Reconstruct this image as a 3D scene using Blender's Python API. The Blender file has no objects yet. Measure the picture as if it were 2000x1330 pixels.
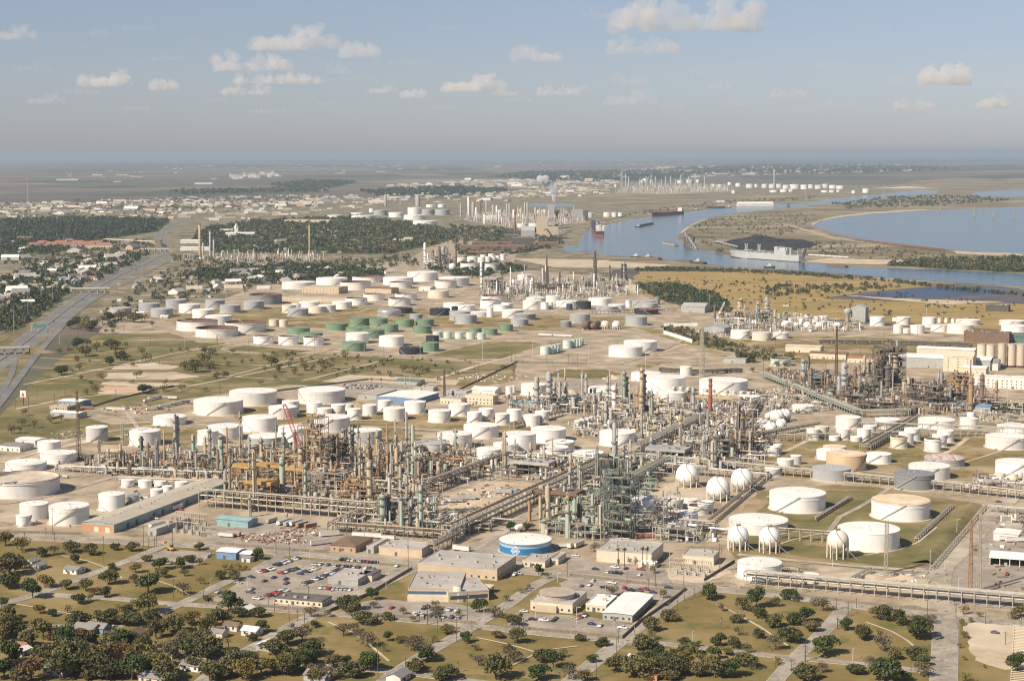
import bpy, math, random
from mathutils import Matrix, Vector
R = random.Random(7)
# ------------------------------------------------------------------ camera, world, sun, exposure
F_PX, CAM_H = 3350.0, 258.0                     # focal length in pixels of a 2000 px wide frame, flying height in metres
PITCH = math.atan((665 - 299.5) / F_PX); ROLL = math.radians(-0.2)
SUN_EL, SUN_AZ = 41.0, 40.0                     # light travels to the right and SUN_AZ degrees away from the camera
sc = bpy.context.scene
cam = bpy.data.cameras.new('camera'); cam.sensor_width = 36; cam.lens = 36 * F_PX / 2000
cam.clip_start = 1; cam.clip_end = 900000
cam_o = bpy.data.objects.new('camera', cam); sc.collection.objects.link(cam_o)
cam_o.matrix_world = Matrix.Translation((0, 0, CAM_H)) @ Matrix.Rotation(math.pi/2 - PITCH, 4, 'X') @ Matrix.Rotation(ROLL, 4, 'Z')
sc.camera = cam_o
world = bpy.data.worlds.new('World'); sc.world = world; world.use_nodes = True
wn = world.node_tree.nodes; wl = world.node_tree.links; wn.clear()
sky = wn.new('ShaderNodeTexSky'); sky.sky_type = 'NISHITA'; sky.sun_disc = False
sky.sun_elevation = math.radians(SUN_EL); sky.altitude = 300; sky.air_density = 1.0; sky.dust_density = 0.6; sky.ozone_density = 1.0
# the sun stands behind the camera on the left: direction towards it
sdx, sdy = -math.cos(math.radians(SUN_AZ)), -math.sin(math.radians(SUN_AZ))
sky.sun_rotation = math.atan2(sdx, sdy)
hsv = wn.new('ShaderNodeHueSaturation'); hsv.inputs['Saturation'].default_value = 0.66; hsv.inputs['Value'].default_value = 1.0
bg = wn.new('ShaderNodeBackground'); bg.inputs['Strength'].default_value = 0.075
wo = wn.new('ShaderNodeOutputWorld')
tint = wn.new('ShaderNodeMix'); tint.data_type = 'RGBA'; tint.blend_type = 'MULTIPLY'; tint.inputs[0].default_value = 1.0; tint.inputs[7].default_value = (.725, .765, .93, 1)
wl.new(sky.outputs[0], hsv.inputs['Color']); wl.new(hsv.outputs[0], tint.inputs[6]); wl.new(tint.outputs[2], bg.inputs['Color']); wl.new(bg.outputs[0], wo.inputs['Surface'])
sun = bpy.data.lights.new('sun', 'SUN'); sun.energy = 5.0; sun.angle = math.radians(0.53); sun.color = (1.0, 0.885, 0.72)
sun_o = bpy.data.objects.new('sun', sun); sc.collection.objects.link(sun_o)
ce = math.cos(math.radians(SUN_EL))
sun_o.rotation_euler = Vector((-sdx*ce, -sdy*ce, -math.sin(math.radians(SUN_EL)))).to_track_quat('-Z', 'Y').to_euler()
sun_o.location = (-400, 200, 500)
vs = sc.view_settings; vs.view_transform = 'Standard'; vs.look = 'None'; vs.exposure = 0.36; vs.gamma = 1.0; vs.use_curve_mapping = False
sc.cycles.max_bounces = 5; sc.cycles.diffuse_bounces = 2; sc.cycles.glossy_bounces = 2; sc.cycles.transmission_bounces = 2
sc.cycles.volume_bounces = 4; sc.cycles.transparent_max_bounces = 8; sc.cycles.caustics_reflective = False; sc.cycles.caustics_refractive = False
sc.cycles.use_denoising = True; sc.cycles.filter_width = 1.15
HAZE_DENSITY = 3.3e-5
# ------------------------------------------------------------------ from a map pixel to metres on the ground
def ray(x, y):
    u = (x - 1000) / F_PX; v = -(y - 665) / F_PX
    c, s = math.cos(ROLL), math.sin(ROLL)
    u, v = u*c - v*s, u*s + v*c
    return u, math.cos(PITCH) + v*math.sin(PITCH), -math.sin(PITCH) + v*math.cos(PITCH)
def G(x, y, z=0.0):
    d = ray(x, y); t = (z - CAM_H) / d[2]
    return Vector((d[0]*t, d[1]*t, z))
def project(p):
    q = cam_o.matrix_world.inverted() @ Vector(p) if False else CAM_INV @ Vector(p)
    return 1000 + F_PX*q.x/-q.z, 665 - F_PX*q.y/-q.z
CAM_INV = cam_o.matrix_world.inverted()
def ppm(p):                                     # pixels (of the 2000 px frame) per metre at a point
    return F_PX / -(CAM_INV @ Vector(p)).z
def height_at(p, y):                            # height above the ground point p that stands at picture row y
    x = project((p[0], p[1], 0))[0]
    d = ray(x, y); t = math.hypot(p[0], p[1]) / math.hypot(d[0], d[1])
    return CAM_H + t*d[2]
XL = {1: 0, 2: 400, 3: 800, 4: 1200, 5: 1500}
def PX(reg, x, y):
    k, i = reg[0], int(reg[1])
    if k == 'L': return XL[i] + x/2.956, 880 + y/2.956
    if k == 'M': return XL[i] + x/4.0, 600 + y/4.0
    if k == 'U': return XL[i] + x/3.912, 280 + y/3.912
    return x, y
GA = math.radians(-23.5)                        # direction of the plant grid
E1 = Vector((math.cos(GA), math.sin(GA), 0)); E2 = Vector((-math.sin(GA), math.cos(GA), 0))
# ------------------------------------------------------------------ materials
MATS = {}
def nd(t, kind, **kw):
    n = t.nodes.new(kind)
    for k, v in kw.items(): setattr(n, k, v)
    return n
def mat(name, col, rough=0.7, col2=None, scale=0.2, col3=None, scale3=0.02, col4=None, scale4=.15, amount=1.0, metal=0.0, stretch=(1, 1, 1), spec=0.3, bump=0.0, lo=.35, hi=.68):
    """colour broken up by two sizes of noise in metres of the real surface"""
    if name in MATS: return MATS[name]
    m = bpy.data.materials.new(name); m.use_nodes = True; t = m.node_tree
    b = t.nodes['Principled BSDF']; b.inputs['Roughness'].default_value = rough; b.inputs['Metallic'].default_value = metal
    b.inputs['Specular IOR Level'].default_value = spec
    b.inputs['Base Color'].default_value = (*col, 1)
    if col2:
        g = nd(t, 'ShaderNodeNewGeometry'); mp = nd(t, 'ShaderNodeMapping'); mp.inputs['Scale'].default_value = stretch
        t.links.new(g.outputs['Position'], mp.inputs['Vector'])
        def layer(prev, c, s, l, h, det):
            n = nd(t, 'ShaderNodeTexNoise'); n.inputs['Scale'].default_value = s; n.inputs['Detail'].default_value = det; n.inputs['Roughness'].default_value = .62
            t.links.new(mp.outputs[0], n.inputs['Vector'])
            r = nd(t, 'ShaderNodeMapRange'); r.inputs[1].default_value = l; r.inputs[2].default_value = h; r.inputs[4].default_value = amount
            t.links.new(n.outputs['Fac'], r.inputs[0])
            x = nd(t, 'ShaderNodeMix', data_type='RGBA')
            t.links.new(r.outputs[0], x.inputs[0])
            if isinstance(prev, tuple): x.inputs[6].default_value = (*prev, 1)
            else: t.links.new(prev, x.inputs[6])
            x.inputs[7].default_value = (*c, 1)
            return x.outputs[2], n
        o, n1 = layer(col, col2, scale, lo, hi, 6)
        if col3: o, _ = layer(o, col3, scale3, .45, .66, 5)
        if col4: o, _ = layer(o, col4, scale4, .56, .64, 6)
        t.links.new(o, b.inputs['Base Color'])
        if bump:
            bp = nd(t, 'ShaderNodeBump'); bp.inputs['Strength'].default_value = bump; bp.inputs['Distance'].default_value = 0.3
            t.links.new(n1.outputs['Fac'], bp.inputs['Height']); t.links.new(bp.outputs[0], b.inputs['Normal'])
    MATS[name] = m; return m
def paint(name, col, dirt=(.30, .22, .15), amount=.35, rough=.55):
    """coated steel: rain streaks running down, faint shell-plate tone changes"""
    if name in MATS: return MATS[name]
    m = bpy.data.materials.new(name); m.use_nodes = True; t = m.node_tree; b = t.nodes['Principled BSDF']
    b.inputs['Roughness'].default_value = rough; b.inputs['Specular IOR Level'].default_value = .3
    g = nd(t, 'ShaderNodeNewGeometry')
    mp = nd(t, 'ShaderNodeMapping'); mp.inputs['Scale'].default_value = (.55, .55, .045); t.links.new(g.outputs['Position'], mp.inputs['Vector'])
    n = nd(t, 'ShaderNodeTexNoise'); n.inputs['Scale'].default_value = 1.0; n.inputs['Detail'].default_value = 5; n.inputs['Roughness'].default_value = .7
    t.links.new(mp.outputs[0], n.inputs['Vector'])
    r = nd(t, 'ShaderNodeMapRange'); r.inputs[1].default_value = .52; r.inputs[2].default_value = .82; r.inputs[4].default_value = amount
    t.links.new(n.outputs['Fac'], r.inputs[0])
    n2 = nd(t, 'ShaderNodeTexNoise'); n2.inputs['Scale'].default_value = .07; n2.inputs['Detail'].default_value = 3
    t.links.new(g.outputs['Position'], n2.inputs['Vector'])
    r2 = nd(t, 'ShaderNodeMapRange'); r2.inputs[1].default_value = .3; r2.inputs[2].default_value = .7; r2.inputs[3].default_value = .86; r2.inputs[4].default_value = 1.04
    t.links.new(n2.outputs['Fac'], r2.inputs[0])
    # plate courses every 2.4 m: a hair of tone between them
    sp = nd(t, 'ShaderNodeSeparateXYZ'); t.links.new(g.outputs['Position'], sp.inputs[0])
    md = nd(t, 'ShaderNodeMath', operation='PINGPONG'); md.inputs[1].default_value = 2.4; t.links.new(sp.outputs[2], md.inputs[0])
    r3 = nd(t, 'ShaderNodeMapRange'); r3.inputs[1].default_value = 0; r3.inputs[2].default_value = .16; r3.inputs[3].default_value = .90; r3.inputs[4].default_value = 1.0
    t.links.new(md.outputs[0], r3.inputs[0])
    mu = nd(t, 'ShaderNodeMath', operation='MULTIPLY'); t.links.new(r2.outputs[0], mu.inputs[0]); t.links.new(r3.outputs[0], mu.inputs[1])
    x = nd(t, 'ShaderNodeMix', data_type='RGBA'); x.inputs[6].default_value = (*col, 1); x.inputs[7].default_value = (*dirt, 1); t.links.new(r.outputs[0], x.inputs[0])
    v = nd(t, 'ShaderNodeMix', data_type='RGBA', blend_type='MULTIPLY'); v.inputs[0].default_value = 1
    t.links.new(x.outputs[2], v.inputs[6]); t.links.new(mu.outputs[0], v.inputs[7]); t.links.new(v.outputs[2], b.inputs['Base Color'])
    MATS[name] = m; return m
# ------------------------------------------------------------------ mesh builder
JOINED = set('nozzle_pipes roof_vents posts beams bracing legs platform handrail overhead_pipe railing gable_end insulators trestles base_piers rails support_legs stringers crown_platform ring_platform'.split())
class MB:
    def __init__(s): s.v = []; s.f = []; s.s = []; s.m = []; s.mi = 0
    def add(s, vs, fs, smooth=False):
        o = len(s.v); s.v.extend(tuple(q) for q in vs)
        for f in fs: s.f.append(tuple(i+o for i in f)); s.s.append(smooth); s.m.append(s.mi)
        return s
    def hexa(s, o, ex, ey, ez, bottom=True):
        o, ex, ey, ez = Vector(o), Vector(ex), Vector(ey), Vector(ez)
        v = [o, o+ex, o+ex+ey, o+ey, o+ez, o+ex+ez, o+ex+ey+ez, o+ey+ez]
        f = [(4, 5, 6, 7), (0, 1, 5, 4), (1, 2, 6, 5), (2, 3, 7, 6), (3, 0, 4, 7)]
        if bottom: f.append((3, 2, 1, 0))
        return s.add(v, f)
    def box(s, c, d, a=0.0):                   # centre of the bottom face, size, turn
        ca, sa = math.cos(a), math.sin(a); ex = Vector((ca*d[0], sa*d[0], 0)); ey = Vector((-sa*d[1], ca*d[1], 0))
        return s.hexa(Vector(c)-ex/2-ey/2, ex, ey, (0, 0, d[2]))
    def bar(s, p, q, w):                       # square bar between two points
        p, q = Vector(p), Vector(q); d = q-p
        if d.length < 1e-6: return s
        n = d.normalized(); a = n.cross(Vector((0, 0, 1)))
        if a.length < 1e-3: a = Vector((1, 0, 0))
        a = a.normalized()*w; b = n.cross(a).normalized()*w
        return s.hexa(p-a/2-b/2, d, a, b)
    def cyl(s, p, q, r, r2=None, n=8, caps=True):
        p, q = Vector(p), Vector(q); r2 = r if r2 is None else r2
        d = (q-p).normalized(); a = d.cross(Vector((0, 0, 1)))
        if a.length < 1e-3: a = Vector((1, 0, 0))
        a.normalize(); b = d.cross(a)
        ring = [(math.cos(2*math.pi*i/n), math.sin(2*math.pi*i/n)) for i in range(n)]
        v0 = [p+(a*x+b*y)*r for x, y in ring]; v1 = [q+(a*x+b*y)*r2 for x, y in ring]
        s.add(v0+v1, [(i, (i+1) % n, n+(i+1) % n, n+i) for i in range(n)], True)
        if caps:
            if r2 > 0: s.add(v1, [tuple(range(n))])
            if r > 0: s.add(v0, [tuple(range(n-1, -1, -1))])
        return s
    def lathe(s, prof, n=24, c=(0, 0, 0), smooth=True):
        cx, cy, cz = c
        v = []; f = []
        for r, z in prof:
            for i in range(n): v.append((cx+r*math.cos(2*math.pi*i/n), cy+r*math.sin(2*math.pi*i/n), cz+z))
        for k in range(len(prof)-1):
            for i in range(n):
                j = (i+1) % n; f.append((k*n+i, k*n+j, (k+1)*n+j, (k+1)*n+i))
        return s.add(v, f, smooth)
    def sphere(s, c, r, n=16, m=10, sz=1.0):
        return s.lathe([(max(r*math.sin(math.pi*k/m), .001), -r*sz*math.cos(math.pi*k/m)) for k in range(m+1)], n, c)
    def poly(s, pts): return s.add(pts, [tuple(range(len(pts)))])
    def data(s, name, mats):
        me = bpy.data.meshes.new(name); me.from_pydata(s.v, [], s.f)
        me.polygons.foreach_set('use_smooth', s.s)
        mats = mats if isinstance(mats, (list, tuple)) else [mats]
        for m in mats: me.materials.append(m)
        if len(mats) > 1: me.polygons.foreach_set('material_index', s.m)
        me.update(); return me
    def build(s, name, mats, parent=None, loc=None, rot=None):
        o = link(name, s.data(name, mats), parent, loc, rot)
        if parent and name in JOINED: o['kind'] = 'stuff'   # pieces too small to pick apart
        return o
COL = sc.collection
def link(name, data, parent=None, loc=None, rot=None):
    o = bpy.data.objects.new(name, data); COL.objects.link(o)
    if parent: o.parent = parent
    if loc is not None: o.location = loc
    if rot: o.rotation_euler = (0, 0, rot)
    return o
# ------------------------------------------------------------------ things and their labels
LAB = []
ORD = ('first second third fourth fifth sixth seventh eighth ninth tenth eleventh twelfth thirteenth fourteenth fifteenth sixteenth seventeenth eighteenth nineteenth twentieth').split()
def tag(o, noun, cat, place=None, group=None, loc=None):
    o['category'] = cat; o['kind'] = 'thing'
    if group: o['group'] = group
    loc = loc or o.location
    LAB.append((o, noun, place, project((loc[0], loc[1], loc[2] if len(loc) > 2 else 0))))
    return o
def thing(name, noun, cat, loc, rot=0.0, place=None, group=None):
    o = bpy.data.objects.new(name, None); COL.objects.link(o); o.empty_display_size = 1
    o.location = loc; o.rotation_euler = (0, 0, rot)
    return tag(o, noun, cat, place, group, loc)
def struct(o, kind='structure'): o['kind'] = kind; return o
def stuff(o, label, cat): o['kind'] = 'stuff'; o['label'] = label; o['category'] = cat; return o
ZONES = [  # picture areas and how one would describe them by what stands there
    (1840, 1120, 2100, 1400, 'on the sandy lot by the rail crossing'),
    (1560, 1150, 1860, 1260, 'beside the roadside pipe rack'), (1560, 1260, 1860, 1400, 'on the corner lot at the bottom edge'),
    (1290, 1140, 1560, 1235, 'on the open lot before the round white tank'), (1250, 1235, 1560, 1400, 'behind the street below the open lot'),
    (980, 1245, 1250, 1400, 'on the lot below the white-roofed offices'), (780, 1225, 980, 1400, 'on the lot below the office car park'),
    (600, 1185, 860, 1260, 'on the lot beside the long cream cabin'), (600, 1260, 800, 1400, 'along the bottom edge below the lawn lots'),
    (380, 1195, 600, 1275, 'around the small white house'), (380, 1275, 600, 1400, 'in the thick grove at the bottom edge'),
    (0, 1270, 200, 1400, 'over the roofs in the bottom corner'), (200, 1270, 380, 1400, 'in the dense wood at the bottom edge'),
    (0, 1195, 200, 1270, 'around the red-roofed houses'), (200, 1195, 380, 1270, 'near the parked camper among houses'),
    (0, 1130, 200, 1195, 'by the pale sheds among trees'), (200, 1130, 400, 1195, 'on the lawns before the car park'),
    (0, 1040, 260, 1130, 'on the lawns along the street'), (260, 1040, 410, 1130, 'around the gravel yard with loader'),
    (410, 1065, 800, 1190, 'at the big employee car park'), (800, 1080, 1000, 1235, 'at the office complex'), (1000, 1080, 1300, 1245, 'at the round-roofed office'),
    (1300, 1000, 1460, 1160, 'by the fenced substation'), (1460, 1020, 2100, 1200, 'along the roadside pipe rack'),
    (0, 885, 130, 1045, 'by the big open-topped tank'), (130, 930, 440, 1045, 'near the long grey warehouse'), (0, 800, 260, 885, 'near the rusty lattice tower'),
    (130, 880, 440, 930, 'behind the long warehouse'), (440, 860, 740, 1010, 'in the tall rust-coloured unit'), (400, 1000, 740, 1070, 'in the yard of trailers'),
    (740, 860, 930, 1090, 'beside the laydown yard'), (930, 930, 1070, 1090, 'near the blue banded tank'), (1070, 900, 1250, 1070, 'in the dark green-grey unit'),
    (1250, 900, 1480, 1020, 'around the three big spheres'), (1480, 930, 2100, 1080, 'on the grassy diked field'), (1480, 860, 2100, 930, 'around the tan-walled tank'),
    (930, 860, 1250, 930, 'behind the air coolers'), (1250, 790, 1560, 900, 'below the brick stack'), (1560, 800, 2100, 860, 'among the paired upright tanks'),
    (1540, 690, 1930, 800, 'in the dark unit on the far right'), (1930, 650, 2100, 800, 'by the tan silos'), (1330, 690, 1540, 790, 'behind the brick stack'),
    (930, 700, 1330, 790, 'among the twin slim columns'), (1090, 790, 1250, 860, 'among the twin slim columns'), (680, 790, 1090, 860, 'in the double row of small tanks'), (260, 730, 680, 860, 'behind the red crane'),
    (0, 690, 260, 800, 'beside the frontage road'), (680, 740, 930, 790, 'by the blue warehouse'), (200, 640, 480, 740, 'by the sandy field'), (480, 676, 1010, 740, 'before the green tanks'),
    (480, 620, 640, 700, 'beside the dark-topped trio'), (640, 590, 900, 700, 'in the green tank group'), (340, 610, 480, 680, 'in the rust-topped trio'), (900, 615, 1240, 700, 'around the pale row tanks'),
    (1240, 640, 1560, 700, 'beyond the scrub strip'), (1560, 640, 2100, 700, 'along the coal train'), (1380, 585, 1680, 650, 'in the channel-side unit'), (1680, 585, 2100, 660, 'in the channel-side tank rows'),
    (1240, 520, 2100, 600, 'on the tawny meadow'), (930, 520, 1250, 590, 'in the mid-distance refinery'), (930, 590, 1250, 640, 'before the mid-distance refinery'), (540, 525, 930, 600, 'behind the beige parking building'),
    (200, 560, 540, 640, 'in the grey tank group by the motorway'), (540, 560, 760, 640, 'before the beige parking building'), (760, 560, 930, 640, 'around the black tanks'),
    (0, 560, 200, 690, 'across the motorway'), (0, 500, 330, 560, 'in the suburb beside the motorway'), (330, 485, 820, 560, 'around the power station'), (820, 460, 1120, 530, 'by the small white refinery'),
    (0, 420, 330, 500, 'near the red-roofed apartments'), (330, 440, 820, 485, 'in the far wood'), (540, 395, 900, 445, 'in the far tank field'), (900, 370, 1230, 460, 'in the refinery with steam plume'),
    (1150, 400, 1460, 530, 'on the ship channel'), (1200, 330, 2100, 400, 'in the farthest tank rows'), (1300, 380, 2100, 530, 'on the peninsula'),
    (0, 0, 1000, 300, 'in the sky over the plain'), (1000, 0, 2100, 300, 'in the sky over the channel'), (-9999, -9999, 9999, 9999, 'on the distant plain')]
def zone(x, y):
    for a, b, c, d, t in ZONES:
        if a <= x < c and b <= y < d: return t
def finish_labels():
    by = {}
    for o, noun, place, (x, y) in LAB:
        pl = place if place is not None else zone(x, y)
        by.setdefault((noun + ' ' + pl).strip(), []).append((x, y, o))
    for base, l in by.items():
        if len(l) == 1: l[0][2]['label'] = base; continue
        l.sort(key=lambda t: t[0]); n = len(l)
        for i, (x, y, o) in enumerate(l):
            if i == n-1: w = 'rightmost of the ' + str(n)
            elif i == 0: w = 'leftmost of the ' + str(n)
            else: w = (ORD[i] if i < 20 else str(i+1) + ('st' if (i+1) % 10 == 1 else 'nd' if (i+1) % 10 == 2 else 'rd' if (i+1) % 10 == 3 else 'th')) + ' from left'
            o['label'] = base + ', ' + w
def copy_tree(o, parent=None):
    c = o.copy(); COL.objects.link(c); c.parent = parent
    for ch in o.children: copy_tree(ch, c)
    return c
def copy_thing(o, loc, rot, noun, cat, place=None, group=None, scale=None):
    c = copy_tree(o); c.location = loc; c.rotation_euler = (0, 0, rot)
    if scale: c.scale = scale
    return tag(c, noun, cat, place, group, loc)
# ------------------------------------------------------------------ surface materials
m_gravel = mat('caliche_gravel', (.42, .335, .235), .9, (.225, .182, .128), .14, (.51, .425, .315), .035, col4=(.20, .168, .12), scale4=.025, spec=.1)
m_grass = mat('dry_lawn', (.235, .172, .072), .95, (.15, .128, .045), .05, (.31, .235, .115), .013, col4=(.14, .135, .045), scale4=.03, spec=.05, bump=.2)
m_green = mat('mown_green_grass', (.17, .148, .063), .95, (.112, .115, .042), .05, (.28, .22, .12), .015, col4=(.30, .215, .12), scale4=.02, spec=.05)
m_olive = mat('rough_olive_grass', (.27, .20, .10), .95, (.165, .138, .055), .06, (.40, .31, .19), .02, col4=(.13, .125, .045), scale4=.03, spec=.05)
m_tawny = mat('tawny_meadow', (.34, .235, .095), .95, (.24, .19, .075), .006, (.40, .29, .14), .02, spec=.05, stretch=(.5, 1.6, 1))
m_sand = mat('pale_sand', (.53, .435, .315), .95, (.38, .305, .21), .12, (.60, .515, .395), .03, spec=.05)
m_red = mat('red_earth', (.58, .33, .19), .95, (.52, .42, .30), .05, spec=.05)
m_street = mat('worn_street', (.355, .31, .25), .9, (.245, .215, .175), .16, (.44, .39, .32), .05, col4=(.20, .18, .155), scale4=.35, spec=.15)
m_lot = mat('faded_asphalt_lot', (.34, .29, .235), .9, (.25, .215, .175), .09, (.43, .37, .30), .05, col4=(.21, .185, .155), scale4=.2, spec=.15)
m_hwy = mat('motorway_concrete', (.19, .182, .176), .9, (.145, .14, .137), .05, (.235, .225, .215), .02, spec=.15)
m_kerb = mat('kerb_concrete', (.50, .46, .40), .9, (.38, .35, .30), .3, spec=.1)
m_mark = mat('road_paint', (.72, .68, .55), .8, (.45, .42, .36), .8, spec=.1)
m_yel = mat('yellow_road_paint', (.62, .46, .12), .8, (.42, .36, .25), .8, spec=.1)
m_marsh = mat('salt_marsh', (.215, .17, .105), .95, (.135, .12, .07), .01, (.40, .335, .235), .004, col4=(.13, .125, .07), scale4=.02, spec=.05, stretch=(.6, 1.4, 1))
m_town = mat('suburb_ground', (.205, .172, .11), .95, (.125, .118, .065), .012, (.36, .31, .24), .02, col4=(.10, .105, .05), scale4=.012, spec=.05)
m_coal = mat('coal', (.025, .025, .03), .9, (.05, .05, .055), .05, spec=.1)
m_mud = mat('dark_pond_liner', (.085, .07, .075), .6, (.15, .13, .125), .02, spec=.3)
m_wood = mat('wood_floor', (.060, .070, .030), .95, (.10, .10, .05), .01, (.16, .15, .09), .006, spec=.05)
m_slab = mat('stained_concrete', (.40, .345, .27), .9, (.26, .22, .17), .08, (.50, .44, .35), .03, spec=.1)
def farmland():
    m = bpy.data.materials.new('farmland'); m.use_nodes = True; t = m.node_tree; b = t.nodes['Principled BSDF']
    b.inputs['Roughness'].default_value = .95; b.inputs['Specular IOR Level'].default_value = .03
    g = nd(t, 'ShaderNodeNewGeometry'); mp = nd(t, 'ShaderNodeMapping'); mp.inputs['Rotation'].default_value = (0, 0, .12); mp.inputs['Scale'].default_value = (.00045, .0011, 0)
    t.links.new(g.outputs['Position'], mp.inputs['Vector'])
    v = nd(t, 'ShaderNodeTexVoronoi', distance='CHEBYCHEV'); v.inputs['Scale'].default_value = 1.0; t.links.new(mp.outputs[0], v.inputs['Vector'])
    sp = nd(t, 'ShaderNodeSeparateColor'); t.links.new(v.outputs['Color'], sp.inputs[0])
    cr = nd(t, 'ShaderNodeValToRGB'); e = cr.color_ramp; e.interpolation = 'CONSTANT'
    for p, c in ((0, (.155, .128, .105)), (.22, (.195, .16, .125)), (.42, (.125, .112, .098)), (.58, (.22, .18, .135)), (.72, (.15, .135, .11)), (.86, (.13, .125, .085)), (.93, (.30, .25, .18))):
        q = e.elements[0] if p == 0 else e.elements.new(p); q.position = p; q.color = (*c, 1)
    e.elements[-1].color = (.24, .18, .14, 1)
    t.links.new(sp.outputs[0], cr.inputs[0])
    n = nd(t, 'ShaderNodeTexNoise'); n.inputs['Scale'].default_value = 5.0; n.inputs['Detail'].default_value = 6; n.inputs['Roughness'].default_value = .7; t.links.new(mp.outputs[0], n.inputs['Vector'])
    x = nd(t, 'ShaderNodeMix', data_type='RGBA', blend_type='OVERLAY'); x.inputs[0].default_value = .75
    t.links.new(cr.outputs[0], x.inputs[6]); t.links.new(n.outputs['Fac'], x.inputs[7]); t.links.new(x.outputs[2], b.inputs['Base Color'])
    return m
def water_mat(name, col, wave, rough=.12):
    m = bpy.data.materials.new(name); m.use_nodes = True; t = m.node_tree; b = t.nodes['Principled BSDF']
    b.inputs['Roughness'].default_value = rough; b.inputs['Specular IOR Level'].default_value = .38
    g = nd(t, 'ShaderNodeNewGeometry'); n = nd(t, 'ShaderNodeTexNoise'); n.inputs['Scale'].default_value = .09; n.inputs['Detail'].default_value = 5
    mp = nd(t, 'ShaderNodeMapping'); mp.inputs['Scale'].default_value = (.55, 1.2, 1); t.links.new(g.outputs['Position'], mp.inputs['Vector']); t.links.new(mp.outputs[0], n.inputs['Vector'])
    bp = nd(t, 'ShaderNodeBump'); bp.inputs['Strength'].default_value = wave; bp.inputs['Distance'].default_value = 1.0
    t.links.new(n.outputs['Fac'], bp.inputs['Height']); t.links.new(bp.outputs[0], b.inputs['Normal'])
    n2 = nd(t, 'ShaderNodeTexNoise'); n2.inputs['Scale'].default_value = .004; n2.inputs['Detail'].default_value = 4; t.links.new(mp.outputs[0], n2.inputs['Vector'])
    x = nd(t, 'ShaderNodeMix', data_type='RGBA'); x.inputs[6].default_value = (*col, 1); x.inputs[7].default_value = (col[0]*1.5, col[1]*1.3, col[2]*1.15, 1)
    t.links.new(n2.outputs['Fac'], x.inputs[0]); t.links.new(x.outputs[2], b.inputs['Base Color'])
    return m
m_farm = farmland(); m_water = water_mat('channel_water', (.034, .074, .115), .8); m_pond = water_mat('pond_water', (.012, .03, .075), .5, .3)
# ------------------------------------------------------------------ sheets
LAYER = [0.0]
def smooth_line(pts, k=2, closed=False):
    for _ in range(k):
        q = []
        n = len(pts)
        for i in range(n if closed else n-1):
            a, b = Vector(pts[i]), Vector(pts[(i+1) % n])
            q += [a*.75+b*.25, a*.25+b*.75]
        if not closed: q = [Vector(pts[0])] + q + [Vector(pts[-1])]
        pts = q
    return pts
def sheet(name, px, m, z, soft=0, rough=0.0):
    pts = [G(x, y) for x, y in px]
    if soft: pts = smooth_line(pts, soft, True)
    if rough:
        q = []
        for i, a in enumerate(pts):
            b = pts[(i+1) % len(pts)]; n = max(1, min(14, int((b-a).length/(rough*4))))
            for j in range(n):
                p = a.lerp(b, j/n); q.append(p+Vector((R.uniform(-rough, rough), R.uniform(-rough, rough), 0)))
        pts = q
    LAYER[0] += .0021; z += LAYER[0] if z < .44 else LAYER[0]*.3
    b = MB(); b.poly([(p.x, p.y, z) for p in pts])
    return struct(b.build(name, m))
def strip(mb, pts, w, z, off=0.0, hgt=0.0):
    """ribbon along a line of ground points, w wide, shifted sideways by off"""
    L, Rr = [], []
    for i, p in enumerate(pts):
        d = (pts[min(i+1, len(pts)-1)] - pts[max(i-1, 0)]); n = Vector((-d.y, d.x, 0)).normalized()
        c = p + n*off; L.append(c + n*w/2); Rr.append(c - n*w/2)
    v = [(q.x, q.y, z) for q in Rr+L]; k = len(pts)
    if hgt == 0: mb.add(v, [(i, i+1, k+i+1, k+i) for i in range(k-1)])
    else:
        v2 = [(q[0], q[1], z+hgt) for q in v]
        mb.add(v+v2, [(2*k+i, 2*k+i+1, 3*k+i+1, 3*k+i) for i in range(k-1)] + [(i, i+1, 2*k+i+1, 2*k+i) for i in range(k-1)] + [(k+i+1, k+i, 3*k+i, 3*k+i+1) for i in range(k-1)])
def dashes(mb, pts, w, z, off, on=3.0, gap=9.0):
    acc = 0.0
    for i in range(len(pts)-1):
        a, b = pts[i], pts[i+1]; d = b-a; l = d.length
        if l < 1e-3: continue
        u = d/l; n = Vector((-u.y, u.x, 0)); s = -acc
        while s < l:
            if s >= 0 and s+on <= l:
                o = a+u*s+n*(off-w/2); mb.add([(o.x, o.y, z), ((o+u*on).x, (o+u*on).y, z), ((o+u*on+n*w).x, (o+u*on+n*w).y, z), ((o+n*w).x, (o+n*w).y, z)], [(0, 1, 2, 3)])
            s += on+gap
        acc = l-(s-(on+gap)) if False else 0.0
ROADZ = [0]
def road(name, px, w, m=None, kerb=False, line=None, z=.16, k=1):
    ROADZ[0] += 1; z = z + .12 + (ROADZ[0] % 40)*.006
    pts = smooth_line([G(x, y) for x, y in px], k)
    b = MB(); strip(b, pts, w, z); o = struct(b.build(name, m or m_street))
    if kerb:
        for s in (-1, 1):
            q = MB(); strip(q, pts, .35, .02, s*(w/2+.175), .26); q.build('kerb', m_kerb, o)
    if line:
        q = MB(); dashes(q, pts, .22, z+.03, 0); q.build('centre_line', m_yel if line == 'y' else m_mark, o)
    return o
gr = MB(); gr.add([(-170000, -3000, 0), (170000, -3000, 0), (170000, 170000, 0), (-170000, 170000, 0)], [(0, 1, 2, 3)])
struct(gr.build('ground', m_farm))
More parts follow.
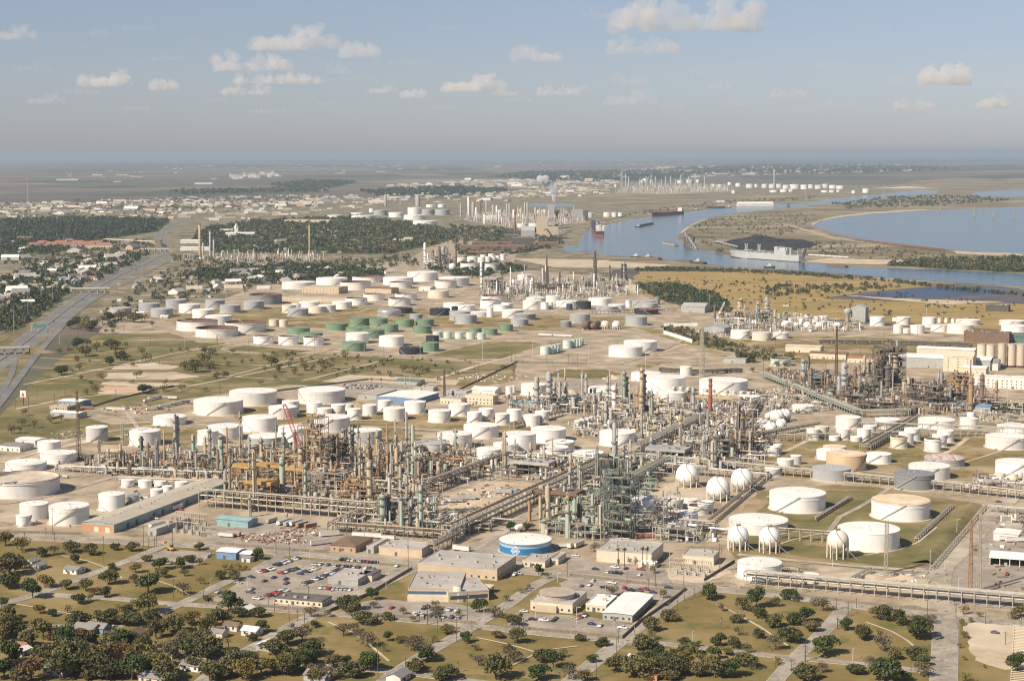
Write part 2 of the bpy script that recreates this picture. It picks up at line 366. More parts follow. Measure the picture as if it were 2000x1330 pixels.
# broad land covers (higher z lies on top)
sheet('suburb_land', [(-200, 640), (-200, 424), (100, 414), (330, 408), (600, 404), (900, 388), (1010, 372), (1230, 356), (1420, 360), (1750, 362), (1960, 368), (1870, 380), (1500, 420), (1300, 460), (1130, 490), (1240, 520), (900, 600), (300, 640), (150, 640)], m_town, .04, 0, 30)
sheet('marsh', [(1150, 500), (1180, 440), (1280, 405), (1120, 398), (1060, 380), (1250, 378), (1500, 382), (1700, 372), (1800, 350), (2100, 338), (2300, 345), (2300, 600), (1900, 600), (1500, 545), (1250, 520)], m_marsh, .08, 1)
sheet('meadow', [(1225, 566), (1250, 530), (1450, 530), (1560, 536), (1750, 552), (2000, 575), (2200, 590), (2200, 660), (1900, 640), (1600, 622), (1450, 612), (1330, 600)], m_tawny, .10, 0, 8)
sheet('refinery_yard', [(-200, 1046), (-200, 850), (0, 812), (90, 800), (330, 770), (560, 752), (1000, 738), (1010, 712), (620, 700), (440, 690), (330, 655), (190, 650), (230, 610), (420, 590), (540, 545), (640, 525), (800, 505), (860, 470), (920, 470), (1010, 490), (1000, 525), (1230, 545), (1330, 600), (1480, 612), (1640, 628), (1900, 650), (2250, 670), (2250, 1240), (2000, 1216), (1500, 1158), (1000, 1112), (500, 1074)], m_gravel, .09)
sheet('lawn_lots', [(-260, 1037), (0, 1047), (400, 1066), (806, 1097), (1016, 1115), (1362, 1148), (1504, 1159), (1674, 1183), (1831, 1203), (2000, 1219), (2300, 1245), (2300, 1900), (-600, 1900)], m_grass, .05)
sheet('mown_field', [(-60, 850), (0, 812), (40, 770), (90, 725), (130, 690), (185, 655), (330, 650), (450, 690), (640, 692), (860, 704), (1000, 712), (1008, 735), (870, 756), (560, 752), (470, 765), (380, 776), (300, 792), (190, 796), (130, 805), (220, 830), (330, 822), (260, 835), (120, 860), (0, 870)], m_green, .12, 0, 1.2)
sheet('verge', [(-120, 800), (0, 800), (30, 760), (60, 715), (125, 640), (175, 598), (230, 560), (200, 560), (110, 605), (40, 650), (-120, 740)], m_green, .12, 0, 1.2)
sheet('verge', [(-100, 690), (0, 672), (30, 650), (90, 610), (180, 560), (150, 560), (60, 595), (-100, 650)], m_green, .12, 0, 1.2)
for q in ([(840, 694), (880, 684), (950, 668), (1040, 668), (1060, 674), (980, 700), (900, 702)], [(1240, 716), (1262, 706), (1300, 706), (1290, 712), (1262, 720)], [(1070, 735), (1090, 722), (1180, 722), (1215, 730), (1180, 740), (1100, 738)],
          [(325, 680), (350, 670), (440, 670), (430, 684)], [(440, 684), (480, 674), (610, 686), (560, 692)]):
    sheet('mown_field', q, m_green, .125, 0, 1.5)
for q in ([(450, 800), (560, 790), (660, 792), (760, 800), (900, 815), (1060, 830), (1080, 845), (960, 850), (860, 842), (700, 842), (560, 846), (470, 830)], [(150, 830), (300, 828), (460, 840), (480, 865), (330, 870), (180, 868)],
          [(640, 850), (740, 838), (830, 850), (740, 880), (640, 880)], [(1490, 850), (1620, 842), (1990, 850), (2200, 880), (2200, 960), (1900, 950), (1650, 940), (1490, 930)], [(1280, 850), (1345, 850), (1330, 872), (1290, 875)],
          [(1240, 640), (1420, 652), (1700, 660), (1900, 668), (2150, 690), (2150, 720), (1800, 700), (1600, 712), (1420, 700), (1300, 660)], [(230, 612), (420, 600), (560, 600), (760, 598), (900, 610), (1240, 622), (1240, 640), (960, 640), (620, 640), (400, 640)],
          [(900, 625), (1060, 620), (1240, 636), (1230, 642), (1020, 646)], [(1420, 1030), (1480, 960), (1620, 948), (1700, 950), (1920, 985), (1830, 1100), (1760, 1116), (1540, 1100), (1430, 1090)], [(760, 725), (860, 735), (1000, 720), (1010, 742), (900, 762)]):
    sheet('rough_grass', q, m_olive, .115, 0, 2.0)
sheet('diked_lawn', [(1440, 1020), (1500, 985), (1620, 958), (1700, 960), (1905, 990), (1822, 1098), (1750, 1108), (1560, 1086), (1450, 1066)], m_green, .13, 0, 1.0)
for q in ([(216, 722), (224, 713), (300, 709), (352, 716), (330, 722)], [(206, 740), (212, 728), (345, 727), (392, 736), (340, 742)], [(198, 752), (202, 746), (330, 748), (370, 750), (300, 756)], [(192, 770), (196, 758), (300, 760), (262, 772)], [(630, 745), (680, 732), (760, 735), (900, 742), (890, 752), (720, 752)], [(1490, 1130), (1640, 1118), (1850, 1120), (1860, 1170), (1700, 1160), (1520, 1146)], [(1880, 1218), (1990, 1214), (2060, 1240), (2060, 1300), (1960, 1310), (1905, 1290)],
          [(850, 975), (960, 940), (1080, 950), (1060, 985), (1010, 1015), (850, 1010)], [(1290, 1112), (1400, 1100), (1430, 1120), (1370, 1140), (1290, 1130)], [(1250, 955), (1330, 940), (1420, 960), (1300, 1000)], [(40, 868), (200, 850), (240, 838), (60, 900)], [(1000, 505), (1150, 507), (1310, 518), (1300, 524), (1080, 522)]):
    sheet('sand_yard', q, m_sand, .135, 0, 1.6)
sheet('red_earth_plot', [(196, 762), (205, 754), (275, 756), (265, 766)], m_red, .14, 0, 1.2)
for q in ([(410, 1172), (545, 1090), (806, 1107), (700, 1166), (640, 1190), (425, 1182)], [(700, 1177), (740, 1170), (900, 1181), (962, 1196), (930, 1216), (704, 1199)], [(1005, 1196), (1140, 1203), (1246, 1222), (1215, 1246), (1100, 1238), (985, 1224)],
          [(1092, 1140), (1112, 1128), (1345, 1154), (1300, 1184), (1236, 1166), (1182, 1188), (1110, 1166)], [(1100, 1084), (1165, 1098), (1300, 1110), (1310, 1136), (1106, 1116)], [(258, 1097), (325, 1072), (424, 1080), (384, 1104)], [(880, 1092), (985, 1044), (1060, 1060), (1080, 1092), (1000, 1112)],
          [(1850, 1105), (1960, 990), (2100, 1000), (2100, 1200), (1860, 1180)], [(545, 760), (690, 745), (820, 752), (730, 775)], [(1080, 745), (1210, 740), (1240, 752), (1090, 760)], [(400, 1060), (410, 1030), (560, 1020), (690, 1040), (720, 1075), (600, 1074)]):
    sheet('paved_yard', q, m_lot, .14, 0, .5)
# lane-side paint in the employee car park
pk = MB()
for a, b in (((590, 653), (1000, 685)), ((760, 628), (1005, 650)), ((405, 668), (545, 622)), ((515, 728), (660, 678)), ((560, 780), (790, 690)), ((660, 800), (850, 810))):
    p, q = G(*PX('L2', *a)), G(*PX('L2', *b)); n = int((q-p).length/2.7); d = (q-p).normalized(); s = Vector((-d.y, d.x, 0))
    for i in range(n):
        c = p+(q-p)*i/n; pk.add([(c+s*2.4)+Vector((0, 0, .175)), (c-s*2.4)+Vector((0, 0, .175)), (c-s*2.4+d*.12)+Vector((0, 0, .175)), (c+s*2.4+d*.12)+Vector((0, 0, .175))], [(0, 1, 2, 3)])
struct(pk.build('parking_bay_markings', m_mark))
# ------------------------------------------------------------------ streets
road('street', [(-260, 1033), (0, 1047), (130, 1052), (400, 1066), (603, 1084), (806, 1098), (1016, 1115), (1104, 1124), (1200, 1133), (1362, 1148), (1504, 1159), (1674, 1183), (1831, 1203), (2000, 1219), (2250, 1242)], 12, kerb=True, line='y')
NEAR_STREETS = [([(321, 1066), (237, 1100), (145, 1134), (101, 1151), (0, 1183), (-120, 1215)], 7), ([(549, 1084), (501, 1113), (440, 1137), (372, 1171), (311, 1198), (280, 1212)], 7),
    ([(60, 1160), (101, 1161), (230, 1169), (321, 1178), (406, 1183), (535, 1191), (633, 1198)], 7), ([(633, 1196), (738, 1206), (900, 1219), (1016, 1233), (1199, 1250)], 8),
    ([(819, 1101), (806, 1113), (694, 1164), (633, 1191), (603, 1205), (535, 1242), (454, 1289), (420, 1312), (380, 1345)], 9), ([(1087, 1123), (1036, 1147), (989, 1184), (928, 1220), (900, 1238), (844, 1269), (772, 1313), (740, 1340)], 8),
    ([(1362, 1148), (1300, 1181), (1250, 1222), (1199, 1262), (1121, 1326), (1090, 1350)], 9), ([(1653, 1183), (1606, 1238), (1558, 1279), (1515, 1330), (1490, 1360)], 8), ([(1199, 1250), (1274, 1254), (1437, 1272), (1538, 1284), (1700, 1298), (1842, 1315)], 6),
    ([(1845, 1204), (1846, 1250), (1843, 1330), (1840, 1400)], 13), ([(560, 1292), (610, 1298), (664, 1303), (769, 1311), (840, 1320), (960, 1335)], 6), ([(0, 1232), (100, 1220), (180, 1230), (240, 1222)], 5), ([(290, 1274), (406, 1283), (440, 1290)], 5), ([(0, 1300), (60, 1290), (100, 1280)], 5)]
for p, w in NEAR_STREETS: road('street', p, w, kerb=True, line='y' if w > 12 else None)
for p, w in (([(885, 1092), (979, 1042), (1070, 981), (1155, 931), (1250, 885)], 9), ([(1842, 1200), (1831, 1117), (1872, 1080), (1950, 995), (2060, 890)], 14), ([(1640, 1010), (1690, 985), (1760, 940), (1800, 905)], 4), ([(1615, 1045), (1640, 1010)], 4), ([(1440, 1083), (1600, 1100), (1830, 1118)], 6),
             ([(0, 985), (100, 968), (190, 940), (230, 930), (440, 950)], 8), ([(0, 905), (120, 866), (250, 835), (480, 820), (560, 812)], 9), ([(440, 826), (620, 836), (740, 832), (900, 845)], 8), ([(1200, 882), (1500, 900), (2000, 955), (2100, 965)], 7), ([(1100, 715), (1240, 712), (1380, 640)], 6)):
    road('plant_road', p, w, m_slab)
for p, w in (([(45, 752), (230, 715), (370, 684), (560, 655)], 5), ([(30, 800), (150, 775), (330, 762), (420, 745), (640, 700)], 5), ([(60, 718), (160, 722), (330, 730), (560, 742)], 4), ([(80, 700), (300, 708), (600, 716), (1000, 728)], 4), ([(380, 664), (640, 690), (1000, 705)], 5), ([(430, 740), (620, 690), (660, 676)], 4),
             ([(590, 745), (760, 702), (780, 694)], 4), ([(100, 735), (190, 742), (300, 752)], 3), ([(180, 668), (300, 664), (380, 664)], 8), ([(840, 745), (960, 705), (1100, 680)], 8), ([(1240, 700), (1500, 670), (1800, 650)], 5), ([(0, 905), (90, 880), (300, 840)], 6), ([(590, 625), (700, 610), (720, 604)], 5), ([(1500, 662), (1700, 664), (1900, 668), (2060, 676)], 6), ([(1430, 690), (1560, 680), (1740, 690), (1900, 700)], 5), ([(1240, 660), (1330, 672), (1480, 700)], 5), ([(1200, 690), (1290, 690), (1340, 672)], 6), ([(1050, 700), (1200, 705), (1330, 720)], 6), ([(960, 640), (1100, 652), (1240, 650)], 5), ([(700, 660), (860, 668), (960, 640)], 6), ([(1480, 900), (1560, 872), (1600, 842)], 5), ([(1800, 905), (1860, 880), (1890, 855)], 5), ([(560, 600), (760, 596), (930, 600)], 5), ([(480, 640), (640, 655), (860, 672)], 6), ([(1340, 455), (1420, 450), (1520, 444)], 8), ([(1380, 470), (1460, 462), (1580, 462)], 7), ([(1600, 490), (1700, 492), (1860, 502)], 8), ([(640, 1215), (700, 1240), (760, 1292)], 1.6), ([(1400, 1180), (1470, 1215), (1540, 1262)], 1.5), ([(930, 1245), (1010, 1262), (1090, 1290)], 1.5), ([(1000, 1300), (1060, 1270), (1130, 1262)], 1.3), ([(1690, 1215), (1760, 1240), (1815, 1290)], 1.4), ([(120, 1085), (190, 1100), (240, 1130)], 1.4), ([(260, 1125), (330, 1140), (370, 1162)], 1.4), ([(30, 1180), (120, 1195), (200, 1215)], 1.4), ([(1490, 1075), (1560, 1050), (1620, 1040)], 1.8), ([(1690, 1085), (1780, 1070), (1830, 1030)], 1.6), ([(1560, 930), (1660, 905), (1760, 905)], 2.2), ([(1880, 905), (1960, 880), (2020, 850)], 2.5), ([(500, 845), (620, 820), (760, 822)], 3), ([(820, 860), (900, 850), (1000, 862)], 3)):
    road('track', p, w, m_sand)
# ------------------------------------------------------------------ motorway: two carriageways, median wall, frontage roads
hw = [(-160, 800), (-60, 742), (0, 706), (60, 662), (130, 605), (200, 556), (258, 528), (300, 510), (320, 497), (324, 484), (314, 470), (312, 460), (326, 446), (352, 434), (380, 426)]
hp = smooth_line([G(x, y) for x, y in hw], 2)
for s in (-1, 1):
    b = MB(); strip(b, hp, 17, .24, s*9.6); o = struct(b.build('motorway', m_hwy))
    q = MB()
    for off in (-2.1, 2.1): dashes(q, hp, .3, .27, s*9.6+off*1.5, 4, 10)
    for off in (-8, 8): strip(q, hp, .25, .27, s*9.6+off)
    q.build('lane_marking', m_mark, o)
b = MB(); strip(b, hp, .7, .2, 0, 1.1); tag(b.build('median_barrier', m_kerb), 'long concrete median barrier between the motorway lanes', 'barrier', '', loc=hp[10])
road('frontage_road', [(-60, 860), (0, 788), (38, 738), (72, 692), (108, 652), (140, 618), (178, 588), (230, 560), (282, 535), (320, 515), (345, 500)], 9, m_hwy, line='w', z=.3)
road('frontage_road', [(-80, 690), (0, 652), (50, 625), (110, 590), (190, 552), (240, 528), (280, 508), (300, 490)], 8, m_hwy, z=.3)
road('ramp', [(0, 772), (18, 742), (26, 722), (28, 705)], 7, m_hwy, z=.3)
road('causeway_road', [(1500, 436), (1540, 440), (1580, 452), (1640, 468), (1720, 478), (1850, 490), (2000, 500), (2200, 514)], 14, m_sand, z=.5, k=2)
road('causeway_road', [(1560, 428), (1590, 446), (1660, 464), (1760, 478), (1900, 492), (2100, 512)], 22, mat('rail_ballast', (.20, .165, .14), .95, (.28, .23, .19), .05), z=.45, k=2)
road('causeway_road', [(1400, 446), (1480, 448), (1560, 452), (1640, 470)], 8, m_sand, z=.5, k=2)
road('causeway_road', [(1330, 456), (1350, 440), (1380, 428)], 10, m_sand, z=.5, k=2)
road('shore_road', [(1070, 458), (1110, 448), (1160, 440), (1210, 430)], 9, m_sand, z=.5, k=2)
# ------------------------------------------------------------------ water
sheet('channel_water', [(2300, 582), (2000, 560), (1900, 555), (1800, 548), (1700, 540), (1560, 529), (1440, 523), (1380, 517), (1300, 508), (1250, 504), (1180, 499), (1145, 493), (1128, 484), (1132, 466), (1150, 448), (1200, 436), (1260, 424), (1310, 418), (1380, 410), (1425, 403), (1500, 401), (1570, 397), (1650, 386), (1730, 379), (1760, 374), (1830, 371), (1835, 378), (1800, 381), (1700, 391), (1600, 401), (1510, 409), (1420, 419), (1378, 428), (1342, 447), (1322, 462), (1330, 475), (1350, 486), (1400, 494), (1440, 504), (1560, 512), (1620, 518), (1680, 523), (1760, 525), (1850, 528), (1950, 533), (2300, 552)], m_water, .45, 1)
sheet('bay_water', [(2400, 388), (2000, 404), (1900, 408), (1800, 412), (1700, 418), (1640, 425), (1600, 432), (1584, 440), (1600, 451), (1650, 464), (1700, 472), (1800, 484), (1900, 493), (2000, 498), (2400, 522)], m_water, .45, 1)
sheet('inlet_water', [(1098, 486), (1112, 480), (1130, 482), (1140, 490), (1125, 494), (1104, 493)], m_water, .47, 1)
sheet('lagoon_water', [(1010, 402), (1060, 398), (1110, 397), (1130, 402), (1070, 406)], m_water, .47, 1)
sheet('lagoon_water', [(1895, 384), (1900, 376), (1990, 370), (2300, 366), (2300, 378), (2000, 386)], m_water, .47, 1)
sheet('sea_water', [(1740, 305), (1900, 301.5), (2700, 297.2), (2700, 306), (1960, 307.5)], m_water, .6)
sheet('pond_bank', [(1606, 583), (1690, 571), (1860, 556), (1960, 560), (2020, 570), (2200, 580), (2150, 600), (1900, 590), (1790, 590)], m_mud, .5)
sheet('pond_water', [(1676, 578), (1770, 567), (1860, 560), (1950, 566), (2000, 573), (1900, 577), (1770, 582)], m_pond, .58)
sheet('coal_ground', [(1410, 474), (1480, 464), (1570, 468), (1600, 478), (1560, 490), (1440, 488)], m_coal, .55, 0, 6)
for q in ([(1590, 447), (1584, 438), (1600, 430), (1640, 422), (1700, 415), (1810, 409), (1810, 411), (1700, 418), (1640, 425), (1600, 432), (1588, 440)], [(1860, 490), (1990, 496), (2010, 500), (1990, 502), (1870, 496)], [(1560, 512), (1620, 505), (1900, 512), (1750, 518), (1640, 516)], [(1620, 575), (1760, 584), (1960, 590), (1850, 596), (1790, 591)]):
    sheet('beach', q, m_sand, .62, 0, 3)
# plain far behind: woods seen edge-on, pale plots, streaks
m_belt = mat('far_wood', (.075, .085, .050), .95, (.11, .115, .07), .01, spec=.03)
for q in ([(330, 372), (620, 366), (640, 376), (480, 382), (160, 384)], [(530, 362), (600, 352), (700, 356), (650, 368), (560, 368)], [(700, 372), (900, 364), (1000, 372), (900, 384), (740, 384)], [(940, 345), (1020, 335), (1300, 332), (1400, 338), (1300, 354), (1060, 356)], [(1290, 330), (1500, 322), (1760, 324), (1900, 332), (1700, 340), (1400, 340)],
          [(0, 322), (330, 319), (600, 321), (900, 325), (600, 327), (200, 326)], [(700, 330), (900, 327), (950, 332), (800, 335)], [(1430, 345), (1500, 342), (1760, 346), (1700, 351), (1500, 352)], [(900, 318), (1200, 316), (1400, 318), (1200, 321)], [(0, 310), (400, 309), (500, 311), (200, 312)], [(1250, 312), (1500, 310), (1700, 313), (1500, 316)], [(420, 404), (300, 408), (120, 404), (240, 400)], [(1380, 320), (1640, 311), (2050, 306), (2050, 314), (1720, 321), (1500, 325)], [(1700, 330), (1900, 322), (2060, 322), (2060, 330), (1850, 336)], [(1850, 346), (2060, 338), (2060, 346), (1950, 350)], [(300, 316), (640, 313), (900, 314), (640, 317)], [(0, 333), (200, 330), (330, 332), (160, 336)], [(560, 344), (760, 341), (820, 344), (680, 347)], [(0, 355), (120, 351), (260, 354), (120, 358)], [(620, 308), (1000, 307), (1250, 309), (900, 311)], [(100, 366), (240, 363), (330, 365), (200, 369)], [(840, 338), (960, 336), (980, 340), (880, 342)]):
    sheet('far_woodland', q, m_belt, .3, 0, 25)
# ------------------------------------------------------------------ storage tanks
PC = {'w': paint('white_tank_paint', (.86, .84, .80), amount=.18), 'c': paint('cream_tank_paint', (.74, .66, .53), amount=.3), 'g': paint('grey_tank_paint', (.40, .41, .42), amount=.2), 'G': paint('green_tank_paint', (.185, .275, .17), (.13, .19, .12), .4),
      'k': paint('black_tank_paint', (.035, .037, .045), (.08, .07, .07), .4), 'd': paint('dark_grey_tank_paint', (.25, .255, .26), amount=.2), 't': paint('tan_tank_paint', (.70, .50, .31), (.45, .28, .15), .45), 'a': paint('pale_aqua_tank_paint', (.56, .66, .58), amount=.2), 's': mat('aluminium', (.62, .61, .60), .38, (.50, .49, .48), .1, metal=.6),
      'b': paint('blue_tank_paint', (.035, .19, .40), (.02, .12, .30), .3), 'n': paint('navy_tank_paint', (.05, .08, .13), amount=.2), 'L': paint('light_blue_tank_paint', (.42, .60, .74), amount=.15), 'w2': paint('streaked_white_tank_paint', (.80, .765, .70), (.42, .29, .19), .5), 'w3': paint('aged_white_tank_paint', (.72, .70, .665), (.36, .31, .26), .45), 'x': paint('patched_grey_tank_paint', (.55, .54, .52), (.33, .31, .29), .5)}
CN = {'w': 'white', 'c': 'cream', 'g': 'grey', 'G': 'green', 'k': 'black', 'd': 'dark grey', 't': 'tan', 'a': 'pale aqua', 's': 'silver', 'b': 'blue', 'n': 'navy', 'x': 'patchy grey'}
m_rust = mat('rusty_plate', (.16, .085, .065), .9, (.23, .13, .09), .2)
m_roofw = paint('white_tank_roof', (.84, .80, .74), (.58, .46, .34), .3, .7)
m_rooft = mat('tan_stained_roof', (.72, .56, .38), .8, (.62, .44, .27), .15, (.75, .66, .52), .08)
m_roofg = mat('grey_tank_roof', (.46, .455, .44), .8, (.38, .37, .36), .2)
m_roofr = mat('red_streaked_roof', (.60, .55, .50), .8, (.45, .22, .18), .45, stretch=(1, .12, 1), lo=.45, hi=.6)
m_steel = mat('galvanised_steel', (.36, .355, .34), .6, (.27, .26, .245), .4)
m_pale = mat('pale_painted_steel', (.58, .56, .52), .6, (.46, .43, .39), .4)
m_pad = mat('tank_pad', (.58, .50, .39), .95, (.48, .40, .30), .2)
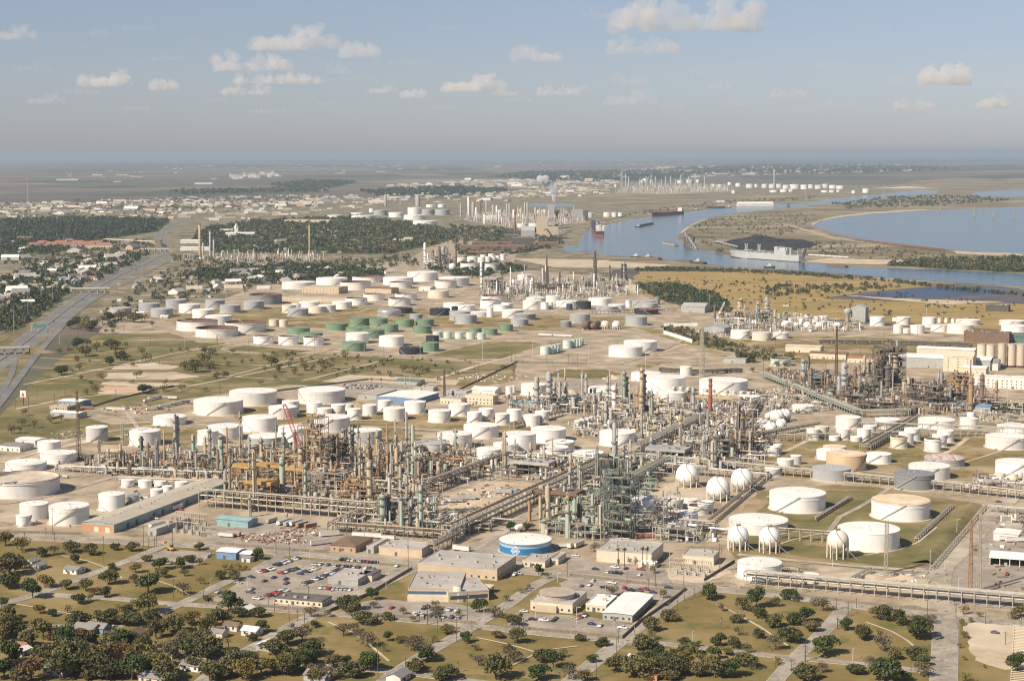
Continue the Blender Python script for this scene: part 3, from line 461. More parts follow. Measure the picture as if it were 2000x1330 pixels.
TANKS = '''L1 -80 342 115 278 w f
L1 36 268 45 128 w c;M1 322 600 1110 1228 w c;M1 298 475 1032 1145 w c
L1 702 777 160 215 w c;L1 800 876 163 217 w c;L1 892 966 167 217 w c;L1 1010 1087 172 235 w c;L1 938 998 198 265 w c;L1 868 943 215 285 w c
L1 572 722 233 352 w c;L1 737 806 248 320 s c;L1 118 279 287 405 w c;L1 95 180 363 440 w c;L1 288 515 293 435 w c
M1 675 845 920 1058 x r;M1 1013 1255 942 1090 w c;M1 1200 1456 832 930 w c;M1 1517 1900 695 850 w c;M2 195 565 628 775 w c;M2 732 1095 615 760 w c
M1 1545 1708 950 1080 w c;M1 1617 1897 905 1050 w c;M2 500 720 760 875 w c;M2 605 735 722 835 w c;M2 295 565 835 980 w c;M2 342 628 980 1115 g r;M2 575 840 912 1095 w c;M2 832 1133 832 978 w c;M2 1150 1385 937 1085 g r
M2 795 920 733 830 w c;M2 880 992 780 848 w c;M2 988 1097 752 838 w c;M2 1097 1165 752 815 w c;M2 1113 1225 785 885 w c;M2 1232 1345 755 850 w c;M2 1352 1455 720 812 w c;M2 1395 1565 772 890 w c;M2 1560 1725 725 835 w c;M2 1747 1920 792 905 w c;M3 305 470 742 855 w c
M3 215 490 962 1115 w c;M3 40 290 1035 1165 w g
M2 1132 1285 78 150 G c;M2 1292 1430 82 155 G c;M2 1490 1635 88 160 G c;M2 1650 1790 88 155 G c;M2 1372 1512 128 200 G c;M2 1628 1772 138 210 G c;M2 945 1120 118 187 G c;M2 1102 1290 148 208 G c;M2 1225 1405 165 248 G c;M2 642 822 152 222 G c;M2 742 922 192 272 G c;M2 1075 1262 262 352 G c;M2 1690 1830 268 350 G c;M2 1518 1705 305 375 k c;M2 1727 1830 218 275 k c
M2 382 540 215 293 w f;M2 577 733 218 297 w f;M2 773 930 225 303 w f;M2 1102 1282 192 290 w c;M2 1362 1557 215 312 w c
M1 1382 1700 88 190 w f;M1 1530 1860 143 240 w f;M2 160 480 100 205 w f;M1 1605 1810 55 140 w c;M1 1505 1675 10 90 w c;M2 500 580 92 150 c c;M2 582 650 94 157 c c
U1 840 1005 1248 1310 g c;U1 1060 1222 1215 1290 g c;M1 1180 1350 2 82 g c;U1 1268 1425 1187 1262 g c;U1 1368 1530 1222 1298 w c;U1 1570 1718 1190 1262 g c;U1 1680 1838 1228 1300 g c;U2 298 455 1198 1272 g c;U2 340 590 1143 1235 d f
U2 590 845 1050 1118 w c;U2 852 1090 1020 1085 w c;U2 1033 1270 1048 1122 w f;U2 1127 1358 1008 1065 w f;U2 1363 1593 1015 1085 w c;U2 1410 1583 1052 1112 w f;U2 1548 1780 975 1055 w c;U3 222 455 1015 1095 w c;U3 192 360 1042 1110 w f;U2 1210 1375 1143 1205 w f;U2 1455 1620 1143 1205 w f;U3 138 300 1118 1185 c c;U2 1403 1575 1177 1245 w f;U2 1075 1243 1175 1240 w f;U2 975 1125 1203 1268 w c;U2 870 1002 1228 1292 w c;U2 722 880 1203 1265 w c;U2 790 925 1240 1298 c c;U2 590 700 1232 1298 c c;U2 665 740 1220 1265 w c;U2 634 792 1255 1325 g c
U2 1318 1500 1270 1328 s d;U2 1435 1588 1250 1305 k c;U2 1718 1875 1255 1322 k c;U2 1885 1935 1245 1295 k c;M3 310 475 25 105 g c;M3 355 525 52 135 g c;M3 0 100 50 105 g c;U3 258 420 1213 1275 w c;U3 360 500 1230 1285 w c
U3 545 735 1155 1225 w f;U3 540 700 1190 1268 w f;U3 640 760 1230 1285 w c;U3 700 790 1215 1278 w c;U3 588 640 1250 1330 w c;U3 465 600 1280 1328 w c;U3 705 870 1265 1338 w c;U3 865 1010 1195 1272 w c;U3 890 1040 1172 1225 w c;U3 1040 1152 1160 1242 w c;U3 1000 1062 1212 1272 w c;U3 1062 1095 1215 1265 w c;U3 1120 1290 1197 1252 w c;U3 1197 1245 1225 1275 n c;U3 1273 1388 1203 1272 k c;U3 1365 1540 1175 1240 w c;U3 1425 1585 1240 1295 g c;U3 1515 1650 1225 1285 w c;U3 1650 1690 1198 1255 w c;U3 1700 1880 1195 1262 g c;U3 1760 1895 1215 1285 g c;U3 1870 1912 1175 1235 d c;U3 1715 1900 1258 1312 k f
M3 1250 1410 45 130 g c;M3 1683 1855 65 150 g c;M3 1178 1265 105 160 d c;M3 818 985 42 105 d c;M3 790 928 85 150 g c;M3 705 808 130 193 G c;M3 465 563 160 212 G c;M3 580 687 163 222 G c;M3 265 330 188 248 a c;M3 353 420 193 250 a c;M3 440 510 195 252 a c;M3 527 595 197 255 a c;M3 180 255 188 238 a c
M3 1020 1095 303 375 a c;M3 1085 1130 297 368 a c;M3 1115 1155 290 360 a c;M3 1140 1175 287 352 a c;M3 1155 1188 283 345 a c;M3 1197 1270 255 325 a c;M3 1262 1300 250 318 a c;M3 1290 1322 247 310 a c;M3 1315 1342 243 302 a c;M3 1332 1360 240 297 a c;M3 1555 1820 290 395 w c;M3 1673 1932 250 358 w c
M3 870 1075 587 695 w c;M3 750 805 615 690 w c;M3 795 830 610 670 w c;M3 1393 1632 610 730 w c;M3 450 565 810 905 w c;M3 540 658 782 885 w c;M3 668 783 822 925 w c;M3 758 875 790 893 w c;M3 890 1020 832 935 w c;M3 978 1090 803 895 w c;M3 423 697 897 1030 w c;M3 948 1222 923 1065 w c;M3 727 990 962 1130 w c;M3 652 850 1045 1165 w c;M3 523 725 1085 1195 w c;M3 1062 1290 1028 1125 w h;M3 1022 1243 1072 1215 w h;M3 1243 1518 1108 1228 w h;M3 1483 1767 948 1093 w c;M3 1287 1345 880 945 w c;M3 1330 1375 868 938 w c;M3 1370 1415 860 930 w c;M3 1400 1440 852 920 w c
M4 130 370 497 585 w c;M4 235 555 522 680 w c;M4 335 575 640 755 w r;M4 663 1040 543 697 w c;M4 965 1140 680 757 w c;M4 512 605 457 540 w c;M4 1220 1380 390 465 a f;M4 908 1060 173 250 w c;M4 1075 1225 188 263 c c;M4 1237 1362 190 250 w c;M4 1385 1560 752 828 w c;M4 1193 1285 1080 1165 w c;M4 1240 1310 1065 1150 w c;M4 1270 1398 1173 1270 w c;M4 1375 1460 1150 1235 x c;M4 1175 1308 1240 1325 x c
M5 528 725 840 952 w c;M5 835 1032 857 955 w c;M5 1172 1455 853 955 w c;M5 1790 2040 905 980 w c;M5 1700 2030 978 1118 w c;M5 1778 2100 1177 1345 w c;M5 300 402 942 1043 w c;M5 365 470 922 1030 c c;M5 475 557 997 1048 w c;M5 530 640 940 1040 w c;M5 643 727 1003 1055 w c;M5 695 800 942 1050 w c;M5 740 840 917 1010 w c;M5 955 1085 1000 1108 c f;M5 1020 1135 970 1080 w c;M5 1062 1188 935 1050 w c;M5 1222 1352 1017 1133 w f;M5 1280 1395 987 1095 w c;M5 1320 1450 950 1060 w c;M5 1497 1640 855 955 w c;M5 1553 1617 818 875 w c
M5 455 762 1115 1290 t t;M5 378 600 1095 1200 w c;M5 430 610 1070 1140 c t;M5 765 960 1125 1228 w c;M5 1225 1530 1145 1260 g q;L5 812 1047 63 175 w c;L4 1142 1363 78 182 g c;L5 730 957 108 233 d D;L5 1395 1443 130 180 c c;L5 1320 1370 125 175 c c
M5 795 910 70 150 w c;M5 970 1030 80 112 w c;M5 1003 1110 72 140 w c;M5 1205 1312 75 160 w c;M5 978 1050 133 205 w c;M5 1055 1105 165 207 w c;M5 1112 1222 135 210 w c;M5 1325 1355 85 125 w c;M5 1378 1405 85 125 w c;M5 1430 1460 87 125 w c;M5 1467 1655 88 145 w c;M5 1270 1400 132 195 w c;M5 1398 1600 125 210 w c;M5 1808 2000 95 145 w c;M5 1823 2030 133 197 w c;M5 285 345 58 105 w c;M5 148 210 85 140 w c;M5 240 290 85 140 w c;M5 355 402 70 115 w c;M5 400 470 65 118 w c;M5 345 400 90 145 w c
L4 895 1217 208 365 w c;L4 660 1000 360 490 w c;L4 710 965 612 755 w c;L4 938 1035 43 110 w c;L4 868 968 87 150 x c;L4 102 245 263 365 w c;L4 253 395 262 360 w c;L4 390 480 270 330 w c;L4 425 545 303 375 w f;L4 480 572 283 365 w h;L4 275 432 370 465 w c;L4 340 482 340 452 w c;L5 598 930 250 412 w t;L5 402 755 408 588 w c;L3 519 819 475 608 B c
U2 1115 1225 530 562 w c;U2 1120 1310 548 590 w c;U2 1255 1300 498 530 w c;U2 1290 1397 510 552 g c;U2 1405 1530 527 567 w c;U2 1520 1690 545 587 w c;U2 1590 1780 588 642 w c;U2 1550 1655 490 547 w c;U2 1655 1755 505 547 g c;U2 1760 1875 505 550 g c;U2 1690 1760 468 492 w c;U2 1780 1840 465 492 w c;U2 935 1050 548 580 w c
U3 388 540 910 962 w f;U3 573 680 915 972 w f;U3 360 435 872 917 w c;U3 440 525 862 907 w c;U3 520 580 870 917 w c;U3 575 620 865 907 w c;U3 615 660 862 905 w c;U3 655 695 858 902 w c;U3 690 735 845 897 w c;U3 540 590 850 880 w c;U3 600 650 843 875 w c;U3 825 940 1000 1047 w c;U3 958 1010 1037 1077 w c
U3 820 905 612 647 w c;U3 910 1000 612 642 w c;U3 1340 1410 530 567 w c;U3 1480 1540 528 564 w c;U3 1543 1590 528 564 w c;U3 1592 1630 530 560 w c;U3 670 715 508 535 c c;U3 830 870 505 540 c c;U3 955 1010 512 545 w c;U3 1015 1060 505 540 c c
U4 1005 1065 312 342 w c;U4 1070 1098 312 338 w c;U4 1125 1175 312 342 w c;U4 1180 1235 312 344 w c;U4 1235 1285 312 342 w c;U4 1285 1340 320 349 w c;U4 1338 1420 315 349 w c;U4 1422 1480 318 352 w c;U4 1480 1525 315 347 w c;U4 1530 1590 320 350 w c;U4 1585 1640 312 342 w c;U4 1640 1700 320 347 w c;U4 1695 1757 325 350 w c;U4 925 970 305 332 w c;U4 1185 1255 358 377 w c;U4 1265 1325 352 375 w c;U4 1330 1370 350 372 w c;U4 1580 1635 360 377 w c;U4 1640 1690 358 377 w c;U4 1695 1725 357 374 w c;U4 1812 1845 362 384 w c;U4 1895 1950 348 380 w c;U4 895 930 360 384 w c;U4 215 265 265 295 w c;U4 270 300 280 305 w c;U4 550 600 278 305 w c;U4 190 225 280 305 w c;U4 0 20 315 337 w c;U4 480 530 283 308 w c;U4 625 650 278 302 w c;U4 740 775 312 335 w c;U4 780 830 315 338 w c'''
class Footprints(dict):                          # footprints (x, y, r) kept free of other things, on a 40 m grid
    def append(s, f):
        x, y, r = f
        for i in range(int((x-r-4)//40), int((x+r+4)//40)+1):
            for j in range(int((y-r-4)//40), int((y+r+4)//40)+1): s.setdefault((i, j), []).append(f)
FOOT = Footprints()
def fit_round(x0, x1, yt, yb):
    cx = (x0+x1)/2; g = G(cx, yb); u = Vector((g.x, g.y, 0)).normalized(); r = 10.0; c = g
    for _ in range(4):
        r = (x1-x0)/2/ppm(c); c = g+u*r
    h = height_at(c+u*r, yt)
    return c, r, h, u
def spiral(r, h, a0, turn, w=.7, n=14):
    """stair stringer and handrail winding round a shell"""
    b = MB(); v = []
    for i in range(n+1):
        a = a0+turn*i/n; z = h*i/n
        for rr, zz in ((r+.05, z), (r+w, z), (r+w, z+1.15)): v.append((rr*math.cos(a), rr*math.sin(a), zz))
    f = []
    for i in range(n):
        p, q = 3*i, 3*i+3; f += [(p, p+1, q+1, q), (p+1, p+2, q+2, q+1)]
    return b.add(v, f)
def tank(x0, x1, yt, yb, col, rt, i):
    c, r, h, u = fit_round(x0, x1, yt, yb)
    h = max(3.0, min(h, 30.0)); wpx = x1-x0
    seg = 56 if wpx > 60 else 40 if wpx > 25 else 24
    big = 'broad ' if r > 17 else 'narrow ' if h > 1.5*r else ''
    kind = {'c': 'tank', 'f': 'open-topped tank', 'h': 'rimmed flat-topped tank', 'r': 'pale-topped tank', 't': 'stained-topped tank', 'g': 'grey-topped tank', 'd': 'domed tank', 'q': 'red-streaked-top tank', 'D': 'dark-topped tank'}[rt]
    noun = big + CN.get(col, 'blue and white banded') + ' ' + kind
    t = thing('storage_tank', noun, 'storage tank', c, R.uniform(0, 6.28) if col != 'B' else 0, group='refinery storage tanks')
    FOOT.append((c.x, c.y, r+2.5)); rotz = t.rotation_euler[2]
    pm = PC['w' if col == 'B' else col]
    if col == 'w': pm = R.choice((PC['w'], PC['w'], PC['w2'], PC['w3']))
    if wpx > 22:
        b = MB(); b.lathe([(r+R.uniform(1.2, 3.0), -.3), (r+1.1, .35), (0.01, .36)], seg, smooth=False); b.build('foundation', m_pad, t)
    zb = .3
    if col == 'B':
        b = MB(); b.lathe([(r, zb), (r, h*.62)], seg); b.build('painted_band', PC['b'], t)
        b = MB(); b.lathe([(r, h*.62), (r, h-.4), (r+.25, h-.4), (r+.25, h), (r, h)], seg); b.build('shell', PC['L'], t)
    else:
        b = MB(); b.lathe([(r, zb), (r, h)], seg)
        if rt in 'fh' or (wpx > 60 and i % 3 == 0):
            zg = h-(.9 if rt in 'fh' else h*.22); gw = .6 if rt in 'fh' else .22; b.lathe([(r, zg-.12), (r+gw, zg-.08), (r+gw, zg+.08), (r, zg+.12)], seg, smooth=False)
        b.build('shell', pm, t)
    top = {'c': None, 't': m_rooft, 'g': m_roofg, 'q': m_roofr, 'D': PC['d'], 'r': m_roofw}.get(rt)
    if top is None: top = {'w': m_roofw, 'B': m_roofw, 'g': m_roofg, 'd': m_roofg, 'x': m_roofw}.get(col, pm)
    if rt == 'f':
        b = MB(); d = h*R.uniform(.12, .3); b.lathe([(r, h), (r-.35, h+.05), (r-.38, h-d), (.01, h-d)], seg, smooth=False); b.build('floating_roof', mat('dusty_floating_roof', (.62, .55, .45), .9, (.45, .36, .28), .15) if wpx > 100 else m_rust, t)
        b = MB(); b.lathe([(r+.02, h-.12), (r+.1, h+.25), (r-.45, h+.25), (r-.45, h-.1)], seg, smooth=False); b.build('rim', m_rust if wpx > 45 else pm, t)
        a = R.uniform(0, 6.28); b = MB(); b.bar((r*.98*math.cos(a), r*.98*math.sin(a), h+.4), (r*.3*math.cos(a), r*.3*math.sin(a), h-d+.3), .8); b.build('rolling_ladder', m_steel, t)
    elif rt == 'h':
        b = MB(); b.lathe([(r, h), (r-.3, h), (r-.32, h-1.0), (.01, h-.55)], seg, smooth=False); b.build('roof', m_roofw, t)
        b = MB(); b.lathe([(r+.02, h-.1), (r+.35, h+.1), (r-.3, h+.15)], seg, smooth=False); b.build('rim', m_steel, t)
        a = R.uniform(0, 6.28); b = MB(); b.bar((r*.95*math.cos(a), r*.95*math.sin(a), h), (r*.1*math.cos(a), r*.1*math.sin(a), h-.3), .5); b.build('rolling_ladder', m_steel, t)
    elif rt == 'd':
        b = MB(); b.lathe([(r*math.cos(k*.196), h+r*.22*math.sin(k*.196)) for k in range(8)]+[(.01, h+r*.22)], seg); b.build('dome_roof', pm, t)
    else:
        k = .035 if wpx > 30 else .06
        b = MB(); b.lathe([(r+.12, h-.25), (r+.12, h+.1)], seg); b.lathe([(r+.12, h+.1), (r*.5, h+.1+r*.5*k), (.01, h+.1+r*k)], seg); b.build('roof', top, t)
        if wpx > 30:
            b = MB()
            for _ in range(2):
                a = R.uniform(0, 6.28); q = R.uniform(.3, .9)*r; b.cyl((q*math.cos(a), q*math.sin(a), h), (q*math.cos(a), q*math.sin(a), h+.6+r*k), .35, n=6)
            b.cyl((0, 0, h), (0, 0, h+r*k+1.0), .5, n=8); b.build('roof_vents', m_pale, t)
    if wpx > 24 and col not in 'B':
        back = math.atan2(-u.y, -u.x)             # the side towards the viewer
        a0 = back + R.uniform(-1.3, .5) - rotz; turn = min(h*1.5/r, 1.9)*R.choice((1, 1, -1))
        if R.random() < .8: spiral(r, h, a0, turn).build('spiral_stair', (m_pale if col in 'wc' else m_steel) if col != 'k' else PC['d'], t)
        b = MB()
        for _ in range(3):
            a = R.uniform(0, 6.28); b.cyl((r*math.cos(a), r*math.sin(a), 1.1), ((r+R.uniform(2, 5))*math.cos(a), (r+R.uniform(2, 5))*math.sin(a), .9), .28, n=6)
        b.build('nozzle_pipes', m_steel, t)
    if wpx > 55:                                 # railing round the roof edge
        b = MB(); n = seg; b.lathe([(r+.1, h+1.0), (r+.1, h+1.12)], n)
        for k in range(0, n, 2): a = 6.2832*k/n; b.bar(((r+.1)*math.cos(a), (r+.1)*math.sin(a), h), ((r+.1)*math.cos(a), (r+.1)*math.sin(a), h+1.1), .07)
        if R.random() < .6: b.build('railing', m_steel, t)
    return t, c, r, h, u
ti = 0; BLUE = None
for line in TANKS.replace('\n', ';').split(';'):
    p = line.split()
    if len(p) < 7: continue
    x0, y0 = PX(p[0], float(p[1]), float(p[3])); x1, y1 = PX(p[0], float(p[2]), float(p[4]))
    ti += 1; q = tank(x0, x1, y0, y1, p[5], p[6], ti)
    if p[5] == 'B': BLUE = q
# emblem on the blue tank: white lozenge outline with a ring inside, following the shell's curve
t, c, r, h, u = BLUE
m_sign = mat('emblem_white', (.80, .80, .78), .6)
ea = math.atan2(-u.y, -u.x) - .40
def curved(b, pts, rr):
    b.add([(rr*math.cos(ea+x/r), rr*math.sin(ea+x/r), z) for x, z in pts], [tuple(range(len(pts)))])
b = MB(); cz = h*.40; d = 3.4
for k in range(4):
    a0, a1 = math.pi/2*k, math.pi/2*(k+1)
    P = lambda a, s: (math.cos(a)*s, cz+math.sin(a)*s)
    for j in range(6):
        f0, f1 = j/6, (j+1)/6
        L = lambda s, f: (P(a0, s)[0]*(1-f)+P(a1, s)[0]*f, P(a0, s)[1]*(1-f)+P(a1, s)[1]*f)
        curved(b, [L(d, f0), L(d, f1), L(d*.84, f1), L(d*.84, f0)], r+.06)
for k in range(24):                              # bars inside the lozenge that read as the mark
    pass
for z0, z1, w in ((.18, .34, 1.2), (-.10, .10, 2.0), (-.36, -.18, 1.2)):
    for x0_, x1_ in ((-w, -w*.25), (-.05*w, w*.3), (w*.45, w)):
        curved(b, [(x0_, cz+z0*d), (x1_, cz+z0*d), (x1_, cz+z1*d), (x0_, cz+z1*d)], r+.06)
b.build('emblem', m_sign, t)
# ------------------------------------------------------------------ pressure spheres
def sphere_tank(x0, x1, yt, yb, rust=False):
    cx = (x0+x1)/2; g = G(cx, yb); u = Vector((g.x, g.y, 0)).normalized(); r = 9; c = g
    for _ in range(4): r = (x1-x0)/2/ppm(c); c = g+u*r*.8
    top = height_at(c, yt); cz = max(top-r, r*1.05)
    t = thing('sphere_tank', 'rust-streaked white pressure sphere' if rust else 'white pressure sphere on legs', 'sphere tank', c, R.uniform(0, 6), group='pressure spheres')
    FOOT.append((c.x, c.y, r+3))
    b = MB(); b.sphere((0, 0, cz), r, 40, 24); b.build('shell', paint('rusty_sphere_paint', (.76, .70, .62), (.50, .24, .08), .9) if rust else PC['w'], t)
    n = 10 if r > 6 else 8
    m_leg = PC['c']
    for k in range(n):
        a = 2*math.pi*k/n; q = MB(); q.cyl((r*.97*math.cos(a), r*.97*math.sin(a), 0), (r*.97*math.cos(a), r*.97*math.sin(a), cz+.5), .45 if r > 6 else .3, n=8); q.build('leg', m_leg, t)
    q = MB()
    for k in range(n):
        a, a2 = 2*math.pi*k/n, 2*math.pi*(k+1)/n; p0 = Vector((r*.97*math.cos(a), r*.97*math.sin(a), 0)); p1 = Vector((r*.97*math.cos(a2), r*.97*math.sin(a2), 0))
        q.bar(p0+Vector((0, 0, 1)), p1+Vector((0, 0, cz*.8)), .12); q.bar(p1+Vector((0, 0, 1)), p0+Vector((0, 0, cz*.8)), .12)
    q.build('bracing', m_steel, t)
    # stair that climbs from the ground over the shell to the crown platform
    back = math.atan2(-u.y, -u.x)-t.rotation_euler[2]; s = MB(); pts = []
    for k in range(25):
        f = k/24; lat = -.55+f*2.05; a = back+.9-f*1.5; rr = r+.35
        pts.append(Vector((rr*math.cos(lat)*math.cos(a), rr*math.cos(lat)*math.sin(a), cz+rr*math.sin(lat))))
    pts.insert(0, Vector(((r+6)*math.cos(back+1.25), (r+6)*math.sin(back+1.25), 0)))
    for p, q2 in zip(pts, pts[1:]): s.bar(p, q2, .42)
    s.build('stair', m_steel, t)
    q = MB(); q.lathe([(1.6, cz+r+.1), (1.6, cz+r+.25), (.01, cz+r+.25)], 12); q.lathe([(1.6, cz+r+1.2), (1.6, cz+r+1.35)], 12)
    for k in range(8): a = k*.785; q.bar((1.6*math.cos(a), 1.6*math.sin(a), cz+r), (1.6*math.cos(a), 1.6*math.sin(a), cz+r+1.3), .08)
    q.build('crown_platform', m_rust, t)
for s in ('L4 355 487 80 218', 'L4 530 667 150 297', 'L4 672 803 100 243', 'L4 653 775 430 580', 'L4 833 957 437 595', 'L5 338 465 455 628 r', 'M4 1217 1325 822 912', 'M4 1283 1380 797 895', 'M4 1260 1345 868 958', 'M4 1180 1270 905 990', 'M5 103 170 108 172', 'M5 200 245 115 172', 'M5 275 335 115 175', 'M5 370 430 118 177', 'M5 508 570 125 180', 'U3 300 355 915 975', 'U4 862 895 298 332', 'M3 1495 1560 122 172 r', 'M3 1582 1648 122 174'):
    p = s.split(); x0, y0 = PX(p[0], float(p[1]), float(p[3])); x1, y1 = PX(p[0], float(p[2]), float(p[4])); sphere_tank(x0, x1, y0, y1, len(p) > 5)
# ------------------------------------------------------------------ process plant
m_galv = mat('weathered_galvanised', (.50, .455, .37), .7, (.33, .29, .23), .3)
m_ins = mat('insulation_cladding', (.56, .53, .47), .5, (.42, .38, .32), .25, metal=.25)
m_tan = mat('tan_vessel_paint', (.50, .41, .28), .7, (.38, .29, .18), .2)
m_grn = mat('seafoam_vessel_paint', (.33, .44, .35), .65, (.26, .34, .27), .2, (.40, .36, .27), .1)
m_dkg = mat('dark_teal_vessel_paint', (.125, .155, .14), .7, (.085, .10, .095), .2)
m_org = mat('orange_weathered_steel', (.42, .265, .14), .8, (.29, .165, .09), .3)
m_brn = mat('brown_rusted_steel', (.22, .145, .10), .85, (.15, .10, .075), .3)
m_dark = mat('sooty_equipment', (.085, .078, .07), .85, (.14, .12, .10), .3)
m_brick = mat('brick_stack', (.36, .12, .07), .85, (.28, .10, .06), .4)
m_grey = mat('grey_vessel_paint', (.40, .40, .385), .65, (.32, .31, .29), .2)
m_white = PC['w']; m_silver = PC['s']
m_blue = mat('faded_blue_steel', (.12, .24, .42), .7, (.10, .19, .33), .3)
m_grate = mat('walkway_grating', (.30, .27, .22), .8, (.22, .19, .15), .5)
m_yelo = mat('safety_yellow', (.62, .40, .06), .7, (.5, .32, .06), .5)
VM = {'g': m_grey, 'G': m_grn, 'D': m_dkg, 't': m_tan, 'o': m_org, 'r': m_brn, 'k': m_dark, 'w': m_white, 'i': m_ins, 'b': m_brick, 's': m_silver, 'B': m_blue}
VN = {'g': 'grey', 'G': 'sea-green', 'D': 'dark teal', 't': 'tan', 'o': 'orange-brown', 'r': 'rust-brown', 'k': 'sooty', 'w': 'white', 'i': 'silver-clad', 'b': 'red brick', 's': 'bare metal', 'B': 'blue'}
def free(p, pad=0.0):
    for x, y, r in FOOT.get((int(p.x//40), int(p.y//40)), ()):
        if (p.x-x)**2+(p.y-y)**2 < (r+pad)**2: return False
    return True
COLUMN_BASES = []
FARCOL = MB()
def column(x, w, yt, yb, col='g', kind='column', fit=True):
    """process column, stack or flare: base pixel, width, top row"""
    g = G(x, yb); r = max(w/2/ppm(g), .45); h = max(height_at(g, yt), 4*r)
    if yb < 447 and kind == 'column':              # two or three pixels wide: joined with its neighbours
        FARCOL.mi = 'gwtrk'.find(col) if col in 'gwtrk' else 0; FARCOL.lathe([(r, 0), (r, h-r*.6), (r*.6, h-r*.1), (.01, h)], 10, g)
        FOOT.append((g.x, g.y, r+1)); return None
    if kind == 'column' and h < 21: kind = 'drum'
    nm = {'column': 'process column', 'stack': 'chimney stack', 'drum': 'upright drum'}[kind]
    t = thing({'column': 'process_column', 'stack': 'chimney_stack', 'drum': 'upright_drum'}[kind], ('tall ' if h > 45 else 'short ' if h < 18 else '') + VN[col] + ' ' + nm, nm, g, GA, group='process columns and stacks')
    FOOT.append((g.x, g.y, r+1)); n = 20 if w > 5 else 12
    b = MB()
    if kind == 'stack':
        b.lathe([(r*1.25, 0), (r*1.1, h*.35), (r*.9, h), (r*.7, h), (r*.68, h-2)], n)
        b.build('shaft', VM[col], t)
        q = MB(); q.lathe([(r*.92, h-3.2), (r*.97, h-3.1), (r*.97, h-.3), (r*.9, h-.2)], n); q.build('crown_band', m_dark if col != 'b' else m_brn, t)
        if w > 5:
            q = MB()
            for z in (h*.55, h*.82): q.lathe([(r, z-.1), (r+1.0, z-.1), (r+1.0, z+.1), (r, z+.12)], n, smooth=False); q.lathe([(r+1.0, z+1.0), (r+1.0, z+1.12)], n)
            q.build('ring_platform', m_grate, t)
        return t
    neck = R.random() < .35 and kind == 'column' and h > 25
    if neck: prof = [(r*1.05, 0), (r*1.05, h*.45), (r*.8, h*.5), (r*.8, h-r*.5), (r*.5, h-r*.15), (.01, h)]
    else: prof = [(r*1.03, 0), (r*1.03, h*.06), (r, h*.06+.1), (r, h-r*.6), (r*.75, h-r*.2), (.01, h)]
    b.lathe(prof, n); b.build('shell', VM[col], t)
    if w < 3.2: return t
    step = R.uniform(6, 9); z = R.uniform(5, 9); k = 0
    while z < h-1 and k < 12:
        a0 = R.uniform(0, 6.28); a1 = a0+R.choice((1.6, 3.2, 6.2)); rr = (r*.82 if neck and z > h*.5 else r*1.02)
        q = MB(); m = max(4, int((a1-a0)/6.28*16)); vs_, fs = [], []
        for i in range(m+1):
            a = a0+(a1-a0)*i/m
            for q_, zz in ((rr, z), (rr+1.25, z), (rr+1.25, z+1.1), (rr+1.2, z-.18), (rr, z-.18)): vs_.append((q_*math.cos(a), q_*math.sin(a), zz))
        for i in range(m):
            p, s = 5*i, 5*i+5; fs += [(p, p+1, s+1, s), (p+1, p+2, s+2, s+1), (p+3, p+4, s+4, s+3), (p+1, p+3, s+3, s+1)]
        q.add(vs_, fs); q.build('platform', m_yelo if R.random() < .06 else m_grate, t); z += step*R.uniform(.7, 1.2); k += 1
    a = R.uniform(0, 6.28); q = MB(); d = r+.35; q.bar((d*math.cos(a), d*math.sin(a), 0), (d*math.cos(a), d*math.sin(a), h-.5), .38); q.build('ladder', m_galv, t)
    q = MB()
    for _ in range(R.randint(1, 3)):
        a = R.uniform(0, 6.28); d = r+.5; pr = R.uniform(.12, .32)*min(1, r); zt = h*R.uniform(.6, 1.0)
        q.cyl((d*math.cos(a), d*math.sin(a), 1), (d*math.cos(a), d*math.sin(a), zt), pr, n=6)
        q.cyl((d*math.cos(a), d*math.sin(a), zt), (0, 0, zt+.2 if zt < h-r else h-r*.4), pr, n=6)
    if h > 20: q.cyl((0, 0, h-.2), (0, 0, h+1.2), .3*r, n=6)
    q.build('overhead_pipe', m_ins, t)
    return t
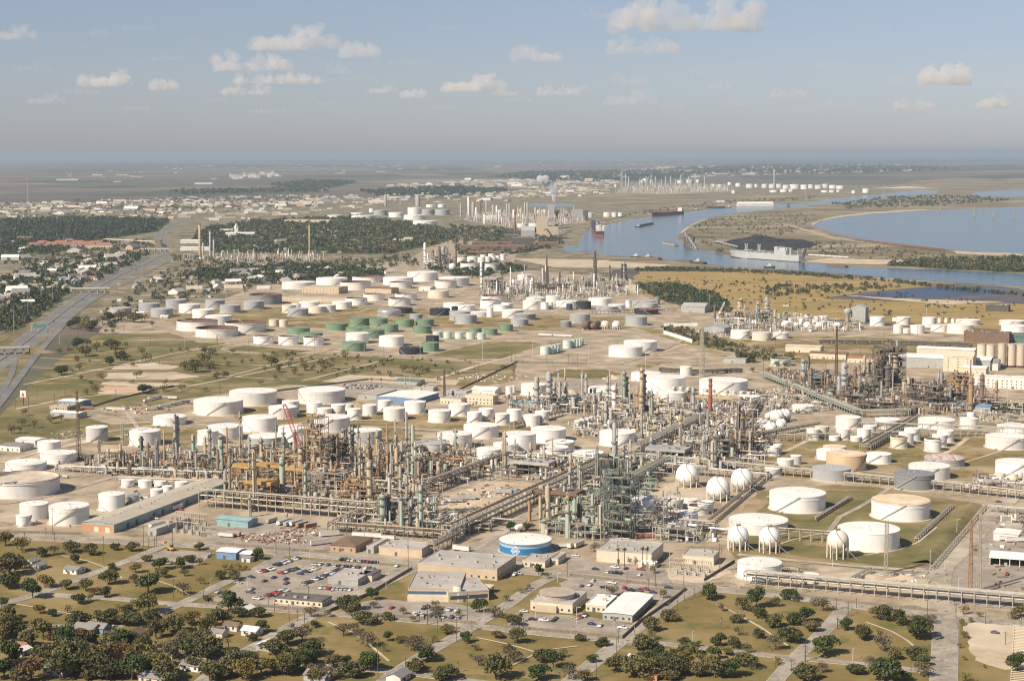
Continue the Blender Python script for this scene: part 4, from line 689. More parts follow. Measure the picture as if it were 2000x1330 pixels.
# ---- columns read off the photograph: x, width, top, base, colour
C = '''343 5 808 889 g;348 4 812 888 g;432 9 850 925 G;417 5 866 905 G;401 5 853 903 t;378 6 848 890 G;307 5 858 923 g;276 5 851 885 D;240 4 825 870 G;405 4 833 862 r;194 4 860 885 r
552 9 892 980 G;498 7 880 992 t;498 6 908 940 t;440 4 918 983 g;484 4 918 985 g;512 7 882 924 t;522 3 880 924 t;530 3 880 926 g;538 3 880 924 t;575 6 865 897 G;577 4 842 895 D;597 6 905 993 G;617 8 960 994 g;636 6 894 935 o;670 8 838 905 G;676 4 838 902 r;684 5 833 905 g;689 6 834 902 G;712 5 872 920 t;722 7 870 918 o;722 9 900 990 t;743 4 864 915 D;757 5 831 938 o;775 6 874 938 t;785 4 862 915 G;807 6 830 935 G;797 5 884 944 G;819 8 890 945 o;782 6 910 975 g;822 7 950 1030 G;747 12 965 1023 G;757 9 968 1020 D;784 6 970 1035 G;803 5 975 1030 g;835 6 1010 1036 t;858 9 1010 1038 t;842 5 900 935 G;857 6 900 945 t;806 5 905 940 G;870 4 905 940 G
489 7 985 1000 t;489 4 965 1010 g;560 5 1000 1015 t;700 4 960 1010 g;690 5 965 1000 t;675 4 975 1005 G;650 5 970 1000 g;660 4 960 990 o;640 5 950 985 t
986 7 843 925 t;1070 9 948 1033 t;1055 5 970 1035 t;1034 5 978 1018 o;1063 12 1016 1041 G;1109 7 985 1050 G;1122 7 975 1033 G;1128 4 970 1030 G;1133 6 968 1030 D;1157 5 964 1010 G;1173 9 985 1050 G;1192 6 915 985 G;1201 6 930 980 G;1215 5 940 985 G;1228 5 920 970 G;1227 4 900 935 t;1212 4 905 950 t;1200 8 825 905 g;1218 5 868 915 g;1253 5 898 930 t;1272 5 853 890 g;1286 5 880 915 g;1297 6 895 920 g;1319 5 888 925 g;1374 6 850 910 g;1393 9 860 918 g;1398 5 840 880 g
1048 8 736 800 g;1072 9 726 800 g;1082 5 748 795 g;1093 5 744 800 g;1105 5 745 798 g;1137 4 730 785 g;1145 4 730 782 g;1142 3 735 775 t;1183 6 788 830 g;1193 6 798 832 g;1199 7 752 808 w;1218 7 725 790 G;1224 4 735 788 D;1245 11 755 810 o;1253 8 718 812 t;1258 5 730 810 r;1272 7 762 828 G;1281 5 812 830 D;1353 7 757 815 g;1360 5 790 815 g;1408 12 862 900 G;1420 4 845 900 g;1430 6 873 905 G;1442 8 790 875 k;1450 7 800 870 k;1470 4 805 880 r;1484 9 838 858 t;1421 5 815 840 g;1416 4 820 838 g;1440 5 845 860 g;1343 5 850 880 g;1325 4 832 850 g;1160 5 770 800 g;1120 6 775 805 g;994 4 770 795 D;1170 5 765 790 G
1568 9 702 748 g;1572 5 705 745 t;1583 6 718 768 r;1613 7 720 766 r;1638 7 735 780 g;1648 10 708 780 g;1622 10 760 785 G;1646 9 753 786 r;1540 5 728 752 o;1688 6 695 740 t;1698 4 700 738 g;1712 10 700 758 k;1722 6 700 758 k;1728 5 705 760 r;1733 8 710 765 k;1739 6 700 760 r;1766 8 740 770 t;1774 6 735 765 t;1752 7 772 800 G;1690 8 745 775 D;1836 9 725 760 g;1851 12 755 792 g;1895 7 735 805 o;1917 7 730 790 r;1945 5 745 788 o;1870 6 750 790 r;1880 6 745 785 o;1804 6 748 765 r;1670 5 715 745 r;1678 4 712 742 r;1525 4 718 745 r;1790 5 760 785 r;1660 4 755 785 k
940 4 510 568 w;1003 4 546 570 w;1030 6 537 562 w;1040 4 540 562 w;1079 4 540 568 g;1093 3 530 568 k;1161 4 490 550 k;1164 3 505 550 k;1191 3 518 555 k;1218 5 512 560 g;1222 3 515 560 k;1138 4 540 560 g;1153 5 538 558 g;1127 3 545 562 g;1068 2 505 545 k;1062 3 525 550 k;1108 3 540 560 g;1180 3 545 560 g;1203 3 540 558 g;1050 3 545 565 g;985 4 548 566 g
830 4 474 520 w;874 3 473 505 g;845 5 488 515 r;858 5 480 520 r;866 6 482 518 g;852 4 490 518 t;870 4 480 515 g;836 3 495 520 w
1444 7 585 625 t;1448 4 582 625 t;1480 6 590 625 g;1497 7 580 622 g;1500 4 585 622 g;1477 4 596 635 g;1396 3 598 630 k;1470 4 625 642 w;1476 4 625 642 w;1513 4 605 640 t;1435 4 605 628 g;1460 4 600 628 r;1488 4 605 628 g;1420 5 612 630 g;1522 4 612 635 g;1455 3 595 620 g
915 3 385 428 w;924 5 395 425 g;938 4 392 420 r;950 3 390 420 g;963 4 400 425 g;990 3 397 430 g;995 3 398 428 g;1025 3 395 425 g;1030 3 395 430 g;1012 3 405 428 t;1018 3 405 430 t;1046 4 405 425 c;946 3 418 438 w;970 3 402 425 w;978 3 410 430 g;1003 3 410 430 w;1058 3 410 428 t;1096 3 420 440 g;900 3 398 425 g;930 3 405 425 w
753 4 380 403 g;816 8 380 403 g;782 2 385 400 g;1215 2 335 375 g;1222 2 340 375 g;1228 2 345 372 g;1262 2 345 370 g;1272 2 340 370 g;1280 2 345 368 g;1300 2 345 370 g;1310 2 345 368 g;1330 2 342 368 g;1345 2 345 368 g;1358 2 348 368 g;1376 2 345 368 g;1250 2 350 372 g;1292 2 350 370 g;1320 2 350 370 g'''
for s in C.replace('\n', ';').split(';'):
    p = s.split()
    if len(p) == 5: column(float(p[0]), float(p[1])*1.18, float(p[2]), float(p[3]), {'c': 't'}.get(p[4], p[4]))
def more_columns(px, n, hmin, hmax, cols, wmin=2.6, wmax=5.2):
    poly = [G(x, y) for x, y in px]; x0, x1 = min(p.x for p in poly), max(p.x for p in poly); y0, y1 = min(p.y for p in poly), max(p.y for p in poly); k = tr = 0
    while k < n and tr < 400:
        tr += 1; p = Vector((R.uniform(x0, x1), R.uniform(y0, y1), 0))
        if not in_poly(p, poly) or not free(p, 3): continue
        x, y = project(p); h = R.uniform(hmin, hmax)*R.choice((.6, 1, 1)); column(x, R.uniform(wmin, wmax)*ppm(p)/2.4, project((p.x, p.y, h))[1], y, R.choice(cols)); k += 1
def in_poly(p, poly):
    c = False; n = len(poly)
    for i in range(n):
        a, b = poly[i], poly[(i+1) % n]
        if (a.y > p.y) != (b.y > p.y) and p.x < (b.x-a.x)*(p.y-a.y)/(b.y-a.y)+a.x: c = not c
    return c
more_columns([(440, 890), (560, 885), (740, 900), (735, 1000), (560, 988), (440, 978)], 22, 20, 44, 'tgGoti'); more_columns([(735, 875), (830, 872), (930, 885), (830, 960), (740, 980)], 18, 18, 40, 'tgGi'); more_columns([(740, 990), (830, 970), (900, 1040), (745, 1030)], 8, 12, 30, 'Ggi'); more_columns([(1075, 985), (1150, 950), (1250, 920), (1230, 1040), (1080, 1040)], 14, 14, 34, 'GDgG'); more_columns([(1210, 850), (1290, 830), (1480, 838), (1480, 895), (1400, 915), (1250, 900)], 20, 14, 34, 'giGt'); more_columns([(1000, 792), (1080, 782), (1260, 785), (1280, 800), (1100, 805)], 10, 18, 40, 'gtG'); more_columns([(1540, 745), (1700, 750), (1900, 770), (1900, 795), (1650, 790)], 18, 18, 40, 'krgt'); more_columns([(190, 905), (330, 893), (440, 900), (430, 935), (220, 925)], 12, 14, 34, 'rGgt'); more_columns([(950, 905), (1100, 905), (1080, 930), (960, 930)], 6, 12, 26, 'tg'); more_columns([(945, 580), (1000, 560), (1230, 558), (1230, 575)], 18, 22, 48, 'gkw', 4, 7); more_columns([(915, 430), (1120, 420), (1130, 434), (960, 440)], 14, 30, 60, 'gwt', 6, 10)
for x, w, yt, yb, c in ((1387, 7.5, 739, 814, 'b'), (391, 5, 437, 503, 't'), (397, 3.5, 472, 505, 'g'), (411, 4, 449, 504, 'g'), (418, 3.5, 465, 505, 'g'), (605, 3, 437, 511, 't'), (1006, 3.5, 415, 458, 'r'), (1512, 3, 330, 360, 'g'), (1163, 3, 489, 545, 'k'), (1553, 3, 605, 640, 't')):
    column(x, w, yt, yb, c, 'stack')
stuff(FARCOL.build('distant_columns', [m_grey, m_white, m_tan, m_brn, m_dark]), 'slim columns of the refineries near the horizon', 'columns')
# ---- lattice masts and towers
def lattice(x, w, yt, yb, m, noun, guy=False, top=.35, nm='lattice_tower', place=None):
    if place is None: place = '' if 'pylon' not in noun else None
    g = G(x, yb); h = height_at(g, yt); hw = w/2/ppm(g); t = thing(nm, noun, 'lattice tower', g, GA, place, group='lattice towers')
    n = max(8, int(h/5)); b = MB(); th = max(.16, min(.45, .55/ppm(g)))
    def cn(k, i): s = hw*(1-(1-top)*k/n); return Vector((s*(1 if i in (0, 1) else -1), s*(1 if i in (0, 3) else -1), h*k/n))
    for i in range(4): b.bar(cn(0, i), cn(n, i), th*1.5)
    b.build('legs', m, t); b = MB()
    for k in range(n):
        for i in range(4):
            j = (i+1) % 4; b.bar(cn(k, i), cn(k+1, j), th*.8)
            if k: b.bar(cn(k, i), cn(k, j), th*.8)
    b.build('bracing', m, t)
    b = MB(); b.cyl((0, 0, 0), (0, 0, h*1.02), max(.18, hw*.14), n=6); b.build('riser', m, t)
    if guy:
        for k in range(3):
            a = 2.1*k+.4; q = MB(); q.bar((0, 0, h*.9), (h*.45*math.cos(a), h*.45*math.sin(a), 0), .08); q.build('guy_wire', m_galv, t)
    return t
lattice(154, 7, 762, 899, m_brn, 'tall rusty red lattice flare tower beside white tanks', nm='flare_tower')
lattice(*PX('L5', 1165, 840)[:1], 8, PX('L5', 0, 395)[1], PX('L5', 0, 838)[1], m_org, 'rusty lattice flare tower by the sandy plant road', place='', nm='flare_tower')
lattice(*PX('L5', 1217, 0)[:1], 8, PX('L5', 0, 330)[1], PX('L5', 0, 806)[1], m_galv, 'grey lattice flare tower beside the rusty one', nm='flare_tower')
lattice(*PX('L5', 680, 0)[:1], 6, PX('L5', 0, 400)[1], PX('L5', 0, 712)[1], m_galv, 'slim pale mast in front of the diked tanks', top=.9)
lattice(1371, 9, 639, 735, m_galv, 'tall grey lattice mast behind the brick stack')
lattice(1633, 5, 636, 738, m_brn, 'tall dark rusty mast in the far right unit')
lattice(868, 4, 722, 775, m_brn, 'small dark radio mast by the blue warehouse')
lattice(1068, 3, 498, 560, m_brn, 'dark derrick mast in the mid-distance refinery')
lattice(891, 2.5, 472, 520, m_brn, 'thin red mast beside the small white refinery')
lattice(1215, 4, 515, 562, m_dark, 'dark flare tower at the edge of the mid-distance refinery')
lattice(1213, 3, 335, 378, m_galv, 'grey flare tower at the farthest refinery')
for x, yb, yt in ((1726, 393, 360), (1574, 392, 372), (1836, 412, 395), (1757, 406, 392), (1903, 422, 404), (1940, 424, 407), (1980, 426, 408), (55, 395, 338+0), (140, 352, 336)):
    lattice(x, 3, yt, yb, m_galv, 'small grey transmission pylon', top=.25, nm='transmission_pylon')
# ---- pipe racks
def rack(px0, px1, w, h, levels=2, npipe=7, m=None, noun='grey pipe rack', big=False, place=None, bay=7.0, spread=None):
    p, q = G(*px0), G(*px1); L = (q-p).length; a = math.atan2(q.y-p.y, q.x-p.x)
    mid = (p+q)/2; m = m or m_galv
    t = thing('pipe_rack', noun, 'pipe rack', p, a, place, group='pipe racks'); n = max(2, round(L/bay)); bay = L/n
    LAB[-1] = (t, noun, place, project(mid))
    b = MB(); pw = .42 if ppm(mid) > 1.6 else .55
    zl = [h-k*(h*.34) for k in range(levels)]
    for s in (-1, 1): b.hexa((-pw/2, s*w/2-pw/2, 0), (pw, 0, 0), (0, pw, 0), (0, 0, h+.3))
    for z in zl: b.hexa((-pw/2, -w/2, z-.35), (pw, 0, 0), (0, w, 0), (0, 0, .35))
    me = b.data('bent', m)
    for i in range(n+1): link('bent', me, t, (i*bay, 0, 0))
    b = MB()
    for s in (-1, 1): b.hexa((0, s*w/2-.15, h-.6), (L, 0, 0), (0, .3, 0), (0, 0, .3))
    b.build('stringers', m, t)
    pms = [m_ins, m_galv, m_tan, m_grey, m_brn, m_ins]
    for z in zl:
        y = -w/2+.5; k = 0
        while y < w/2-.4 and k < npipe:
            r = R.choice((.15, .2, .25, .33, .45)); y += r+R.uniform(.05, .35)
            if y > w/2-.3: break
            e = R.uniform(0, .12)*L if R.random() < .3 else 0
            q2 = MB(); q2.cyl((e, y, z+r), (L-(R.uniform(0, .15)*L if R.random() < .3 else 0), y, z+r), r, n=6); q2.build('pipe', R.choice(pms), t); y += r; k += 1
    return t
RK = [((395, 988), (735, 1016), 9, 13, 3, 6, 'long two-deck front pipe rack before the rust-coloured unit'), ((735, 1016), (758, 985), 7, 10, 2, 4, 'short rack joining the front pipe rack'),
      ((645, 1038), (888, 1056), 8, 7, 2, 6, 'low pipe rack behind the brown-roofed office'), ((840, 1082), (890, 1056), 6, 7, 2, 5, 'short pipe rack angled behind the beige block'), ((648, 1040), (735, 1000), 5, 8, 1, 5, 'slanting pipe rack by the trailers'),
      ((872, 1060), (1175, 918), 7, 12, 3, 5, 'long diagonal pipe rack beside the laydown yard'), ((830, 965), (990, 905), 8, 10, 2, 6, 'brown pipe rack behind the laydown yard'), ((1000, 900), (1380, 930), 7, 8, 2, 6, 'pipe rack behind the three spheres'),
      ((1150, 1000), (1300, 915), 9, 10, 2, 8, 'dense dark pipe rack by the green-grey unit'), ((1240, 895), (1370, 830), 10, 11, 2, 8, 'broad pipe rack through the unit below the brick stack'), ((1225, 900), (1880, 962), 6, 7, 2, 6, 'very long pipe rack crossing behind the diked field'),
      ((1880, 962), (2080, 985), 8, 7, 2, 6, 'pipe rack at the right edge of the diked field'), ((1260, 918), (1500, 940), 6, 6, 1, 5, 'pipe rack behind the white spheres'), ((1490, 738), (1680, 815), 11, 7, 2, 9, 'wide green-grey pipe rack running down from the brick stack'),
      ((1680, 815), (1770, 812), 11, 7, 2, 9, 'bend of the wide green-grey pipe rack'), ((1770, 812), (1800, 802), 9, 7, 2, 7, 'short stub of the wide pipe rack'), ((1690, 880), (1790, 825), 10, 6, 2, 9, 'green-grey pipe rack between the upright tanks'),
      ((1520, 862), (1960, 850), 6, 6, 1, 5, 'pipe rack along the upright tanks'), ((1640, 835), (2060, 852), 6, 6, 1, 5, 'pale pipe rack behind the upright tanks'), ((1420, 868), (1600, 835), 8, 6, 2, 6, 'pipe rack beside the clustered spheres'),
      ((1455, 1140), (2080, 1195), 7, 8, 2, 7, 'long roadside pipe rack at the refinery edge'), ((1500, 1112), (1560, 1118), 4, 3, 1, 4, 'low pipe rack by the round white tank'), ((1660, 1140), (1700, 1118), 4, 3, 1, 5, 'low grey pipe bundle near the sand pad'),
      ((1380, 1030), (1530, 905), 5, 3.5, 1, 6, 'sloping pipe rack beside the white spheres'), ((1520, 1052), (1650, 1062), 4, 7, 1, 4, 'pipe bridge between the small spheres'), ((1820, 1115), (1925, 992), 3, 1.6, 1, 4, 'pipe track along the dike road'),
      ((1590, 1018), (1660, 975), 4, 1.6, 1, 5, 'low brown pipe track between diked tanks'), ((1790, 1055), (1860, 990), 3, 1.6, 1, 4, 'low pipe track beyond the tan-topped tank'), ((1500, 975), (1560, 985), 4, 2.5, 1, 4, 'low pipes by the sphere road'),
      ((230, 945), (440, 955), 7, 6, 2, 5, 'pipe rack behind the long grey warehouse'), ((115, 922), (440, 935), 5, 5, 1, 5, 'low pipe rack crossing left of the units'), ((1000, 838), (1095, 812), 5, 6, 2, 5, 'dark pipe rack beside small white tanks'), ((1110, 850), (1170, 852), 6, 6, 1, 5, 'pipe rack beneath the row of slim tanks'),
      ((745, 910), (870, 880), 8, 9, 2, 6, 'pipe rack above the brown unit'), ((960, 905), (1090, 912), 8, 8, 2, 6, 'pipe rack beside the air coolers'), ((1450, 835), (1480, 790), 7, 7, 2, 6, 'pipe rack below the clustered spheres'), ((1150, 615), (1330, 608), 5, 6, 1, 4, 'white overhead pipe bridge by grey tanks'), ((1930, 1000), (2060, 1012), 5, 5, 1, 5, 'pipe bridge over the plant road'), ((1310, 1035), (1395, 1042), 6, 8, 2, 5, 'pipe rack by the substation')]
for a, b_, w, h, lv, npp, noun in RK:
    green = 'green-grey' in noun
    rack(a, b_, w, h, lv, npp, m_grn if green else m_brn if 'brown' in noun else None, noun, place='')
# ---- open steel structures with decks and equipment
def structure(x, yb, w, d, h, lv=4, m=None, noun='grey steel process structure', eq='gti', hood=None):
    h *= .72 if h < 40 else 1.0; w *= .85
    g = G(x, yb); t = thing('process_structure', noun, 'steel structure', g, GA, group='open steel structures'); m = m or m_galv
    FOOT.append((g.x, g.y, max(w, d)*.55)); th = .38
    nx, ny = max(1, round(w/6)), max(1, round(d/6)); b = MB()
    for i in range(nx+1):
        for j in range(ny+1): b.hexa((-w/2+w*i/nx-th/2, -d/2+d*j/ny-th/2, 0), (th, 0, 0), (0, th, 0), (0, 0, h))
    b.build('posts', m, t); b = MB()
    for k in range(1, lv+1):
        z = h*k/lv
        for i in range(nx+1): b.hexa((-w/2+w*i/nx-.14, -d/2, z-.4), (.28, 0, 0), (0, d, 0), (0, 0, .4))
        for j in range(ny+1): b.hexa((-w/2, -d/2+d*j/ny-.14, z-.4), (w, 0, 0), (0, .28, 0), (0, 0, .4))
    for k in range(lv):
        z0, z1 = h*k/lv, h*(k+1)/lv
        for s in (-1, 1): b.bar((-w/2, s*d/2, z0), (-w/2+w/nx, s*d/2, z1), .2); b.bar((s*w/2, -d/2, z1), (s*w/2, -d/2+d/ny, z0), .2)
    b.build('beams', m, t)
    for k in range(1, lv+1):
        z = h*k/lv; q = MB(); fw = R.choice((.3, .45, .6)); q.hexa((-w/2-.4+w*(1-fw)*R.random(), -d/2-.4, z), (w*fw, 0, 0), (0, (d+.8)*R.choice((1, .5)), 0), (0, 0, .12)); dk = q.build('deck', m_grate, t)
        q = MB()
        for s in (-1, 1): q.hexa((-w/2-.4, s*(d/2+.4)-.05, z+1.0), (w+.8, 0, 0), (0, .1, 0), (0, 0, .1))
        q.hexa((-w/2-.4, -d/2-.4, z+1.0), (.1, 0, 0), (0, d+.8, 0), (0, 0, .1)); q.build('handrail', m_yelo if R.random() < .1 else m_galv, dk)
    for k in range(lv+1):
        z = h*k/lv+.2
        for _ in range(max(1, int(w*d/55))):
            q = MB(); cx, cy = R.uniform(-w*.38, w*.38), R.uniform(-d*.38, d*.38); r = R.uniform(.6, 1.5); v = R.random(); hh = h/lv
            if v < .45: q.cyl((cx-R.uniform(1.5, 3.5), cy, z+r+.3), (cx+R.uniform(1.5, 3.5), cy, z+r+.3), r, n=10); nm = 'exchanger'
            elif v < .75: q.cyl((cx, cy, z), (cx, cy, z+min(hh*.85, R.uniform(3, 9))), r, n=10); nm = 'vessel'
            else: q.box((cx, cy, z), (R.uniform(1.5, 4), R.uniform(1.5, 4), hh*R.uniform(.3, .7)), 0); nm = 'equipment_box'
            q.build(nm, VM[R.choice(eq)], t)
    if hood:
        q = MB(); q.hexa((-w/2-.6, -d/2-.6, h+.1), (w+1.2, 0, 0), (0, d+1.2, 0), (0, 0, 2.4)); q.build('fan_housing', hood, t)
    return t
m_fan = mat('ochre_fan_housing', (.50, .31, .10), .75, (.36, .21, .08), .25)
ST = [(512, 985, 26, 12, 22, 4, m_org, 'tan steel structure under ochre fan housings', 'gtoi', m_fan), (480, 948, 22, 9, 20, 3, m_org, 'rust structure with ochre fans behind a green column', 'gto', m_fan), (530, 950, 26, 9, 22, 3, m_org, 'rust structure with long ochre fan housing', 'gto', m_fan), (576, 955, 22, 9, 21, 3, m_org, 'rust structure with ochre fans beside the crane unit', 'gto', m_fan),
      (622, 942, 14, 14, 52, 6, m_tan, 'tall braced cat-cracker structure under the tan reactor', 'ogt', None), (646, 968, 34, 18, 26, 4, m_galv, 'pale steel structure with many exchangers', 'ogtr', None), (700, 985, 26, 14, 22, 4, m_org, 'orange-stained steel structure at the unit corner', 'or', None), (605, 925, 16, 14, 40, 5, m_org, 'rust structure with red equipment beside the crane', 'or', None), (660, 915, 20, 18, 34, 5, m_brn, 'dark brown structure behind the reactor', 'kr', None), (850, 930, 22, 12, 22, 3, m_brn, 'dark structure beside brown racks', 'krD', None),
      (545, 980, 22, 10, 15, 3, m_galv, 'grey structure before the green column', 'gtr', None), (755, 930, 16, 12, 18, 3, m_org, 'orange structure under the tall rust flue', 'or', None), (730, 945, 18, 12, 20, 3, m_brn, 'brown structure behind the tan column', 'kgr', None), (790, 1000, 30, 14, 12, 2, m_dkg, 'dark blue-grey compressor structure', 'kDg', None), (820, 925, 18, 12, 20, 3, m_galv, 'grey structure by twin rust columns', 'gG', None), (700, 920, 22, 14, 16, 3, m_brn, 'low brown structure behind green columns', 'kr', None),
      (1213, 1050, 22, 16, 42, 7, m_dkg, 'tall dark teal deck tower by white tanks', 'DkGr', None), (1200, 1015, 18, 16, 44, 6, m_dkg, 'dark green deck tower behind', 'DkG', None), (1150, 1050, 26, 14, 14, 2, m_galv, 'low grey structure with green vessels', 'Gg', None), (1100, 1042, 22, 12, 12, 2, m_galv, 'low structure beside the tan column', 'gG', None), (1090, 985, 40, 14, 12, 1, m_brn, 'long brown-roofed cooler bank on posts', 'gk', m_brn), (1040, 925, 40, 16, 12, 2, m_dkg, 'dark louvred cooling bank behind the yard', 'kD', m_ins),
      (1320, 1055, 34, 12, 13, 2, m_ins, 'pale pump structure near the substation', 'igw', None), (1290, 1040, 8, 8, 34, 5, m_ins, 'slim pale ladder tower by white tanks', 'i', None), (1315, 1035, 8, 8, 36, 5, m_ins, 'second slim pale ladder tower by white tanks', 'i', None), (1305, 895, 40, 18, 10, 2, m_galv, 'blue-grey cooler structure above the spheres', 'BgD', m_grey), (1240, 920, 30, 16, 12, 2, m_galv, 'grey exchanger structure behind the pipe track', 'giD', None), (1410, 900, 20, 16, 26, 4, m_dark, 'dark vertical furnace structure', 'kGr', None), (1450, 885, 26, 18, 24, 4, m_brn, 'red-brown structure beside the dark furnace', 'rok', None), (1340, 885, 22, 16, 12, 2, m_galv, 'grey structure beside the tan block', 'git', None), (1370, 862, 26, 14, 14, 2, m_galv, 'grey structure right of the tan block', 'gi', None),
      (1140, 795, 26, 12, 16, 3, m_galv, 'pale steel frame between slim columns', 'gi', None), (1090, 800, 22, 14, 18, 3, m_dark, 'dark frame behind slim columns', 'kg', None), (1160, 805, 40, 14, 12, 2, m_galv, 'grey frame below the slim column pair', 'gik', None), (1215, 815, 30, 14, 14, 2, m_galv, 'grey frame before the orange reactor', 'gto', None), (1330, 785, 40, 10, 10, 1, m_dark, 'dark cooling tower bank with fan stacks', 'k', m_brn), (1400, 790, 60, 10, 9, 1, m_tan, 'beige cooling tower bank with fan stacks', 't', m_tan),
      (1745, 760, 26, 22, 48, 6, m_dark, 'tall dark coker structure with tan drum', 'krg', None), (1715, 762, 14, 12, 46, 6, m_dark, 'dark coker tower beside the tall structure', 'kr', None), (1600, 760, 34, 16, 18, 3, m_dark, 'dark structure among maroon columns', 'krB', None), (1640, 775, 30, 14, 16, 3, m_dark, 'dark structure by the pink column', 'krD', None), (1670, 790, 40, 14, 14, 2, m_dark, 'sooty low structure behind pipe bends', 'kr', None), (1720, 800, 50, 16, 12, 2, m_dark, 'long sooty structure with vessels', 'krg', None), (1830, 798, 24, 16, 32, 4, m_dark, 'black heater structure by the grey flue', 'k', None), (1800, 790, 30, 14, 20, 3, m_dark, 'sooty structure left of the black heater', 'krt', None), (1870, 790, 26, 16, 18, 3, m_dark, 'dark structure right of the black heater', 'kr', None), (1875, 765, 30, 18, 26, 4, m_org, 'rust-orange gantry structure before the white hall', 'or', None), (1700, 775, 24, 14, 20, 3, m_dkg, 'dark structure with the teal drum', 'kD', None),
      (962, 570, 34, 30, 34, 4, m_galv, 'boxy boiler structure in the mid-distance refinery', 'gi', m_grey), (1010, 575, 40, 20, 18, 3, m_galv, 'pale frame in the mid-distance refinery', 'gi', None), (1060, 570, 50, 24, 20, 3, m_dark, 'dark frame below the derrick mast', 'kg', None), (1110, 568, 60, 30, 20, 3, m_galv, 'long frame in the mid-distance refinery', 'gik', None), (1160, 565, 60, 30, 22, 3, m_galv, 'frame around the black stacks', 'kg', None), (1210, 565, 40, 24, 22, 3, m_galv, 'frame before the scrubland', 'gt', None),
      (860, 518, 40, 30, 36, 4, m_galv, 'tall frame of the small white refinery', 'gir', None), (840, 522, 30, 20, 16, 2, m_galv, 'low frame of the small white refinery', 'w', None), (1450, 628, 40, 20, 22, 3, m_tan, 'tan frame of the channel-side unit', 'tg', None), (1490, 628, 40, 20, 20, 3, m_galv, 'grey frame of the channel-side unit', 'gk', None), (1520, 634, 30, 20, 14, 2, m_galv, 'low frame of the channel-side unit', 'gk', None), (1420, 636, 30, 16, 12, 2, m_galv, 'pale frame beside the channel-side unit', 'gt', None)]
for a in ST: structure(*a)
# reactor drums standing on the structures
def raised_drum(x, w, yt, yb, ground_y, col, noun):
    g = G(x, ground_y); r = w/2/ppm(g); z0 = height_at(g, yb); z1 = height_at(g, yt)
    t = thing('reactor_drum', noun, 'reactor', (g.x, g.y, 0), GA, ''); LAB[-1] = (t, noun, '', project((g.x, g.y, z0)))
    b = MB(); b.lathe([(r*.3, z0), (r*.85, z0+r*.7), (r, z0+r*1.3), (r, z0+(z1-z0)*.6), (r*.8, z0+(z1-z0)*.66), (r*.8, z1-r*.4), (r*.4, z1), (.01, z1+.2)], 24); b.build('shell', VM[col], t)
    for k in (.3, .6, .82, 1.0):
        q = MB(); z = z0+(z1-z0)*k; q.lathe([(r*.8, z), (r*1.35, z), (r*1.35, z+.15), (r*.8, z+.16)], 20, smooth=False); q.lathe([(r*1.35, z+1), (r*1.35, z+1.15)], 20); q.build('platform', m_grate, t)
    q = MB()
    for k in range(4): a = k*1.57+.78; q.bar((r*.9*math.cos(a), r*.9*math.sin(a), 0), (r*.9*math.cos(a), r*.9*math.sin(a), z0+r*1.2), .5)
    q.build('support_legs', m_tan, t)
    return t
raised_drum(621, 13, 838, 895, 942, 't', 'fat tan reactor drum high on a braced tower'); raised_drum(588, 12, 872, 935, 930, 't', 'tan regenerator drum beside the red crane'); raised_drum(1747, 16, 690, 730, 762, 't', 'fat tan coke drum in the dark coker'); raised_drum(637, 14, 893, 940, 945, 'o', 'orange coated reactor below the tan drum')
# ---- air-cooler / cooling-tower fan stacks
def fan_stack(x, yb, z, r=2.8, h=3.2):
    g = G(x, yb); t = thing('fan_stack', 'round cooling-tower fan stack', 'fan stack', (g.x, g.y, z), 0); LAB[-1] = (t, LAB[-1][1], None, project((g.x, g.y, 0)))
    b = MB(); b.lathe([(r*1.1, 0), (r*.92, h*.5), (r, h), (r*.9, h), (r*.85, h*.4)], 16); b.build('cone', m_ins, t)
    q = MB(); q.cyl((0, 0, h*.4), (0, 0, h*.7), r*.2, n=8)
    for k in range(4): a = k*1.57; q.bar((0, 0, h*.6), (r*.8*math.cos(a), r*.8*math.sin(a), h*.6), .3)
    q.build('fan', m_dark, t)
for i in range(3): fan_stack(1316+i*14, 783-i*-1, 12.5)
for i in range(6): fan_stack(1378+i*14 if i < 2 else 1388+i*15, 787+i, 11.4)
# ---- horizontal drums and bullets
def bullet(x0, y0, x1, y1, r, col='w', lift=1.4, noun=None):
    p, q = G(x0, y0), G(x1, y1); L = (q-p).length; t = thing('pressure_bullet', noun or VN[col] + ' horizontal drum on saddles', 'drum', p, math.atan2(q.y-p.y, q.x-p.x), group='horizontal drums')
    n = 16; prof = [(.01, 0), (r*.6, r*.15), (r*.92, r*.45), (r, r*.8), (r, L-r*.8), (r*.92, L-r*.45), (r*.6, L-r*.15), (.01, L)]
    b = MB(); b.lathe(prof, n); b.v = [(z, x, y+r+lift) for x, y, z in b.v]; b.build('shell', VM[col], t)
    for f in (.22, .78): k = MB(); k.hexa((L*f-.4, -r*.8, 0), (.8, 0, 0), (0, r*1.6, 0), (0, 0, lift+r*.6)); k.build('saddle', m_kerb, t)
    FOOT.append(((p.x+q.x)/2, (p.y+q.y)/2, L*.4))
